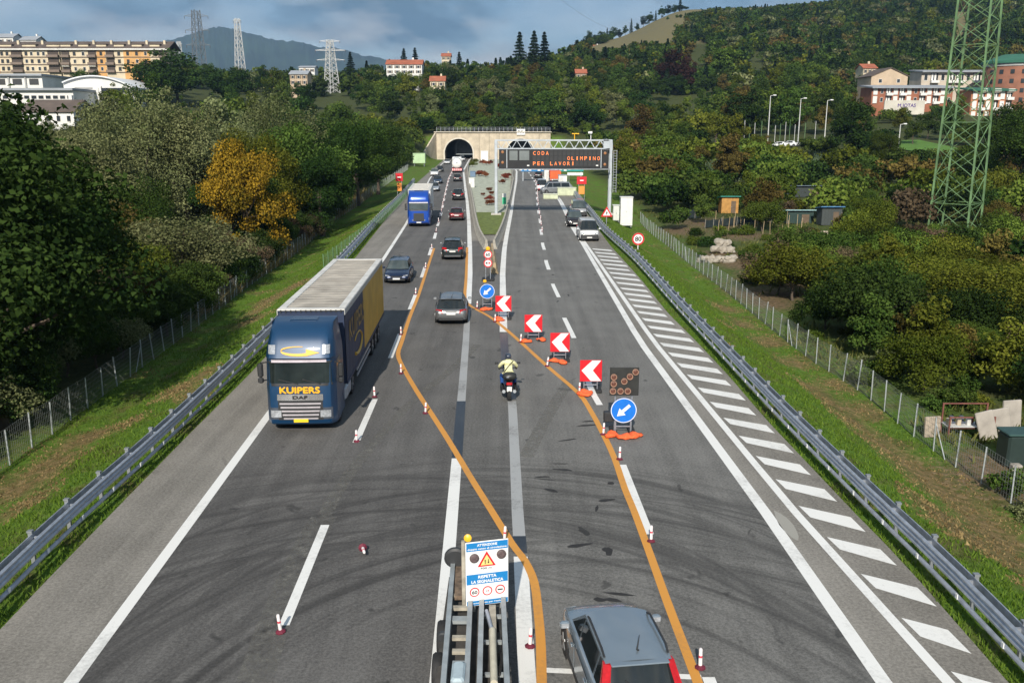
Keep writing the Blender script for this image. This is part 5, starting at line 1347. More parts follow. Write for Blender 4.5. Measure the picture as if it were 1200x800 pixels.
wheels(t, [(s*1.0, yy) for s in (-1, 1) for yy in (1.2, 2.5, 3.8, 12.9, 9.6)], .5, .38)
for s in (-1, 1):
    b = MB(); b.box((s*.95, .02, 1.1), (.35, .06, .16)); b.build('tail_light', TAIL, t)
# small works lorry with orange body, past the gantry
g = P(651, 216); t = thing('works_lorry', 'works lorry with an orange red load body parked past the gantry', 'lorry', (g.x, g.y, Zr))
b = MB(); b.bbox((0, 3, 1.75), (2.2, 5.5, 1.5), .06); b.build('load_body', pm('orange_red_body', (.72,.12,.03), .5, 0, .15, 1), t)
for k_ in range(5):
    b = MB(); b.box((-1.0+.5*k_, .22, 1.75), (.06, .06, 1.4)); b.build('tailboard_rib', pm('orange_red_rib', (.60,.10,.03), .5), t)
b = MB(); b.bbox((0, 6.8, 1.45), (2.1, 1.7, 2.0), .15); b.build('cab', WHT, t)
b = MB(); b.box((0, 3.6, .75), (1.0, 7, .25)); b.build('chassis', DARK, t); wheels(t, [(s*.95, yy) for s in (-1, 1) for yy in (1.5, 6.6)], .42, .3)
b = MB(); b.box((0, .2, .85), (2.2, .06, .22)); b.build('rear_beam', WHITE, t)
for s in (-1, 1):
    b = MB(); b.box((s*.9, .15, .85), (.28, .05, .16)); b.build('tail_light', TAIL, t)
a, c = P(643.5, 213), P(659.5, 219)
for q_, lab, w_, h_ in ((a, 'white site cabin left of the works lorry past the gantry', 2.0, 2.3), (c, 'pale site cabin right of the works lorry past the gantry', 1.6, 2.0)):
    t = thing('site_cabin', lab, 'cabin', (q_.x, q_.y, Zr)); b = MB(); b.bbox((0, 1.2, h_/2+.1), (w_, 2.4, h_), .05); b.build('cabin_body', WBOX, t)
    b = MB(); b.box((-.3, -.01, h_*.5), (.8, .04, h_*.78)); dr = b.build('door', pm('pale_door', (.55,.55,.53), .5), t); b = MB(); b.box((0, -.05, h_*.5), (.06, .05, .14)); b.build('handle', DARK, dr)
    b = MB(); b.bbox((0, 1.2, h_+.13), (w_+.2, 2.6, .1), .03); b.build('roof', GALV, t)
a = Q(674, 204, 180); t = thing('white_board', 'long white board on posts past the gantry above the verge', 'sign', (a.x, 180, H(a.x, 180)))
zc = a.z-H(a.x, 180); b = MB(); b.bbox((0, 0, zc), (3.1, .06, .55), .01); b.build('panel', WHITE, t)
for s in (-1.2, 1.2):
    b = MB(); b.tube([(s, .06, zc+.2), (s, .06, -.1)], .05, 6); b.build('post', GALV, t)

# ------------------------------------------------------------------ motorcycle and rider
g = P(595.5, 469.5); g = Vector((g.x, g.y+.75, Zr)); MYAW = radians(3)
t = thing('motorcycle', 'black touring motorcycle with a top case riding away in the middle of the road', 'motorcycle', g, MYAW)
MB_BLK = pm('motorcycle_black', (.016,.016,.018), .3, 0, .2, 6, coat=.4)
for yy, r_ in ((-.72, .31), (.78, .31)):
    b = MB(); b.lathe([(r_*.66,-.06),(r_*.9,-.075),(r_,-.03),(r_,.03),(r_*.9,.075),(r_*.66,.06)], 22, Matrix.Translation((0, yy, r_)) @ Matrix.Rotation(pi/2, 4, 'Y')); w_ = b.build('wheel', TYRE, t, smooth=40)
    b = MB(); b.lathe([(.02,-.03),(r_*.66,-.04),(r_*.66,.04),(.02,.03)], 18, Matrix.Translation((0, yy, r_)) @ Matrix.Rotation(pi/2, 4, 'Y')); b.build('rim', RIM, w_)
b = MB(); rings = []
for yy, w_, z0, z1 in ((-.78,.07,.62,.74),(-.55,.13,.45,.82),(-.2,.17,.32,.80),(.1,.18,.28,.88),(.35,.20,.30,1.02),(.62,.22,.45,1.05),(.80,.12,.62,.98)):
    rings.append([Vector((w_*cos(2*pi*k_/12), yy, (z0+z1)/2+(z1-z0)/2*sin(2*pi*k_/12))) for k_ in range(12)])
b.loft(rings); b.build('fairing', MB_BLK, t, smooth=True)
b = MB(); b.bbox((0, -.28, .83), (.30, .78, .10), .04); b.build('seat', BLACK, t, smooth=40)
b = MB(); b.bbox((.02, -.72, 1.03), (.54, .42, .30), .09); tcs = b.build('top_case', pm('top_case_black', (.022,.023,.022), .45, 0, .2, 8), t, smooth=50)
b = MB(); b.box((-.06, -.935, 1.04), (.10, .01, .04)); b.build('case_badge', GALV, tcs)
b = MB(); b.bbox((0, -.92, .76), (.24, .06, .12), .02); b.build('tail_light', TAIL, t)
b = MB(); b.box((.0, -.97, .55), (.20, .015, .20)); b.build('rear_plate', PLATE, t)
b = MB(); b.bbox((0, -.93, .55), (.16, .05, .36), .02); b.build('rear_fender', DARK, t)
for s in (-1, 1):
    b = MB(); b.bbox((s*.27, -.52, .50), (.17, .48, .30), .06); b.build('pannier', MB_BLK, t, smooth=50)
    b = MB(); b.tube([(s*.18, -.2, .32), (s*.22, -.85, .42)], [.05,.07], 10); b.build('exhaust', GALV_D, t, smooth=40)
    b = MB(); b.tube([(s*.06, .48, 1.05), (s*.32, .40, 1.08), (s*.38, .34, 1.06)], .018, 8); b.build('handlebar', DARK, t)
    b = MB(); b.tube([(s*.30, .45, 1.08), (s*.44, .50, 1.24)], .010, 6); b.bbox((s*.46, .50, 1.26), (.15, .04, .09), .02); b.build('mirror', DARK, t)
    b = MB(); b.tube([(s*.08, .62, 1.0), (s*.08, .80, .32)], .026, 8); b.build('fork', GALV_D, t)
b = MB(); b.add([(-.2,.66,1.02),(.2,.66,1.02),(.15,.50,1.34),(-.15,.50,1.34),(0,.72,1.02),(0,.56,1.36)], [(0,4,5,3),(4,1,2,5)]); b.build('windshield', GLASS, t)
# rider: one continuous body grown over a posed skeleton
rd = thing('person', 'motorcycle rider in a pale yellow jacket with a dark shoulder strap and blue trousers', 'person', g, MYAW)
def skin(name, joints, edges, mat, parent, root=0, sub=2):
    me = bpy.data.meshes.new(name); me.from_pydata([j[0] for j in joints], edges, []); o = put(name, me, parent)
    sk = o.modifiers.new('skin', 'SKIN'); lay = me.skin_vertices[0] if me.skin_vertices else None
    if lay is None:
        bm = bmesh.new(); bm.from_mesh(me); bm.verts.layers.skin.verify(); bm.to_mesh(me); bm.free(); lay = me.skin_vertices[0]
    for i, j in enumerate(joints):
        r_ = j[1]; lay.data[i].radius = (r_, r_) if not isinstance(r_, tuple) else r_
    lay.data[root].use_root = True
    ss = o.modifiers.new('sub', 'SUBSURF'); ss.levels = sub; ss.render_levels = sub
    me.materials.append(mat); return o
def bodymat():
    m, n, b = _nodes('rider_clothes'); N = n.nodes.new; K = n.links.new
    tc_ = N('ShaderNodeTexCoord'); sp = N('ShaderNodeSeparateXYZ'); K(tc_.outputs['Object'], sp.inputs[0])
    r1 = N('ShaderNodeMath'); r1.operation = 'GREATER_THAN'; r1.inputs[1].default_value = .99; K(sp.outputs[2], r1.inputs[0])
    ns = N('ShaderNodeTexNoise'); ns.inputs['Scale'].default_value = 9; K(tc_.outputs['Object'], ns.inputs['Vector'])
    j = N('ShaderNodeMixRGB'); j.inputs['Color1'].default_value = (.62,.62,.25,1); j.inputs['Color2'].default_value = (.78,.74,.52,1); K(ns.outputs['Fac'], j.inputs['Fac'])
    x = N('ShaderNodeMixRGB'); K(r1.outputs[0], x.inputs['Fac']); x.inputs['Color1'].default_value = (.010,.055,.22,1); K(j.outputs['Color'], x.inputs['Color2'])
    K(x.outputs['Color'], b.inputs['Base Color']); b.inputs['Roughness'].default_value = .8; return m
J = [((0,-.30,.98),(.17,.14)),((0,-.26,1.14),(.17,.13)),((0,-.14,1.34),(.20,.13)),((0,-.07,1.47),(.15,.10)),((0,-.03,1.56),.07),
     ((-.22,-.07,1.44),.085),((-.36,.08,1.24),.068),((-.36,.30,1.12),.05),((.22,-.07,1.44),.085),((.36,.08,1.24),.068),((.36,.30,1.12),.05),
     ((-.16,-.22,.95),.12),((-.27,.12,.86),.095),((-.25,-.02,.50),.07),((-.24,-.10,.34),.055),((-.24,.06,.30),.05),((.16,-.22,.95),.12),((.27,.12,.86),.095),((.25,-.02,.50),.07),((.24,-.10,.34),.055),((.24,.06,.30),.05)]
E = [(0,1),(1,2),(2,3),(3,4),(3,5),(5,6),(6,7),(3,8),(8,9),(9,10),(0,11),(11,12),(12,13),(13,14),(14,15),(0,16),(16,17),(17,18),(18,19),(19,20)]
body = skin('body', J, E, bodymat(), rd)
b = MB(); rings = []
for k_ in range(9):
    a = -pi/2+pi*k_/8; rings.append([Vector((max(.002, .135*cos(a))*cos(2*pi*i/16), .02+max(.002, .16*cos(a))*sin(2*pi*i/16), 1.66+.15*sin(a))) for i in range(16)])
b.loft(rings); hm = b.build('helmet', pm('dark_helmet', (.035,.045,.07), .2, 0, .5, 7, coat=.5), rd, smooth=True)
b = MB(); b.grid(lambda u, v: (.139*sin((u-.5)*2.2), .02+.166*cos((u-.5)*2.2), 1.60+.10*v), 10, 3); b.build('visor', GLASS, hm, smooth=True)
b = MB(); b.tube([(.20,-.12,1.50),(.10,-.24,1.44),(-.05,-.33,1.28),(-.16,-.36,1.14),(-.20,-.30,1.05)], .02, 6); b.build('shoulder_strap', DARK, rd)
for s in (-1, 1):
    b = MB()
    for k_ in range(4): b.tube([(s*.355+(.014*(k_-1.5))*s, .29, 1.115), (s*.36+(.018*(k_-1.5))*s, .37, 1.10), (s*.36+(.018*(k_-1.5))*s, .39, 1.055), (s*.36+(.018*(k_-1.5))*s, .355, 1.035)], [.014,.012,.011,.009], 6)
    b.tube([(s*.33, .29, 1.11), (s*.315, .34, 1.08), (s*.33, .37, 1.05)], [.014,.012,.010], 6); b.build('gloved_hand', BLACK, rd, smooth=True)
    b = MB(); b.bbox((s*.24, .02, .28), (.10, .27, .10), .04); b.build('boot', BLACK, rd, smooth=50)
# ================================================================== BUILDINGS, PYLONS, GARDENS
FRONTS = []; KEEP = []        # (x, y, radius) where no tree may stand
SIGHT = []       # (px0, px1, py, d): trees nearer than d in these columns stay below py
def wall_mat(n, c, var=.14): return pm(n, c, .9, 0, var, .35, .1)
CREAM, PEACH, TAN = wall_mat('cream_render', (.62,.53,.38)), wall_mat('orange_render', (.60,.34,.13)), wall_mat('tan_render', (.48,.37,.26))
BRICK, WHITEW, GREYW = wall_mat('red_brick', (.30,.115,.065), .2), wall_mat('white_render', (.70,.69,.66), .08), wall_mat('grey_render', (.36,.36,.35))
ROOFB, ROOFR, ROOFG = wall_mat('brown_tiles', (.105,.080,.066), .25), wall_mat('red_tiles', (.34,.105,.055), .25), wall_mat('green_roof_sheet', (.030,.13,.085), .15)
ROOFGREY, DKGLASS = wall_mat('grey_roof_sheet', (.30,.32,.35), .12), pm('window_glass', (.030,.035,.040), .12, 0, .3, .6)
SHUT, BALC, BROWN = pm('brown_shutter', (.12,.085,.055), .7, 0, .2, 2), wall_mat('balcony_parapet', (.20,.155,.125)), wall_mat('brown_band', (.16,.12,.095))
_WM = {}
def window_parts(t, x, y, z, w, h, mat=DKGLASS, frame=WHITEW, shut=None):
    k = (w, h, frame.name)
    if k not in _WM:
        b = MB(); b.box((0,-.03,0), (w,.10,h)); f = b.mesh('window', frame)
        b = MB(); b.box((0,-.10,0), (w*.84,.06,h*.86)); g = b.mesh('pane', DKGLASS); _WM[k] = (f, g)
    o = put('window', _WM[k][0], t, (x, y, z)); put('pane', _WM[k][1], o)
    if shut:
        ks = ('s', w, h)
        if ks not in _WM:
            b = MB(); b.box((0,-.07,0), (w*.45,.08,h)); _WM[ks] = b.mesh('shutter', SHUT)
        for s in (-1, 1): put('shutter', _WM[ks], o, (s*w*.78, 0, 0))
def site(px0, px1, d, sink=1.5):
    a, c = Q(px0, 150, d), Q(px1, 150, d); cx = (a.x+c.x)/2; return cx, c.x-a.x, min(H(a.x, d), H(c.x, d), H(cx, d))-sink
def gable_roof(t, W_, D_, z, rise, mat, along='x', over=.5, name='roof'):
    b = MB()
    if along == 'x':
        y0, y1 = -over, D_+over; ym = (y0+y1)/2; x0, x1 = -W_/2-over, W_/2+over
        pr = [(y0, z-.15), (ym, z+rise), (y1, z-.15), (y1, z+.10), (ym, z+rise+.25), (y0, z+.10)]
        b.loft([[Vector((x, yy, zz)) for yy, zz in pr] for x in (x0, x1)])
    else:
        x0, x1 = -W_/2-over, W_/2+over; pr = [(x0, z-.15), (0, z+rise), (x1, z-.15), (x1, z+.10), (0, z+rise+.25), (x0, z+.10)]
        b.loft([[Vector((xx, yy, zz)) for xx, zz in pr] for yy in (-over, D_+over)])
    return b.build(name, mat, t)
def house(name, label, px0, px1, py_eave, py_base, d, D_, roof, rise, wallm, floors, bays, yaw=0.0, shut=True, along='x', cat='house', sight=True, winm=WHITEW, chimney=True):
    cx, W_, zb = site(px0, px1, d); ze = Q((px0+px1)/2, py_eave, d).z; t = thing(name, label, cat, (cx, d, zb), yaw); h = ze-zb
    b = MB(); b.box((0, D_/2, h/2), (W_, D_, h)); b.build('wall', wallm, t)
    if along == 'y':
        b = MB(); b.plate([(-W_/2, h), (W_/2, h), (0, h+rise-.1)], -.0, .3); b.build('gable', wallm, t)
    else:
        for s in (-1, 1):
            b = MB(); x = s*(W_/2-.15); b.add([(x-.14, 0, h), (x-.14, D_, h), (x-.14, D_/2, h+rise-.1), (x+.14, 0, h), (x+.14, D_, h), (x+.14, D_/2, h+rise-.1)], [(0,1,2),(5,4,3),(0,3,4,1),(1,4,5,2),(2,5,3,0)]); b.build('gable', wallm, t)
    rf_ = gable_roof(t, W_, D_, h, rise, roof, along)
    if chimney:
        b = MB(); b.box((W_*.22, D_*.6, h+rise+.5), (.8, .8, 1.6)); b.build('chimney', wallm, rf_)
    top = ze-Q(0, py_base, d).z; fh = min(3.2, max(2.4, top/max(floors, 1)))
    for f_ in range(floors):
        for k in range(bays):
            window_parts(t, -W_/2+W_*(k+.5)/bays, 0, h-fh*(f_+.5)-.1, min(1.3, W_/bays*.4), 1.4, frame=winm, shut=shut)
    KEEP.append((cx, d+D_/2, max(W_, D_)*.62+2))
    if sight: SIGHT.append((px0-3, px1+3, py_base, d)); FRONTS.append((px0, px1, py_base, d))
    return t
# --- left: two long apartment blocks on the rise
def apartment(label, px0, px1, d, pattern, seed):
    cx, W_, zb = site(px0, px1, d, 3); ze = Q(px0, 58, d).z; h = ze-zb; D_ = 13; r = random.Random(seed)
    t = thing('apartment_building', label, 'building', (cx, d, zb)); b = MB(); b.box((0, D_/2, h/2), (W_, D_, h)); b.build('wall', CREAM, t)
    n = len(pattern); bw = W_/n; fh = 3.1
    for k, ch in enumerate(pattern):
        x = -W_/2+bw*(k+.5)
        if ch == 'o': b = MB(); b.box((x, -.04, h/2), (bw-.1, .12, h-.1)); b.build('orange_bay', PEACH, t)
        for f_ in range(3):
            z = h-fh*(f_+.5)-.25
            if ch == 'b':
                b = MB(); b.box((x, -.03, z), (bw*.92, .1, fh*.8)); rc_ = b.build('loggia_shade_panel', pm('loggia_shadow_paint', (.075,.06,.05), .9), t)  # flat dark panel on the wall: the loggia's shade is put into its colour
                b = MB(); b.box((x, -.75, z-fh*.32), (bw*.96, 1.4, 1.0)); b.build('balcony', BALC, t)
                if r.random() < .4: b = MB(); b.box((x, -.7, z+fh*.28), (bw*.8, 1.3, .25), rx=-.3); b.build('awning', pm('pale_awning', (.60,.58,.52), .8), t)
            else:
                m_ = 2 if bw > 4 else 1
                for q in range(m_): window_parts(t, x+(q-(m_-1)/2)*bw*.44, -.06, z, 1.2, 1.6, frame=SHUT if r.random() < .5 else WHITEW)
    for f_ in range(3):
        b = MB(); b.box((0, -.12, h-fh*(f_+1)-.1), (W_+.1, .30, .35)); b.build('string_course', BROWN, t)
    b = MB(); b.box((0, -.55, h-.05), (W_+1, 1.4, .55)); b.build('eaves', WHITEW, t)
    rf_ = gable_roof(t, W_, D_, h+.3, 3.2, ROOFB, 'x', 1.0)
    for k in range(n):
        if k % 2 == 0:
            x = -W_/2+bw*(k+.5); b = MB(); b.box((x, D_*.16, h+1.5), (bw*1.1, 2.6, 1.1)); b.build('dormer', CREAM, rf_)
            b = MB(); b.box((x, D_*.16, h+2.12), (bw*1.3, 3.2, .2)); b.build('dormer_roof', ROOFB, rf_)
        else:
            b = MB(); b.box((-W_/2+bw*(k+.4), D_*.28, h+3.0), (.9, .9, 1.8)); b.build('chimney', CREAM, rf_)
    KEEP.append((cx-W_*.3, d+6, 18)); KEEP.append((cx, d+6, 18)); KEEP.append((cx+W_*.3, d+6, 18)); SIGHT.append((px0, px1 if px1 < 160 else 152, 83, d))
    return t
apartment('long cream and orange apartment block at the far left edge of the hill', -75, 79, 405, 'oobcbocbccb'[:11], 1)
apartment('long cream and orange apartment block left of the umbrella pines', 81, 204, 400, 'bccbobcooocb', 2)
for s, lab, p0, p1, py, w in ((0, 'white house with slanted roof above the left apartment block', 0, 28, 44, 8), (1, 'small pale house peeping over the left apartment block roof', 36, 54, 47, 8)):
    house('hill_house', lab, p0, p1, py, 56, 470, 10, ROOFGREY, 2.0, WHITEW, 1, 3, sight=False)
# --- left: factory sheds
def shed_row(label, px0, px1, pyt, pyb, d, D_, roofm, strip, name='factory_shed'):
    cx, W_, zb = site(px0, px1, d, 2); ze = Q(px0, pyt, d).z; h = ze-zb; t = thing(name, label, 'building', (cx, d, zb))
    b = MB(); b.box((0, D_/2, h/2), (W_, D_, h)); b.build('wall', WHITEW, t)
    b = MB(); b.box((0, D_/2-.4, h+.3), (W_+1, D_+1.6, .7)); b.build('roof', roofm, t)
    hv = ze-Q(px0, pyb, d).z
    if strip == 'band':
        n = max(5, int(W_/2.2))
        for k in range(n): window_parts(t, -W_/2+W_*(k+.5)/n, 0, h-hv*.62, W_/n*.82, hv*.34)
    else:
        n = 6
        for k in range(n):
            b = MB(); b.box((-W_/2+W_*(k+.5)/n, -.05, h-hv*.5), (W_/n*.55, .2, hv*.5)); b.build('bay_opening', pm('dark_bay', (.05,.05,.05), .8), t)
            b = MB(); b.box((-W_/2+W_*(k+.02)/n, -.25, h-hv*.5), (.5, .5, hv)); b.build('pillar', GREYW, t)
    KEEP.append((cx, d+D_/2, max(W_*.55, D_*.6)+2)); SIGHT.append((px0, px1, pyb, d)); return t
shed_row('white factory shed with dark bays and a grey roof left of the arched hall', -60, 56, 89, 103, 320, 22, ROOFGREY, 'bays')
shed_row('low white factory building with a row of windows below the arched hall', -60, 90, 106, 119, 290, 18, ROOFGREY, 'band')
cx, W_, zb = site(80, 162, 305, 2); t = thing('arched_hall', 'white industrial hall with an arched roof behind the olive grey trees', 'building', (cx, 305, zb))
zr, zs = Q(115, 90, 305).z-zb, Q(115, 104, 305).z-zb; b = MB(); n = 18
prof = [(-W_/2+W_*k/n, zs+(zr-zs)*(1-((2*k/n-1.0+.15)/1.15 if k/n < .43 else (2*k/n-.85)/1.15)**2)) for k in range(n+1)]
poly = [(-W_/2, 0)]+prof+[(W_/2, 0)]; b.plate(poly[::-1], 0, 24); b.build('hall_wall', WHITEW, t)
b = MB(); b.loft([[Vector((x, y, z+dz)) for y, dz in ((-1, .0), (24.5, .0), (24.5, .4), (-1, .4))] for x, z in prof]); b.build('arched_roof', pm('white_roof_sheet', (.72,.73,.74), .5, 0, .06, .5), t, smooth=30)
b = MB(); b.box((W_*.18, -.1, zs-.5), (W_*.38, .3, 1.4)); b.build('window_band', DKGLASS, t); b = MB(); b.box((-W_*.22, -.1, zs+.2), (W_*.25, .3, .5)); b.build('louvre', GREYW, t)
b = MB(); b.box((W_*.02, -.3, zs*.55), (.8, .8, zs*1.1)); b.build('pillar', WHITEW, t)
KEEP.append((cx, 316, 18)); SIGHT.append((80, 120, 108, 305)); SIGHT.append((120, 160, 99, 305))
t = house('low_house', 'white house with a wide dark brown roof below the factory', 28, 88, 131, 146, 215, 11, ROOFB, 2.6, WHITEW, 1, 5, cat='house', shut=False)
# --- villas on the wooded hill ahead
house('villa', 'white villa with a long red roof on the wooded hill left of the tunnel', 455, 496, 75.5, 86, 480, 11, ROOFR, 2.4, WHITEW, 2, 5)
house('villa', 'small pale house with red gabled roof below the white villa', 505, 522, 95, 102, 440, 8, ROOFR, 2.2, CREAM, 1, 2)
house('villa', 'brick brown house with a grey roof left of the far white lattice pylon', 343, 363, 87, 98, 430, 9, ROOFGREY, 1.6, TAN, 2, 3)
house('villa', 'small white block house among trees behind the brick brown house', 354, 372, 79, 86, 520, 9, ROOFGREY, .8, WHITEW, 1, 3, chimney=False)
house('villa', 'yellowish house half hidden by conifers on the central ridge', 519, 529, 66, 75, 560, 8, ROOFR, 1.8, CREAM, 2, 2)
house('villa', 'white house with a red tiled roof on the hillside right of the dark purple tree', 807, 824, 66.5, 75.5, 620, 9, ROOFR, 2.6, WHITEW, 1, 3)
house('villa', 'little pale house below the meadow ridge', 692, 701, 56, 60, 800, 8, ROOFR, 2.2, WHITEW, 1, 2)
house('villa', 'red roofed house sunk in the woods above the message board', 674, 686, 86, 90, 470, 8, ROOFR, 2.0, TAN, 1, 2)
house('villa', 'flat white building at the wood edge on the right hill', 876, 890, 75.5, 80.5, 560, 9, ROOFGREY, .6, WHITEW, 1, 3, chimney=False)
house('villa', 'lone pale farmhouse high on the wooded right hill behind the green pylon', 1106, 1119, 34.5, 41, 760, 9, ROOFR, 2.4, CREAM, 2, 3)
house('villa', 'yellow house with a chimney above the tan gabled building', 1006, 1021, 80, 89, 400, 9, ROOFR, 1.8, CREAM, 2, 3)
house('villa', 'small white farmhouse at the top of the meadow on the ridge', 798, 806, 26, 30, 1000, 10, ROOFR, 2.5, WHITEW, 1, 2, sight=False)
# --- right: terraced flats
house('gabled_block', 'tan gabled building end at the left of the right hand flats', 1016, 1058, 89.5, 124, 350, 14, ROOFB, 3.0, TAN, 2, 2, along='y', shut=False, cat='building', chimney=False)
def terrace(label, px0, px1, pyt, pyb, d, wallm, roofm, pattern, panel, seed, awn=False):
    cx, W_, zb = site(px0, px1, d, 3); ze = Q(px0, pyt, d).z; h = ze-zb; t = thing('terraced_flats', label, 'building', (cx, d, zb)); D_ = 11
    hv = ze-Q(px0, pyb, d).z; fl_ = max(1, round(hv/3.2)); fh = hv/fl_
    b = MB(); b.box((0, D_/2, h/2), (W_, D_, h)); b.build('wall', wallm, t)
    b = MB(); b.box((0, D_/2-.6, h+.3), (W_+1.0, D_+2.2, .5), rx=radians(5)); b.build('roof', roofm, t)
    n = len(pattern); bw = W_/n
    for k, ch in enumerate(pattern):
        x = -W_/2+bw*(k+.5)
        for f_ in range(fl_):
            z = h-fh*(f_+.5)
            if ch == 'w': window_parts(t, x, 0, z, bw*.42, fh*.55)
            elif ch == 'p': b = MB(); b.box((x, -.14, z), (bw*.62, .3, fh*.84)); b.build('white_panel', WHITEW, t)
            elif ch == 'g':
                b = MB(); b.box((x, -.03, z+.1), (bw*.86, .1, fh*.66)); b.build('glazing', DKGLASS, t)
                for q in (-.25, .1): 
                    b = MB(); b.box((x+bw*q, -.09, z+.1), (bw*.22, .06, fh*.60)); b.build('curtain', WHITEW, t)
                b = MB(); b.box((x, -.8, z-fh*.36), (bw*.95, 1.4, .95)); b.build('balcony', panel, t)
                if awn and f_ == 0: b = MB(); b.box((x, -.8, z+fh*.36), (bw*.95, 1.6, .9), rx=-.35); b.build('awning', pm('striped_awning', (.62,.60,.55), .8), t)
    KEEP.append((cx, d+5, W_*.55+3)); SIGHT.append((px0, px1, pyb, d)); return t
terrace('brick terraced flats with white balcony panels below the tan gabled building', 1018, 1112, 102, 122, 338, BRICK, ROOFGREY, 'pwgpgpwgpgpw', WHITEW, 1)
terrace('pale upper row of flats behind the brick terrace', 1074, 1172, 83.5, 98, 365, wall_mat('pale_beige_render', (.52,.45,.37)), ROOFGREY, 'wgwggwgwgw', WHITEW, 2)
terrace('brick flats under a green roof behind the green pylon', 1134, 1182, 105, 142, 320, wall_mat('orange_brick', (.42,.17,.08), .15), ROOFG, 'pgpgpg', WHITEW, 3, True)
cx, W_, zb = site(1174, 1240, 330, 2); ze = Q(1190, 72, 330).z-zb; t = thing('round_brick_building', 'tall curved brick building with a green roof at the right edge', 'building', (cx, 346, zb)); R_ = W_/2
b = MB(); b.lathe([(R_, 0), (R_, ze)], 40); b.build('wall', wall_mat('brown_brick', (.27,.12,.075), .2), t, smooth=40)
b = MB(); b.lathe([(R_+1, ze), (R_+1, ze+.8), (R_*.4, ze+3.4), (.1, ze+3.6)], 40); b.build('roof', ROOFG, t, smooth=20)
b = MB(); b.lathe([(R_+.3, ze-1.0), (R_+.3, ze)], 40); b.build('cornice', GREYW, t)
for f_ in range(4):
    for k in range(7):
        a = pi+.35+k*.36; M_ = Matrix.Translation((R_*cos(a), R_*sin(a), ze-3.0-3.3*f_)) @ Matrix.Rotation(a+pi/2, 4, 'Z'); b = MB(); b.M = M_; b.box((0, 0, 0), (1.3, .3, 1.5)); b.build('window', DKGLASS, t)
KEEP.append((cx, 346, R_+4)); SIGHT.append((1172, 1230, 108, 330))
# retaining wall with painted letters below the terrace
q = Q(1060, 124, 322); t = thing('retaining_wall', 'pale retaining wall with purple lettering below the brick terrace', 'wall', (q.x, 322, q.z-3))
b = MB(); b.box((0, .3, 2.4), (14, .6, 4.8)); pn = b.build('wall_panel', wall_mat('pale_wall', (.55,.52,.45)), t); text('M JOTAS', 6.2, 1.5, .8, -.02, 2.9, pm('purple_paint', (.10,.06,.22), .7), pn, bold=.06)
SIGHT.append((1046, 1078, 127, 322)); KEEP.append((q.x, 322, 9))
q = Q(1009, 122, 330); t = thing('wooden_pavilion', 'small open wooden pavilion left of the brick terrace', 'shed', (q.x, 330, H(q.x, 330)))
for s in (-1, 1):
    for yy in (0, 3): b = MB(); b.box((s*1.7, yy, 2), (.25, .25, 4)); b.build('post', SHUT, t)
b = MB(); b.box((0, 1.5, 4.1), (4.6, 4.2, .3)); b.build('roof', ROOFB, t)
# --- lattice pylons
def pylon(label, base, Ht, w0, w1, mat, thick, npan, arms, rz=radians(45), legs_d=1.4):
    t = thing('lattice_pylon', label, 'pylon', base, rz)
    def cor(k, f): 
        w = (w0+(w1-w0)*f)/2; return Vector((w*(1, -1, -1, 1)[k], w*(1, 1, -1, -1)[k], Ht*f))
    for k in range(4):
        b = MB(); b.beam(cor(k, 0)-Vector((0,0,1)), cor(k, 1), thick*legs_d); b.build('leg', mat, t)
    fs = [0]
    for i in range(npan): fs.append(fs[-1]+1.0*(1-.45*i/npan))
    fs = [f/fs[-1] for f in fs]
    for i in range(npan):
        for k in range(4):
            j = (k+1) % 4; b = MB(); b.beam(cor(k, fs[i]), cor(j, fs[i+1]), thick*.62); b.build('brace', mat, t); b = MB(); b.beam(cor(j, fs[i]), cor(k, fs[i+1]), thick*.62); b.build('brace', mat, t)
            if i % 3 == 0: b = MB(); b.beam(cor(k, fs[i+1]), cor(j, fs[i+1]), thick*.6); b.build('brace', mat, t)
    M_ = Matrix.Rotation(-rz, 3, 'Z')
    for f, L_ in arms:
        for s in (-1, 1):
            w = (w0+(w1-w0)*f)/2; tip = M_ @ Vector((s*L_, 0, Ht*f+.2)); b = MB()
            for dz, yy in ((0, -w*.8), (0, w*.8), (1.4*Ht/40, 0)): b.beam(M_ @ Vector((s*w*.5, yy, Ht*f+dz)), tip, thick*.6)
            ar = b.build('cross_arm', mat, t); b = MB(); b.tube([tip, tip-Vector((0,0,1.6*Ht/40))], thick*.4, 6); b.build('insulator', pm('insulator_glass', (.10,.07,.05), .3), ar)
    return t
PG = pm('green_pylon_paint', (.135,.235,.105), .6, .1, .3, .8); PW = pm('pale_pylon_steel', (.62,.62,.60), .5, .2, .1, .5); PD = pm('dark_pylon_steel', (.17,.19,.21), .6, .2, .1, .5)
gp = Pt(1118, 270); pylon('tall green lattice pylon rising from the bushes on the right', gp, 46, 4.7, 3.0, PG, .115, 17, ((.90,5),(.98,4)), legs_d=1.7); KEEP.append((gp.x, gp.y, 5)); SIGHT.append((1085, 1150, 262, gp.y))
q = Q(390, 128, 470); pylon('white lattice pylon with cross arms in front of the central ridge', (q.x, 470, H(q.x, 470)), Q(390, 47, 470).z-H(q.x, 470), 6.0, 2.2, PW, .25, 11, ((.97,5.0),(.80,7.5),(.62,7.0)), legs_d=1.3); SIGHT.append((381, 401, 122, 470)); KEEP.append((q.x, 470, 6))
q = Q(234, 75, 640); pylon('dark lattice pylon against the sky left of the blue mountain', (q.x, 640, H(q.x, 640)), Q(234, 12, 640).z-H(q.x, 640), 8, 4.0, PD, .34, 9, ((.92,8),(.74,8),(.55,8))); SIGHT.append((224, 244, 72, 640))
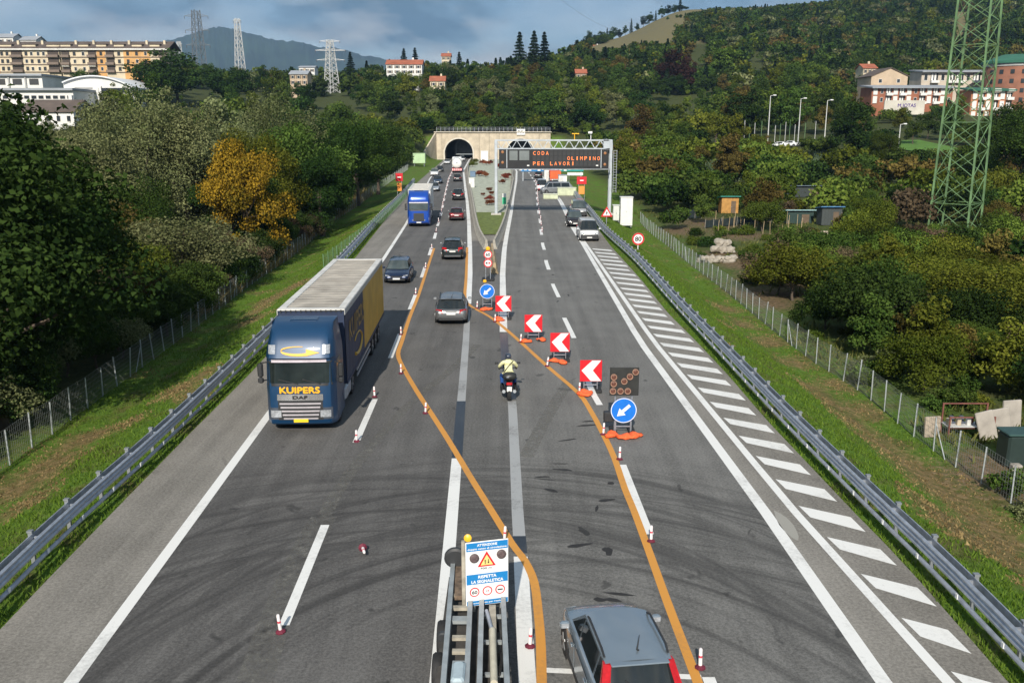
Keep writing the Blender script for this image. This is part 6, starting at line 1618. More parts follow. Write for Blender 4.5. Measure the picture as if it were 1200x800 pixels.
q = Q(281.5, 80, 620); pylon('pale slender lattice pylon standing before the blue mountain', (q.x, 620, H(q.x, 620)), Q(281, 22, 620).z-H(q.x, 620), 6, 2.2, PW, .30, 9, ((.97,2.5),)); SIGHT.append((272, 291, 80, 620))
q = Q(211, 70, 900); pylon('small faint pylon just above the umbrella pines', (q.x, 900, H(q.x, 900)), Q(211, 49, 900).z-H(q.x, 900), 6, 2.5, PW, .4, 7, ((.95,3),)); SIGHT.append((205, 217, 68, 900))
CABLE = pm('power_cable', (.05,.055,.06), .5)
for lab, a, c in (('power cable running from the green pylon to the wooded hill', Vector((gp.x-4, gp.y, gp.z+45)), Q(898, 58, 640)), ('power cable hanging just below the first across the wooded hill', Vector((gp.x-4, gp.y, gp.z+41.5)), Q(860, 72, 640)), ('power cable high above the meadow ridge', Q(640, -14, 300), Q(790, 16, 700))):
    b = MB(); pts = []
    for k in range(25):
        u = k/24; p_ = a.lerp(c, u)-Vector((0,0,14*4*u*(1-u))); pts.append(p_-a)
    b.tube(pts, .07 if 'green' in lab or 'first' in lab else .03, 5); o = b.build('power_cable', CABLE, None); o.location = a; tag(o, lab, 'cable')
# --- sports ground lamps
for i, (px, pt, lab) in enumerate(((900, 112.5, 'leftmost tall floodlight mast by the sports ground'), (935.5, 116, 'middle tall floodlight mast by the sports ground'), (966.5, 118, 'rightmost tall floodlight mast by the sports ground'), (1054, 146, 'slim lamp post beside the lawn below the terraced flats'))):
    d = 245 if i < 3 else 225; q = Q(px, 160, d); z0 = H(q.x, d); zt = Q(px, pt, d).z-z0; t = thing('floodlight_mast', lab, 'lamp post', (q.x, d, z0)); b = MB(); b.tube([(0,0,-.3),(0,0,zt)], [.16,.09], 8); b.build('mast', PW, t)
    b = MB(); b.beam((0,0,zt), (.9,-.2,zt+.15), .10); b.build('arm', PW, t); b = MB(); b.bbox((1.0,-.25,zt+.15), (.8,.5,.28), .06); b.build('lamp_head', WHITE, t); SIGHT.append((px-4, px+4, 158 if i < 3 else 172, d))
for i, px in enumerate((872, 878, 884, 892, 908, 914, 920, 925, 931, 943, 955, 974)):
    d = 240+((i*7) % 9); q = Q(px, 160, d); z0 = H(q.x, d); o = MB().tube([(0,0,-.3),(0,0,Q(px, 141+((i*5) % 7), d).z-z0)], .07, 6).build('net_post', PG if i % 2 else PW, None); o.location = (q.x, d, z0); tag(o, 'thin netting post of the sports ground among the floodlight masts', 'post', 'netting posts of the sports ground')
for px, w, lab in ((912, 3.2, 'white parked car seen end on left at the sports ground'), (924, 4.4, 'white parked car in the middle at the sports ground'), (940, 4.6, 'white parked car at the right of the sports ground')):
    q = Q(px, 158.5, 238); car('parked_car', lab, (q.x, 238, H(q.x, 238)), radians(88), 'compact', WHT, doors=False)
SIGHT.append((868, 980, 160, 238))
# --- gardens on the right
def px_shed(name, label, px, pyb, w, h_, D_, wm, rm, yaw=0.0, over=.25):
    g_ = Pt(px, pyb); t = thing(name, label, 'shed', g_, yaw); b = MB(); b.box((0, D_/2, h_/2), (w, D_, h_)); b.build('wall', wm, t)
    b = MB(); b.box((0, D_/2, h_+.12), (w+2*over, D_+2*over, .12), rx=radians(-8)); b.build('roof', rm, t)
    b = MB(); b.box((w*.2, -.03, h_*.42), (w*.28, .06, h_*.8)); dr = b.build('door', SHUT, t); b = MB(); b.box((w*.1, -.08, h_*.42), (.05, .05, .12)); b.build('handle', GALV, dr)
    for k in range(int(w/.4)): 
        b = MB(); b.box((-w/2+.2+k*.4, -.015, h_/2), (.36, .03, h_*.98)); b.build('plank', wm, t)
    KEEP.append((g_.x, g_.y, 4)); SIGHT.append((px-14, px+14, pyb, g_.y)); return t
WOODO = pm('orange_boards', (.42,.22,.06), .8, 0, .25, 2); TEAL = pm('teal_sheet', (.02,.22,.17), .6, 0, .15, 2); BLUET = pm('blue_tarpaulin', (.05,.17,.34), .6, 0, .25, 2, .3)
px_shed('garden_shed', 'orange wooden garden shed with a teal roof', 855, 250, 2.5, 2.2, 2.0, WOODO, TEAL)
px_shed('garden_shed', 'shed under a blue tarpaulin with a rusty red door in the gardens', 974, 264, 2.6, 2.1, 2.0, pm('dark_boards', (.05,.06,.06), .8), BLUET)
px_shed('garden_shelter', 'low shelter with a pale blue sheet roof in the gardens', 937, 262, 3.6, 1.5, 2.2, pm('dark_green_boards', (.025,.05,.045), .9), pm('pale_blue_sheet', (.26,.42,.44), .6))
px_shed('garden_shelter', 'long dark roofed shelter on posts at the back of the gardens', 945, 231, 9.0, 1.6, 2.5, pm('shade_boards', (.04,.05,.05), .9), pm('slate_blue_sheet', (.10,.14,.18), .7))
NET = pm('dark_shade_net', (.016,.028,.030), .95, 0, .4, 1.5)
for i, (a, c, h_, lab) in enumerate((((782,258),(822,256),1.5,'dark netting fence at the left of the gardens'), ((826,268),(872,263),1.2,'sloping dark netting beside the orange shed'), ((872,262),(912,262),1.6,'dark netting fence in the middle of the gardens'), ((985,264),(1012,266),1.7,'dark netting right of the blue tarpaulin shed'))):
    p_, q_ = Pt(*a), Pt(*c); t = thing('netting_fence', lab, 'fence', p_); n = 5; d_ = q_-p_; vs = []
    b = MB(); b.grid(lambda u, v: d_*u+Vector((0,.08*sin(u*17),.12+(h_-.2)*v*(1-.12*sin(pi*((u*n) % 1))))), 20, 4); b.build('netting', NET, t, fix=False)
    for k in range(n+1): b = MB(); b.tube([d_*(k/n)+Vector((0,0,-.2)), d_*(k/n)+Vector((.05,0,h_))], .035, 6); b.build('post', pm('grey_wood', (.26,.235,.20), .9, 0, .25, 3), t)
    KEEP.append(((p_.x+q_.x)/2, (p_.y+q_.y)/2, 3.5))
r = random.Random(4)
def rock(size, rr):
    bm = bmesh.new(); bmesh.ops.create_icosphere(bm, subdivisions=2, radius=1)
    for v in bm.verts: v.co *= 1+.22*rr.uniform(-1, 1); v.co.x *= size[0]; v.co.y *= size[1]; v.co.z *= size[2]
    me = bpy.data.meshes.new('rock'); bm.to_mesh(me); bm.free(); me.materials.append(pm('pale_rock', (.31,.28,.235), .9, 0, .25, 1.2, .3)); return me
g_ = Pt(843, 297); t = thing('rock_pile', 'heap of pale boulders in the gardens beside the right fence', 'rocks', g_)
for dx, dy, dz, s in ((-.5,0,.45,.55),(.35,.15,.45,.6),(1.1,0,.4,.6),(.0,.3,1.15,.55),(.75,.3,1.1,.5),(.3,.5,.5,.5)): put('boulder', rock((s, s*.8, s*.75), r), t, (dx, dy, dz))
g_ = Pt(838, 308); t = thing('rubble_bank', 'low bank of pale rubble in front of the boulders', 'rocks', g_)
for k in range(14): put('stone', rock((r.uniform(.25,.5), .3, r.uniform(.2,.32)), r), t, (-1.4+.24*k+r.uniform(-.1,.1), r.uniform(-.2,.35), .22+.25*(k % 2)))
POLE = pm('bean_pole', (.45,.34,.20), .8, 0, .2, 3)
for i in range(26):
    px = (885, 895, 905, 915, 925, 935, 840, 850, 860, 868)[i % 10]+r.uniform(-4, 4); g_ = Pt(px, 268+r.uniform(-6, 12)); b = MB(); h_ = r.uniform(1.5, 2.2)
    b.tube([(0,0,-.2),(r.uniform(-.12,.12),r.uniform(-.1,.1),h_)], .03, 5); o = b.build('bean_pole', POLE, None); o.location = g_; tag(o, 'thin upright bean pole in the garden beds', 'pole', 'bean poles in the gardens')
g_ = Pt(952, 283); t = thing('water_tank', 'dark blue rectangular water tank among the beds', 'tank', g_); b = MB(); b.bbox((0,0,.45), (2.4,1.2,.9), .05); b.build('tank_body', pm('navy_plastic', (.02,.04,.09), .5), t); b = MB(); b.bbox((0,0,.93), (2.5,1.3,.08), .02); b.build('rim', DARK, t)
g_ = Pt(965, 281); t = thing('garden_steps', 'pale timber steps beside the dark blue tank', 'steps', g_)
for k in range(5): b = MB(); b.bbox((.1*k, .45*k, .1+.16*k), (1.3, .42, .16), .02); b.build('step', pm('bleached_timber', (.42,.36,.28), .9, 0, .2, 3), t)
# bottom right: bench of junk, slabs, bin behind the fence
g_ = Pt(1137, 513); t = thing('market_bench', 'red framed workbench loaded with junk behind the right fence', 'bench', g_); FR = pm('rusty_red_frame', (.17,.06,.045), .7, 0, .3, 5)
for x in (-.95, .95):
    for y in (0, .7): b = MB(); b.beam((x,y,0), (x,y,1.35 if y else .95), .06); b.build('leg', FR, t)
for z, y in ((1.32,.7),(.92,.0),(.45,.0)): b = MB(); b.beam((-.95,y,z), (.95,y,z), .05); b.build('frame_rail', FR, t)
b = MB(); b.box((0,.35,.47), (1.95,.75,.05)); b.build('shelf', pm('white_board', (.55,.55,.53), .7, 0, .2, 2), t)
for k in range(9):
    b = MB(); c_ = r.choice([(.5,.5,.48),(.25,.08,.06),(.08,.09,.12),(.45,.38,.28),(.06,.12,.10)]); b.bbox((-.85+.21*k, .3+.2*(k % 2), .5+.14), (.17, .2, r.uniform(.2,.42)), .02); b.build('junk_box', pm('junk_%d' % k, c_, .7), t)
SLAB = pm('pale_stone_slab', (.33,.30,.265), .9, 0, .22, 2, .2)
for i, (px, py, w, h_, ln, lab) in enumerate(((1159,515,.75,1.25,-.25,'tall leaning pale stone slab right of the junk bench'), (1172,508,1.0,1.1,-.15,'broad leaning stone slab behind the tall one'), (1185,503,.9,1.3,.0,'upright stone slab farthest right behind the fence'), (1092,512,.8,.9,.05,'weathered wooden board standing left of the junk bench'))):
    g_ = Pt(px, py); b = MB(); b.bbox((0,0,h_/2), (w,.12,h_), .03); o = b.build('stone_slab', SLAB if i < 3 else pm('weathered_plank', (.34,.28,.22), .9, 0, .3, 5), None); o.location = g_; o.rotation_euler = (-.12, ln, .1*i); tag(o, lab, 'slab')
g_ = Pt(1196, 548); t = thing('garden_bin', 'dark green plastic bin at the right edge behind the fence', 'bin', g_); b = MB(); b.bbox((0,.4,.65), (1.2,.9,1.3), .08); b.build('bin_body', pm('dark_green_plastic', (.02,.035,.032), .5), t); b = MB(); b.bbox((0,.4,1.34), (1.3,1.0,.10), .03); b.build('lid', pm('dark_teal_plastic', (.03,.07,.065), .5), t)
for k, (px, py) in enumerate(((1181,546),(1190,551))): g_ = Pt(px, py); b = MB(); b.bbox((0,0,.13), (.38,.3,.26), .03); o = b.build('stone_block', SLAB, None); o.location = g_; tag(o, ('pale stone block left of the dark bin', 'pale stone block touching the dark bin')[k], 'block')
KEEP += [(Pt(1150,510).x, Pt(1150,510).y, 3.5), (Pt(1180,540).x, Pt(1180,540).y, 3.0)]
# --- blue mountain far behind
ridge = [(-400,60),(-150,70),(60,78),(150,72),(175,60),(195,48),(215,43),(235,37),(252,31.5),(264,32),(285,38),(305,42),(322,47.5),(350,49),(372,55),(398,57),(425,65),(470,72),(560,84),(700,92)]
b = MB(); R_ = []; rr = random.Random(2); DM = 6200
px_l = np.interp(np.linspace(0, 1, 150), np.linspace(0, 1, len(ridge)), [a for a, _ in ridge]); py_l = np.interp(px_l, [a for a, _ in ridge], [c for _, c in ridge])
rows = []
for f in (0, .12, .25, .4, .55, .7, .85, 1.0, .8, .4, 0):
    row = []; i_ = len(rows)
    for k, (px, py) in enumerate(zip(px_l, py_l)):
        yy = DM-1500+1500*f if i_ <= 7 else DM+ (1-f)*900
        zt = Q(px, py, DM).z; x = (px-600)/1050*DM*1.0/_cp*1.0
        x = Q(px, py, DM).x; z = 40+(zt-40)*f**1.1+ (rr.gauss(0, 9) if 0 < i_ < 10 else 0)*(0.3+f)*(1-.75*(i_ == 7))+28*sin(k*.55+i_*1.3)*f*(1-f)*3
        row.append((x*yy/DM if i_ <= 7 else x, yy, z))
    rows.append(row)
n = len(px_l); b.add([p_ for rw in rows for p_ in rw], [(j*n+i, j*n+i+1, (j+1)*n+i+1, (j+1)*n+i) for j in range(len(rows)-1) for i in range(n-1)])
struct(b.build('mountain', pm('mountain_forest', (.030,.052,.026), .95, 0, .5, .004, detail=8), None, smooth=True, fix=False))
# ================================================================== VEGETATION
def leafmat(name, dark, light, trans=.25, spread=.25):
    m = bpy.data.materials.new(name); m.use_nodes = True; n = m.node_tree; n.nodes.clear(); N = n.nodes.new; K = n.links.new
    out = N('ShaderNodeOutputMaterial'); at = N('ShaderNodeAttribute'); at.attribute_name = 'tint'; oi = N('ShaderNodeObjectInfo')
    mx_ = N('ShaderNodeMixRGB'); mx_.inputs['Color1'].default_value = (*dark, 1); mx_.inputs['Color2'].default_value = (*light, 1); K(at.outputs['Fac'], mx_.inputs['Fac'])
    hs = N('ShaderNodeHueSaturation'); K(mx_.outputs['Color'], hs.inputs['Color'])
    a = N('ShaderNodeMapRange'); a.inputs['To Min'].default_value = .5-.012*spread/.25; a.inputs['To Max'].default_value = .5+.022*spread/.25; K(oi.outputs['Random'], a.inputs['Value']); K(a.outputs['Result'], hs.inputs['Hue'])
    c = N('ShaderNodeMath'); c.operation = 'MULTIPLY'; c.inputs[1].default_value = 7.31; K(oi.outputs['Random'], c.inputs[0])
    fr = N('ShaderNodeMath'); fr.operation = 'FRACT'; K(c.outputs[0], fr.inputs[0])
    v = N('ShaderNodeMapRange'); v.inputs['To Min'].default_value = 1-spread*1.3; v.inputs['To Max'].default_value = 1+spread*1.3; K(fr.outputs[0], v.inputs['Value']); K(v.outputs['Result'], hs.inputs['Value'])
    df = N('ShaderNodeBsdfDiffuse'); tr = N('ShaderNodeBsdfTranslucent'); K(hs.outputs['Color'], df.inputs['Color']); K(hs.outputs['Color'], tr.inputs['Color'])
    ms = N('ShaderNodeMixShader'); ms.inputs['Fac'].default_value = trans; K(df.outputs[0], ms.inputs[1]); K(tr.outputs[0], ms.inputs[2]); K(ms.outputs[0], out.inputs['Surface'])
    return m
_lf = leafmat
def leafmat(name, dark, light, trans=.25, spread=.25): return _lf(name, tuple(c*1.22 for c in dark), tuple(c*1.22 for c in light), trans, spread)
LM = {
 'deep': leafmat('leaves_deep_green', (.012,.026,.007), (.048,.078,.018)),
 'mid': leafmat('leaves_mid_green', (.024,.048,.009), (.088,.125,.026)),
 'light': leafmat('leaves_light_green', (.042,.072,.010), (.135,.175,.032)),
 'olive': leafmat('leaves_olive_grey', (.060,.072,.026), (.180,.190,.088)),
 'ygreen': leafmat('leaves_yellow_green', (.044,.060,.008), (.138,.152,.022)),
 'yellow': leafmat('leaves_autumn_yellow', (.085,.075,.010), (.34,.23,.022)),
 'brown': leafmat('twigs_brown', (.060,.043,.026), (.150,.110,.068)),
 'rust': leafmat('leaves_rust', (.050,.040,.012), (.140,.105,.030)),
 'purple': leafmat('leaves_dark_purple', (.016,.008,.008), (.050,.022,.020)),
 'conifer': leafmat('needles_dark', (.009,.020,.010), (.032,.052,.024)),
 'pine': leafmat('needles_pine', (.014,.034,.008), (.055,.090,.022)),
 'redshrub': leafmat('leaves_red_shrub', (.11,.028,.020), (.30,.085,.050)),
 'reed': leafmat('reed_blue_green', (.060,.095,.050), (.165,.215,.135))}
BARK = pm('bark', (.085,.065,.048), .95, 0, .35, 3, .4); BARK_P = pm('pale_bark', (.26,.235,.20), .95, 0, .3, 3, .3)
def quads(C, Nn, S, tint, name, mat, asp=.62, rng=None):
    """one leaf-sized quad per centre C, facing Nn, of size S"""
    n = len(C); Nn = Nn/np.maximum(np.linalg.norm(Nn, axis=1, keepdims=True), 1e-6)
    R = rng.normal(size=(n, 3)); U = np.cross(Nn, R); U /= np.maximum(np.linalg.norm(U, axis=1, keepdims=True), 1e-6); Wv = np.cross(Nn, U)
    U = U*S[:, None]*.5; Wv = Wv*S[:, None]*.5*asp
    bend = Nn*S[:, None]*.10
    Vv = np.empty((n, 4, 3)); Vv[:, 0] = C-U-bend; Vv[:, 1] = C-Wv*1.1+bend; Vv[:, 2] = C+U-bend; Vv[:, 3] = C+Wv*1.1+bend
    me = bpy.data.meshes.new(name); me.vertices.add(4*n); me.vertices.foreach_set('co', Vv.reshape(-1))
    me.loops.add(4*n); me.loops.foreach_set('vertex_index', np.arange(4*n, dtype=np.int32)); me.polygons.add(n)
    me.polygons.foreach_set('loop_start', np.arange(0, 4*n, 4, dtype=np.int32)); me.polygons.foreach_set('loop_total', np.full(n, 4, dtype=np.int32))
    me.update(calc_edges=True)
    at = me.attributes.new('tint', 'FLOAT', 'FACE'); at.data.foreach_set('value', np.clip(tint, 0, 1).astype(np.float32))
    me.materials.append(mat); return me
def crown(kind, seed, R, Hh, z0, n, s):
    """leaf cloud: lumps of leaves spread over the crown, with gaps between them"""
    g = np.random.default_rng(seed); C = []; Nn = []; T = []; cent = []
    if kind in ('round', 'tall', 'bush', 'willow', 'dome'):
        nb = {'round': 40, 'tall': 36, 'bush': 28, 'willow': 50, 'dome': 36}[kind]; zc = z0+Hh/2; hz = Hh/2
        for i in range(nb):
            while True:
                d = g.normal(size=3); d /= np.linalg.norm(d)
                if kind in ('bush', 'dome') and d[2] < -.25: continue
                break
            q = g.uniform(.50, .90) if i > nb*.2 else g.uniform(.1, .4)
            wob = 1+.26*sin(3*atan2(d[1], d[0])+seed)*cos(2*d[2]+seed)
            c = np.array([d[0]*R*q*wob, d[1]*R*q*wob, zc+d[2]*hz*q*wob]); rb = R*g.uniform(.17, .37)*(1.0 if kind != 'tall' else .95)
            cent.append((c, rb)); m_ = int(n/nb*(rb/(R*.30))**2)
            u = g.normal(size=(m_, 3)); u /= np.linalg.norm(u, axis=1, keepdims=True); rad = rb*(.35+.75*g.random((m_, 1))**.55)*np.where(g.random((m_, 1)) < .10, g.uniform(1.05, 1.5, (m_, 1)), 1.0)
            pnt = c+u*rad*np.array([1, 1, .82])
            if kind == 'willow': pnt[:, 2] -= g.random(m_)**2*rb*.9
            C.append(pnt); Nn.append(u*.9+np.array([0, 0, .45])+g.normal(size=(m_, 3))*.75); T.append(np.full(m_, g.uniform(-.25, .25))+.5+g.normal(size=m_)*.22)
    elif kind == 'conifer':
        m_ = n; f = g.random(m_)**.75; lay = np.floor(f*16)/16+.03*g.random(m_); rad = R*(1-lay)**.85*(.25+.75*g.random(m_)**.5); a = g.random(m_)*2*pi; a = a+.25*np.sin(a*7+lay*40); rad = rad*(.72+.42*np.sin(a*5+lay*57+seed)*np.sin(a*3+lay*91))
        C.append(np.stack([rad*np.cos(a), rad*np.sin(a), z0+lay*Hh-.22*rad+.06*Hh/16*g.normal(size=m_)], 1)); Nn.append(np.stack([np.cos(a)*.5, np.sin(a)*.5, np.full(m_, .8)], 1)+g.normal(size=(m_, 3))*.5); T.append(.5+.25*g.normal(size=m_))
    elif kind == 'pine':
        for i in range(26):
            a, q = g.random()*2*pi, g.random()**.5*.78; c = np.array([R*q*cos(a), R*q*sin(a), z0+Hh*(.35+.45*(1-q*q))]); rb = R*g.uniform(.22, .34); cent.append((c, rb)); m_ = n//26
            u = g.normal(size=(m_, 3)); u /= np.linalg.norm(u, axis=1, keepdims=True); C.append(c+u*rb*(.4+.65*g.random((m_, 1))**.5)*np.array([1, 1, .62])); Nn.append(u+np.array([0, 0, .5])+g.normal(size=(m_, 3))*.6); T.append(.5+g.uniform(-.2, .2)+.2*g.normal(size=m_))
    C = np.concatenate(C); Nn = np.concatenate(Nn); T = np.concatenate(T)
    if kind == 'bush': C[:, 2] = np.maximum(C[:, 2], .05)
    return C, Nn, T, cent, s*g.uniform(.6, 1.35, len(C)), g
def make_proto(kind, seed, R, Ht, z0, n, s, mat, bark=BARK, trunk=True, r0=.28):
    Hc = Ht-z0; C, Nn, T, cent, S, g = crown(kind, seed, R, Hc, z0, n, s)
    cm_ = quads(C, Nn, S, T, 'crown', LM[mat], .62, g); tm = None
    if trunk:
        b = MB(); top = z0+Hc*(.55 if kind != 'conifer' else .97); pts = [Vector((.12*sin(seed+k), .12*cos(seed*2+k*1.3), top*k/5-.3*(k == 0))) for k in range(6)]; b.tube(pts, [r0*(1-.78*k/5)*(1.35 if k == 0 else 1) for k in range(6)], 8)
        for c, rb in cent[:14]:
            st_ = pts[2+int(g.integers(0, 3))]; e = Vector(c); mid = st_.lerp(e, .5)+Vector((0, 0, -.06*(e-st_).length)); b.tube([st_, mid, e], [r0*.34, r0*.20, r0*.06], 5)
        tm = b.mesh('trunk', bark, 60)
    return (cm_, tm, kind)
PR = {}
def PRO(k, *a, **kw): PR.setdefault(k, []).append(make_proto(*a, **kw))
for i in range(3): PRO('near_round', 'round', 10+i, 4.6, 12.0, 1.6, 26000, .22, 'mid')
for i in range(3): PRO('near_willow', 'willow', 20+i, 5.2, 14.0, 1.6, 30000, .20, 'olive')
for i in range(3): PRO('near_bush', 'bush', 30+i, 2.6, 4.0, .0, 10000, .155, 'mid', trunk=True, r0=.10)
for i in range(1): PRO('near_dome', 'dome', 40+i, 4.4, 7.5, .4, 26000, .155, 'ygreen', r0=.22)
PRO('near_dome', 'dome', 47, 3.6, 6.0, .3, 20000, .155, 'ygreen', r0=.2)
for i in range(3): PRO('mid_round', 'round', 50+i, 4.4, 11.5, 2.0, 4200, .55, 'mid')
for i in range(2): PRO('mid_tall', 'tall', 60+i, 3.2, 14.5, 2.0, 4000, .52, 'mid')
for i in range(2): PRO('mid_willow', 'willow', 65+i, 4.8, 12.0, 1.6, 5000, .50, 'olive')
for i in range(2): PRO('mid_bush', 'bush', 70+i, 2.8, 3.8, 0, 1700, .42, 'mid', trunk=False)
for i in range(2): PRO('conifer', 'conifer', 80+i, 3.0, 16.0, 1.2, 4200, .55, 'conifer', r0=.30)
for i in range(2): PRO('pine', 'pine', 90+i, 6.0, 13.0, 6.0, 5200, .55, 'pine', r0=.36)
n_tree = 0
def plant(key, loc, sc, mat, label, cat='tree', group=None, name=None, sz=None, rz=None, seed=None):
    """one tree or shrub: an Empty with its trunk and crown"""
    global n_tree; n_tree += 1; r_ = random.Random(n_tree*13+5); cm_, tm, kind = PR[key][(seed if seed is not None else r_.randrange(99)) % len(PR[key])]
    nm = name or {'conifer': 'conifer_tree', 'pine': 'pine_tree'}.get(kind, 'shrub' if 'bush' in key else 'tree')
    t = bpy.data.objects.new(nm, None); COL.objects.link(t); t.empty_display_size = .3; t.location = loc; t.rotation_euler = (0, 0, r_.uniform(0, 6.28) if rz is None else rz)
    s3 = (sc*r_.uniform(.92, 1.08), sc*r_.uniform(.92, 1.08), sz or sc); t.scale = s3; tag(t, label, cat, group)
    o = put('crown' if 'bush' not in key else 'foliage', cm_, t)
    if mat:
        o.material_slots[0].link = 'OBJECT'; o.material_slots[0].material = LM[mat]
    if tm is not None: put('trunk' if 'bush' not in key else 'stem', tm, t)
    return t
HT = {'near_round': 12, 'near_willow': 14, 'near_bush': 4, 'near_dome': 7.5, 'mid_round': 11.5, 'mid_tall': 14.5, 'mid_willow': 12, 'mid_bush': 3.8, 'conifer': 16, 'pine': 13}
RAD = {'near_round': 4.6, 'near_willow': 5.2, 'near_bush': 2.6, 'near_dome': 4.4, 'mid_round': 4.4, 'mid_tall': 3.2, 'mid_willow': 4.8, 'mid_bush': 2.8, 'conifer': 3.0, 'pine': 6.0}
def at_px(key, px, d, py_top, mat, label, cat='tree', group=None, wide=1.0, seed=None, dz=0.0):
    """tree whose top shows at (px, py_top), standing on the ground at distance d"""
    q = Q(px, py_top, d); z0 = H(q.x, d)+dz; h = q.z-z0; sz = h/HT[key]
    placed.append((q.x, d, RAD[key]*sz*wide*.8))
    return plant(key, (q.x, d, z0-.1), sz*wide, mat, label, cat, group, sz=sz, seed=seed)
placed = []
# ---- single trees one can name, left side
at_px('near_round', 8, 41, 96, 'deep', 'large dark green tree at the left edge of the picture', seed=0, wide=.86)
at_px('near_round', 62, 50, 190, 'deep', 'dark bushy tree just right of the large dark tree at the left edge', seed=1, wide=1.0)
at_px('near_round', -60, 36, 60, 'deep', 'dark tree crown cut off by the left edge of the picture', seed=2)
for px, d, py, sd, lab in ((105, 84, 122, 0, 'olive grey tree nearest the large dark tree on the left'), (155, 88, 99, 1, 'tallest olive grey tree below the arched hall'), (205, 92, 104, 2, 'broad olive grey tree left of the yellow tree'), (255, 104, 122, 0, 'olive grey tree directly behind the yellow tree'), (322, 118, 104, 1, 'olive grey tree right of the yellow tree'), (75, 96, 128, 2, 'olive grey tree below the dark roofed white house')):
    at_px('near_willow', px, d, py, 'olive', lab, seed=sd, wide=1.0)
at_px('near_round', 282, 82, 150, 'yellow', 'autumn yellow tree among the olive grey trees on the left', seed=1, wide=.82)
at_px('near_round', 300, 100, 142, 'ygreen', 'yellow green tree touching the autumn yellow tree', seed=2, wide=.9)
for px, d, py, m_, lab in ((352, 112, 128, 'mid', 'green tree right of the olive grey trees'), (385, 128, 128, 'deep', 'dark green tree below the white pylon'), (415, 142, 133, 'mid', 'green tree right of the white pylon'), (440, 160, 138, 'deep', 'dark green tree above the far end of the left fence'), (372, 105, 165, 'deep', 'dark low tree behind the left fence bend')):
    at_px('near_round', px, d, py, m_, lab, wide=1.05)
for px, d, py, m_, w, lab in ((118, 58, 298, 'brown', 1.15, 'brown leafless bush behind the left fence'), (150, 62, 262, 'ygreen', 1.25, 'yellow green bush behind the brown leafless bush'), (205, 66, 232, 'olive', 1.3, 'grey green tall bush left of the fence'), (160, 54, 320, 'rust', .8, 'rust and yellow bush in front of the yellow green one'), (235, 76, 250, 'brown', 1.2, 'brownish bush below the yellow tree'), (185, 64, 300, 'yellow', .7, 'small golden bush behind the left fence'), (268, 82, 270, 'yellow', .55, 'small golden bush nearest the left fence bend'), (95, 70, 210, 'rust', 1.1, 'rusty tinged bush right of the large dark tree'), (135, 74, 235, 'mid', 1.2, 'green bush between rusty bush and grey green bush'), (300, 92, 245, 'deep', 1.2, 'dark bush below the yellow tree at the fence'), (215, 60, 338, 'deep', .8, 'dark green bramble close to the left fence'), (175, 56, 345, 'light', .7, 'light green bramble close to the left fence')):
    big = Q(px, py, d).z-H(Q(px, py, d).x, d) > 4.2; at_px('near_dome' if big else 'near_bush', px, d, py, m_, lab, 'bush', wide=w)
# shade trees outside the frame, beside the road on the left
for x, y, s_ in ((-29, 20, 1.35), (-30, 9, 1.25), (-36, 27, 1.4), (-38, 16, 1.45), (-33, -2, 1.2)):
    placed.append((x, y, 5)); plant('near_round', G(x, y, -.1), s_, 'deep', 'tall dark roadside tree before the left edge of the picture', 'tree', 'roadside trees left of the camera')
# ---- right side singles
for px, d, py, m_, w, lab in ((1085, 62, 298, 'ygreen', 2.1, 'broad yellow green tree in front of the green pylon'), (1180, 56, 305, 'ygreen', 2.0, 'broad yellow green tree at the right edge below the pylon'), (1020, 74, 292, 'mid', 1.9, 'green bushy tree left of the broad yellow green tree'), (1130, 50, 372, 'light', 1.9, 'light green bush above the junk bench'), (1195, 48, 395, 'light', 1.7, 'light green bush at the right edge above the stone slabs'), (960, 70, 322, 'mid', 1.8, 'green bush at the left end of the right thicket'), (1150, 70, 283, 'ygreen', 2.0, 'spreading yellow green tree right of the pylon foot'), (1065, 52, 385, 'mid', 1.7, 'green bush below the broad yellow green tree'), (985, 62, 372, 'light', 1.5, 'light green bush hanging over the right fence')):
    at_px('near_dome', px, d, py, m_, lab, 'tree' if 'tree' in lab else 'bush', wide=w)
for px, d, py, m_, lab in ((1000, 205, 122, 'deep', 'large dark green tree below the tan gabled building'), (1040, 190, 150, 'mid', 'green tree left of the lawn below the flats'), (1090, 250, 132, 'deep', 'dark tree behind the green pylon below the terrace'), (1072, 235, 142, 'mid', 'round green tree in front of the retaining wall'), (1185, 165, 108, 'deep', 'large dark tree at the right edge behind the pylon'), (1210, 140, 120, 'mid', 'green tree cut by the right edge of the picture'), (1160, 150, 175, 'deep', 'dark tree right of the green pylon'), (850, 66, 70, None, '')):
    if lab: at_px('near_round' if d < 200 else 'mid_round', px, d, py, m_, lab, wide=1.1)
at_px('mid_round', 788, 430, 60, 'purple', 'dark purple leaved tree on the hillside', wide=1.15, seed=0); at_px('mid_round', 806, 425, 70, 'purple', 'second dark purple leaved tree right of the larger one', wide=.9, seed=1)
at_px('mid_round', 852, 470, 50, 'light', 'bright green round tree right of the white hillside house', wide=1.25, seed=2)
for px, py, lab in ((609, 36, 'leftmost of three dark spruces on the central ridge'), (626, 35, 'middle of three dark spruces on the central ridge'), (638, 36, 'rightmost of three dark spruces on the central ridge'), (538, 60, 'dark spruce right of the white villa'), (473, 56, 'dark conifer left behind the white villa'), (486, 55, 'dark conifer right behind the white villa'), (410, 60, 'dark conifer on the ridge left of the villa')):
    at_px('conifer', px, 520 if px > 600 else 560, py, 'conifer', lab, wide=1.45)
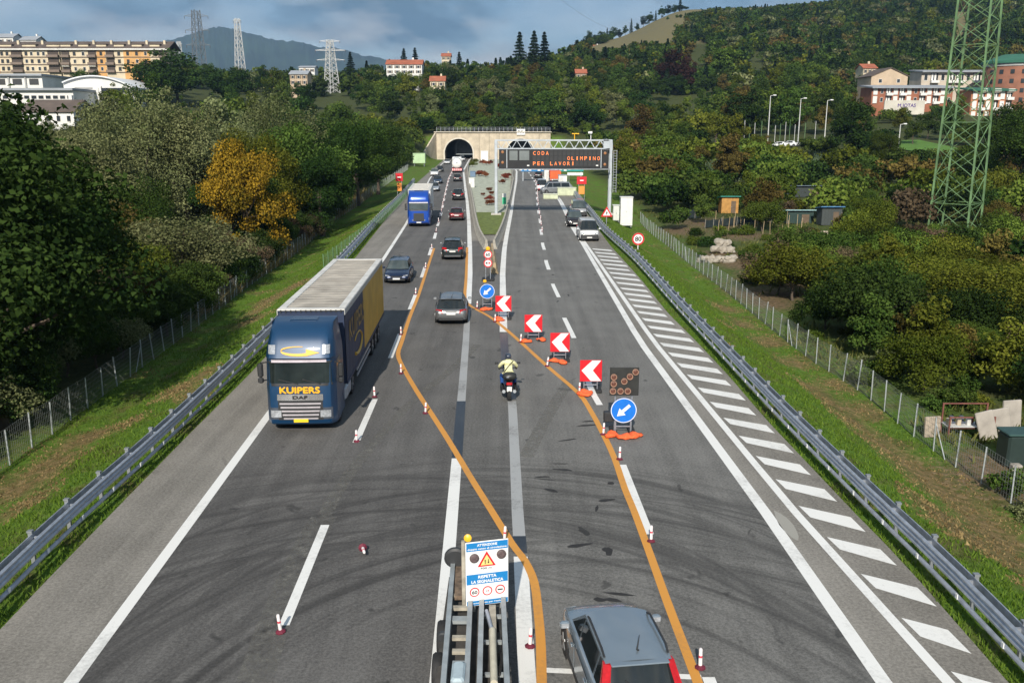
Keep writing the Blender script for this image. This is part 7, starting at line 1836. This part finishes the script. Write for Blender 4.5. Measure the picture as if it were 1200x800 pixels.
for px, d, py, w, lab in ((178, 330, 62, 1.5, 'bushy umbrella pine left of its pair in front of the apartments'), (203, 335, 63, 1.5, 'umbrella pine right of its pair in front of the apartments'), (190, 320, 72, 1.2, 'lower umbrella pine between the two tall ones'), (797, 980, 6, 1.6, 'big dark pine on the skyline above the meadow')):
    at_px('mid_round' if d < 500 else 'pine', px, d, py, 'pine' if d < 500 else 'conifer', lab, wide=w)
for k, (px, h_) in enumerate(zip(range(648, 800, 7), (9,11,8,12,9,10,13,8,11,9,12,10,9,11,8,10,12,9,11,10,9,12))):
    d_ = 900+10*(k % 3); x_ = Q(px, 60, d_).x; plant('conifer' if k % 4 == 1 else 'mid_round', G(x_, d_, -.4), h_/12, 'conifer' if k % 2 else 'deep', 'dark tree standing on the skyline along the meadow ridge', 'tree', 'trees on the meadow ridge')
# ---- woods as single trees, placed at random on the slopes
def e_road(x, y):
    yy = min(y, Y_T); return max(xL(yy)-x, x-xR(yy)) if y < Y_T+3 else (0 if False else 50)
SKY = np.array([(-300,70),(0,40),(60,44),(150,58),(220,66),(300,72),(400,64),(440,58),(480,58),(520,62),(560,58),(600,48),(640,52),(660,50),(700,42),(740,30),(780,18),(830,9),(880,8),(950,2),(1040,-8),(1200,-25),(1500,-40)])
def limit(px, d, h):
    lim = np.interp(px, SKY[:, 0], SKY[:, 1])
    for a, c, py, dd in SIGHT:
        if a-2 < px < c+2 and d < dd: lim = max(lim, py)
    return lim
SIGHT.append((1054, 1104, 173, 214)); KEEP += [(Q(1080, 170, 228).x, 220, 9), (Q(1080, 170, 228).x, 234, 9)]
TONE = {'deep': 'dark green', 'mid': 'green', 'light': 'light green', 'olive': 'olive grey', 'ygreen': 'yellow green', 'rust': 'rusty', 'brown': 'brown'}
TREES = [0, 60]; OVER = []
def scatter(n, box, keys, mats, hs, label, group, gap=.62, seed=0, cat='tree', min_e=9.5):
    r_ = random.Random(seed); a, c, d0, d1 = box; k = 0
    for _ in range(n*14):
        if k >= n: break
        px = r_.uniform(a, c); d = d0*(d1/d0)**r_.random(); x = Q(px, 150, d).x
        if e_road(x, d) < min_e: continue
        if any(hypot(x-u, d-v) < w for u, v, w in KEEP): continue
        key = r_.choice(keys); h = r_.uniform(*hs); sc = h/HT[key]; R_ = RAD[key]*sc
        if any(hypot(x-u, d-v) < (R_+w)*gap for u, v, w in placed): continue
        z0 = H(x, d); r0 = ray(px, 150); lim = limit(px, d, h); zmax = Q(px, lim, d).z-z0
        wpx = R_*1050/d
        zm2 = min(zmax, Q(px-wpx*.7, limit(px-wpx*.7, d, h), d).z-z0, Q(px+wpx*.7, limit(px+wpx*.7, d, h), d).z-z0)
        if zm2 < h:
            if zm2 < 2.6: continue
            h = zm2; key = key if h > 5 else ('near_bush' if d < 120 else 'mid_bush'); sc = h/HT[key]; R_ = RAD[key]*sc
        placed.append((x, d, R_)); k += 1
        if ('bush' not in key and (d > 330 or TREES[0] >= 190)) or ('bush' in key and (d > 150 or TREES[1] >= 250)):
            OVER.append((x, d, z0-.3, h, key, r_.choice(mats))); continue
        TREES[1 if 'bush' in key else 0] += 1
        mc = r_.choice(mats); plant(key, (x, d, z0-.15), sc, mc, TONE.get(mc, '')+' '+label, cat if 'bush' not in key else 'bush', group)
    return k
G_ = ['deep','deep','mid','mid','mid','light','ygreen']
cnt = []
rf_ = random.Random(31)
for a_, c_, py_, d_ in FRONTS:
    n_ = max(2, int((c_-a_)/1050*d_/6)+1)
    for k in range(n_):
        px_ = a_+(c_-a_)*(k+.5)/n_; at_px('mid_round', px_, d_-9-rf_.random()*4, py_+rf_.uniform(-1.5, 2.5), rf_.choice(['deep','mid','mid','light']), 'tree in front of the hillside houses', 'tree', 'trees before the houses', wide=1.15)
for k in range(56):
    y_ = 23+k*1.9; x_ = xL(y_)-6.9-(2.8 if y_ < 45 else 1.6)-rf_.random()*2.2; s_ = rf_.uniform(.55, .95); placed.append((x_, y_, 1.2)); plant('near_bush', G(x_, y_, -.1), s_, rf_.choice(['deep','deep','mid','deep','olive','brown' if y_ > 60 else 'deep']), 'bramble in the hedge just behind the left fence', 'bush', 'bramble hedge behind the left fence')
cnt.append(scatter(34, (-40, 330, 62, 135), ['near_round','near_round','near_willow'], ['deep','mid','olive','mid','deep'], (8, 12.5), 'tree filling the wood behind the left fence', 'woods behind the left fence', seed=1, gap=.6, min_e=11))
cnt.append(scatter(70, (-60, 470, 34, 150), ['near_bush'], ['deep','deep','mid','ygreen','brown','olive'], (2.0, 5.0), 'shrub in the undergrowth behind the left fence', 'undergrowth behind the left fence', seed=2, gap=.55, cat='bush', min_e=8.8))
cnt.append(scatter(60, (-60, 480, 120, 260), ['mid_round','mid_round','mid_tall','mid_willow'], ['deep','mid','mid','olive','light'], (9, 14), 'tree in the wood between the olive grey trees and the tunnel', 'woods left of the tunnel', seed=3, gap=.58, min_e=10))
cnt.append(scatter(70, (395, 522, 165, 325), ['mid_round','mid_tall','mid_bush'], ['deep','mid','mid','light','ygreen'], (4.5, 10), 'tree on the bank left of the tunnel portal', 'bank left of the tunnel', seed=14, gap=.5, min_e=9))
cnt.append(scatter(85, (-80, 500, 260, 470), ['mid_round','mid_round','mid_tall','conifer'], G_, (9, 14), 'tree on the wooded rise below the far pylons', 'woods on the left rise', seed=4, gap=.6, min_e=10))
cnt.append(scatter(130, (495, 735, 329, 520), ['mid_round','mid_round','mid_tall','mid_willow'], G_+['olive','rust'], (8, 14), 'tree on the wooded slope above the tunnel portal', 'woods above the tunnel', seed=5, gap=.56))
cnt.append(scatter(60, (492, 690, 326.5, 352), ['mid_bush','mid_round','mid_bush'], ['deep','mid','mid','light','ygreen'], (3.0, 7.0), 'bush growing right above the tunnel portal', 'bushes above the portal', seed=16, gap=.45, cat='bush'))
cnt.append(scatter(60, (700, 900, 165, 300), ['mid_round','mid_round','mid_bush','mid_tall'], ['ygreen','mid','ygreen','rust','deep','light'], (5, 10.5), 'tree in the wood between the gantry and the sports ground', 'woods right of the gantry', seed=6, gap=.56))
cnt.append(scatter(70, (735, 1010, 262, 430), ['mid_round','mid_round','mid_tall'], G_+['rust'], (9, 14), 'tree on the slope behind the sports ground', 'woods behind the sports ground', seed=7, gap=.58))
cnt.append(scatter(170, (740, 1290, 112, 232), ['mid_bush','mid_bush','near_bush','mid_round'], ['ygreen','mid','light','rust','deep','mid','brown'], (2.5, 6.5), 'shrub in the rough ground behind the gardens', 'rough ground behind the gardens', seed=8, gap=.42, cat='bush'))
cnt.append(scatter(120, (925, 1330, 38, 112), ['near_bush','near_bush','near_dome'], ['ygreen','mid','light','deep','rust','brown'], (2.4, 5.2), 'shrub in the thicket behind the right fence', 'thicket behind the right fence', seed=9, gap=.36, cat='bush', min_e=11))
cnt.append(scatter(70, (980, 1300, 232, 470), ['mid_round','mid_round','mid_tall'], G_, (8, 13), 'tree among the terraced flats on the right', 'trees around the flats', seed=10, gap=.6))
cnt.append(scatter(34, (800, 1330, 24, 90), ['near_bush'], ['mid','light','ygreen','brown','olive'], (.7, 1.5), 'low weed clump just behind the right fence', 'weeds behind the right fence', seed=15, gap=.4, cat='bush', min_e=7.8))
cnt.append(scatter(30, (775, 1010, 66, 112), ['near_bush'], ['mid','light','ygreen','deep','brown'], (.7, 1.7), 'low plant clump in the garden beds', 'plants in the garden beds', seed=11, gap=.5, cat='plant', min_e=9.5))
print('planted', cnt, n_tree)
# ---- planted median
for px, py, s_, m_ in ((566,193,.45,'redshrub'),(570,194,.45,'redshrub'),(575,193,.4,'redshrub'),(561,207,.40,'redshrub'),(565,206.5,.42,'redshrub'),(569,208,.36,'redshrub'),(573,225,.26,'redshrub'),(576,229,.22,'redshrub'),(574,236,.28,'redshrub'),(576.5,240,.24,'redshrub'),(573.5,241,.26,'redshrub'),(566,230,.18,'redshrub'),(592,211,.42,'redshrub'),(595,209,.38,'redshrub'),(589,216,.3,'redshrub'),(554,196,.5,'ygreen'),(556,192,.5,'ygreen'),(585,198,.45,'redshrub')):
    p_ = P(px, py); plant('near_bush', (p_.x, p_.y, .05), s_, m_, 'low red leaved shrub planted in the gravel median' if m_ == 'redshrub' else 'low yellow green shrub planted in the gravel median', 'shrub', 'red shrubs of the median' if m_ == 'redshrub' else 'green shrubs of the median', sz=s_*.8)
SIGHT += [(700, 735, 55, 700), (735, 790, 49, 800)]
# ---- far woods: one mass of trees
fc = bpy.data.collections.new('far_tree_kinds')
for i, (kind, m_, sd) in enumerate((('round','mid',1),('round','deep',2),('round','mid',3),('tall','deep',4),('round','ygreen',5),('tall','mid',6),('round','olive',7),('round','rust',8),('conifer','conifer',9),('round','deep',10))):
    C, Nn, T, ce, S, g_ = crown(kind, 100+sd, 5.0 if kind == 'round' else 3.2, 10.0 if kind == 'round' else 12.5, .5, 900, 1.25)
    o = bpy.data.objects.new('far_tree_kind', quads(C, Nn, S, T, 'far_tree_kind', LM[m_], .7, g_)); fc.objects.link(o)
NK = 10; MIDX = {}
for m_ in ('deep','mid','light','ygreen','olive','rust'):
    for key in ('mid_round','mid_tall','mid_bush'):
        o = bpy.data.objects.new('far_tree_kind', PR[key][len(MIDX) % 2][0].copy()); o.data.materials[0] = LM[m_]; fc.objects.link(o); MIDX[(key, m_)] = NK; NK += 1
r_ = random.Random(77); pts = []; cell = {}
for x, d, z, h, key, m_ in OVER:
    k2 = key if key in ('mid_round', 'mid_tall', 'mid_bush') else ('mid_bush' if 'bush' in key else 'mid_round'); pts.append((x, d, z, h/HT[k2], MIDX.get((k2, m_), MIDX[(k2, 'mid')]))); cell.setdefault((int(x//6.5), int(d//6.5)), []).append((x, d))
def far(n, box, minr):
    k = 0; a, c, d0, d1 = box
    for _ in range(n*6):
        if k >= n: break
        px = r_.uniform(a, c); d = sqrt(d0*d0+(d1*d1-d0*d0)*r_.random()); q = Q(px, 150, d); x = q.x
        if e_road(x, d) < 12: continue
        if any(hypot(x-u, d-v) < w for u, v, w in KEEP): continue
        zz = H(x, d)-CAM_H; yp = 400-F_PX*(-0+(d*_sp+zz*_cp)/(d*_cp-zz*_sp)); 
        if 695 < px < 800 and d > 500 and np.interp(px, [695, 735, 765, 800], [58, 39, 27, 22])-2 < yp < np.interp(px, [695, 735, 765, 800], [60, 56, 50, 42]): continue
        ci, cj = int(x//minr), int(d//minr)
        if any(hypot(x-u, d-v) < minr for i in (-1,0,1) for j in (-1,0,1) for u, v in cell.get((ci+i, cj+j), ())): continue
        h = r_.uniform(7, 12); z0 = H(x, d); lim = limit(px, d, h); zm = Q(px, lim, d).z-z0
        if zm < 3: continue
        s_ = min(h, zm)/10.5
        cell.setdefault((ci, cj), []).append((x, d)); pts.append((x, d, z0-.5, s_)); k += 1
    return k
print('far', far(1100, (-480, 500, 430, 760), 6.5), far(260, (-480, -70, 90, 430), 7.5), far(900, (495, 760, 470, 900), 6.5), far(900, (735, 1290, 420, 640), 6.0), far(1700, (690, 1290, 640, 1050), 6.8), far(900, (780, 1290, 1050, 1500), 9))
me = bpy.data.meshes.new('far_woodland'); me.from_pydata([p_[:3] for p_ in pts], [], [])
at = me.attributes.new('size', 'FLOAT', 'POINT'); at.data.foreach_set('value', np.array([p_[3] for p_ in pts], np.float32))
at = me.attributes.new('pick', 'INT', 'POINT'); at.data.foreach_set('value', np.array([p_[4] if len(p_) > 4 else r_.choice((0,0,1,2,2,3,4,5,6,7,8,9,9)) for p_ in pts], np.int32))
at = me.attributes.new('turn', 'FLOAT', 'POINT'); at.data.foreach_set('value', np.array([r_.uniform(0, 6.28) for _ in pts], np.float32))
fw = stuff(put('far_woodland', me), 'wooded hillsides far behind the tunnel and the flats')
ng = bpy.data.node_groups.new('far_woodland_trees', 'GeometryNodeTree'); ng.interface.new_socket('Geometry', in_out='INPUT', socket_type='NodeSocketGeometry'); ng.interface.new_socket('Geometry', in_out='OUTPUT', socket_type='NodeSocketGeometry')
gi, go = ng.nodes.new('NodeGroupInput'), ng.nodes.new('NodeGroupOutput'); ip = ng.nodes.new('GeometryNodeInstanceOnPoints'); ci = ng.nodes.new('GeometryNodeCollectionInfo')
ci.inputs['Collection'].default_value = fc; ci.inputs['Separate Children'].default_value = True; ip.inputs['Pick Instance'].default_value = True
def nattr(nm, ty):
    a = ng.nodes.new('GeometryNodeInputNamedAttribute'); a.data_type = ty; a.inputs['Name'].default_value = nm; return a.outputs['Attribute']
cb = ng.nodes.new('ShaderNodeCombineXYZ'); ng.links.new(nattr('turn', 'FLOAT'), cb.inputs[2])
ng.links.new(gi.outputs[0], ip.inputs['Points']); ng.links.new(ci.outputs[0], ip.inputs['Instance']); ng.links.new(nattr('pick', 'INT'), ip.inputs['Instance Index']); ng.links.new(cb.outputs[0], ip.inputs['Rotation']); ng.links.new(nattr('size', 'FLOAT'), ip.inputs['Scale']); ng.links.new(ip.outputs[0], go.inputs[0])
md = fw.modifiers.new('trees', 'NODES'); md.node_group = ng
# ---- grass of the verges: blades
def blades(name, label, pts_, hgt, wid, mat_d, mat_l, seed, dryness=None):
    g = np.random.default_rng(seed); n = len(pts_); B = np.array(pts_); a = g.random(n)*2*pi; h = hgt*g.uniform(.5, 1.4, n); w = wid*g.uniform(.6, 1.4, n)
    if dryness is not None: h = h*(1-.45*dryness)
    D = np.stack([np.cos(a), np.sin(a), np.zeros(n)], 1)*w[:, None]; ln = np.stack([g.normal(size=n)*.45, g.normal(size=n)*.45, np.ones(n)], 1)*h[:, None]
    Vv = np.empty((n, 3, 3)); Vv[:, 0] = B-D; Vv[:, 1] = B+D; Vv[:, 2] = B+ln
    me = bpy.data.meshes.new(name); me.vertices.add(3*n); me.vertices.foreach_set('co', Vv.reshape(-1)); me.loops.add(3*n); me.loops.foreach_set('vertex_index', np.arange(3*n, dtype=np.int32)); me.polygons.add(n)
    me.polygons.foreach_set('loop_start', np.arange(0, 3*n, 3, dtype=np.int32)); me.polygons.foreach_set('loop_total', np.full(n, 3, dtype=np.int32)); me.update(calc_edges=True)
    T = g.normal(.45, .22, n)
    at = me.attributes.new('tint', 'FLOAT', 'FACE'); at.data.foreach_set('value', np.clip(T, 0, 1).astype(np.float32)); me.materials.append(leafmat(name+'_blades', mat_d, mat_l, .3, .0)); return stuff(put(name, me), label)
rg_ = np.random.default_rng(5); fresh = []; hay = []; tall = []; DD = np.array(DRY)
def fbm(x, y): return sin(x*.9+1.3*sin(y*.37))+sin(y*.55+x*.21)+.6*sin(x*2.3-y*1.1)+.5*sin(y*1.9+x*1.4)
for _ in range(135000):
    y = 15+110*rg_.random()**1.5; left = rg_.random() < .5; e = .05+7.5*rg_.random(); x = (xL(y)-e) if left else (xR(y)+e)
    if y > 120: continue
    q = np.min(np.hypot((DD[:, 0]-x)/DD[:, 2], (DD[:, 1]-y)/(1.6*DD[:, 2]))); z = H(x, y)
    f = fbm(x, y)
    if q < .95 or (f > 1.7 and e > 1.5): hay.append((x, y, z-.02)) if rg_.random() < .55 else None
    else: fresh.append((x, y, z-.02))
blades('verge_grass', 'short green grass of the verges beside the guardrails', fresh, .125, .021, (.045,.090,.007), (.150,.225,.035), 1)
blades('mown_hay', 'dry mown hay lying on the verges', hay, .08, .045, (.10,.070,.030), (.34,.25,.12), 2)
LF = [Pt(a, c) for a, c in ((250,370),(299,332),(330,312),(355,293),(382,266),(415,246),(440,228))]
for _ in range(9000):
    i = int(rg_.integers(0, len(LF)-1)); p_ = LF[i].lerp(LF[i+1], float(rg_.random())); x, y = p_.x-.3-abs(rg_.normal())*2.2, p_.y+rg_.normal()*1.5; tall.append((x, y, H(x, y)-.05))
blades('tall_dry_grass', 'tall dry grass along the left fence', tall, 1.0, .05, (.13,.105,.04), (.36,.28,.12), 3)
reed = []
for px, py, n in ((845, 190, 700), (880, 182, 900), (905, 180, 700), (980, 196, 500)):
    c = Q(px, py, 190)
    for _ in range(n): x, y = c.x+rg_.normal()*3.0, 190+rg_.normal()*3.0; reed.append((x, y, H(x, y)))
blades('reeds', 'blue green reeds in the rough ground behind the gardens', reed, 3.2, .16, (.060,.095,.050), (.165,.215,.135), 4)
KEEP.append((0, 0, 0))
rough = []
for _ in range(34000):
    px = rg_.uniform(740, 1330); d = rg_.uniform(24, 150); x = Q(px, 150, d).x
    if e_road(x, d) < 8: continue
    if np.min(np.hypot(SA[:, 0]-x, (SA[:, 1]-d)/1.6)/SA[:, 2]) < .8 and rg_.random() < .8: continue
    if fbm(x*.6, d*.6) < -.3: continue
    rough.append((x, d, H(x, d)-.03))
blades('rough_grass', 'rough grass and weeds among the gardens', rough, .42, .07, (.045,.062,.012), (.17,.17,.055), 6)
# ---- lawn below the flats
b = MB(); a, c = Q(1050, 170, 228), Q(1110, 170, 228); n_ = 10
b.grid(lambda u, v: G(a.x+(c.x-a.x)*u, 214+30*v, .25), 8, 8); struct(b.build('lawn', pm('bright_lawn', (.075,.17,.018), .95, 0, .2, .5, .3), None, smooth=True, fix=False))
# ================================================================== HAZE
b = MB(); b.box((0, 3890, 452), (12800, 8220, 912)); hz = stuff(b.build('haze', [], None), 'thin blue haze over the valley')
hm_ = bpy.data.materials.new('haze_air'); hm_.use_nodes = True; hn = hm_.node_tree; hn.nodes.clear(); ho = hn.nodes.new('ShaderNodeOutputMaterial'); pv = hn.nodes.new('ShaderNodeVolumePrincipled')
pv.inputs['Color'].default_value = (.42,.66,1.0,1); pv.inputs['Density'].default_value = 0.00011; pv.inputs['Anisotropy'].default_value = 0.2; hn.links.new(pv.outputs[0], ho.inputs['Volume'])
hz.data.materials.append(hm_)
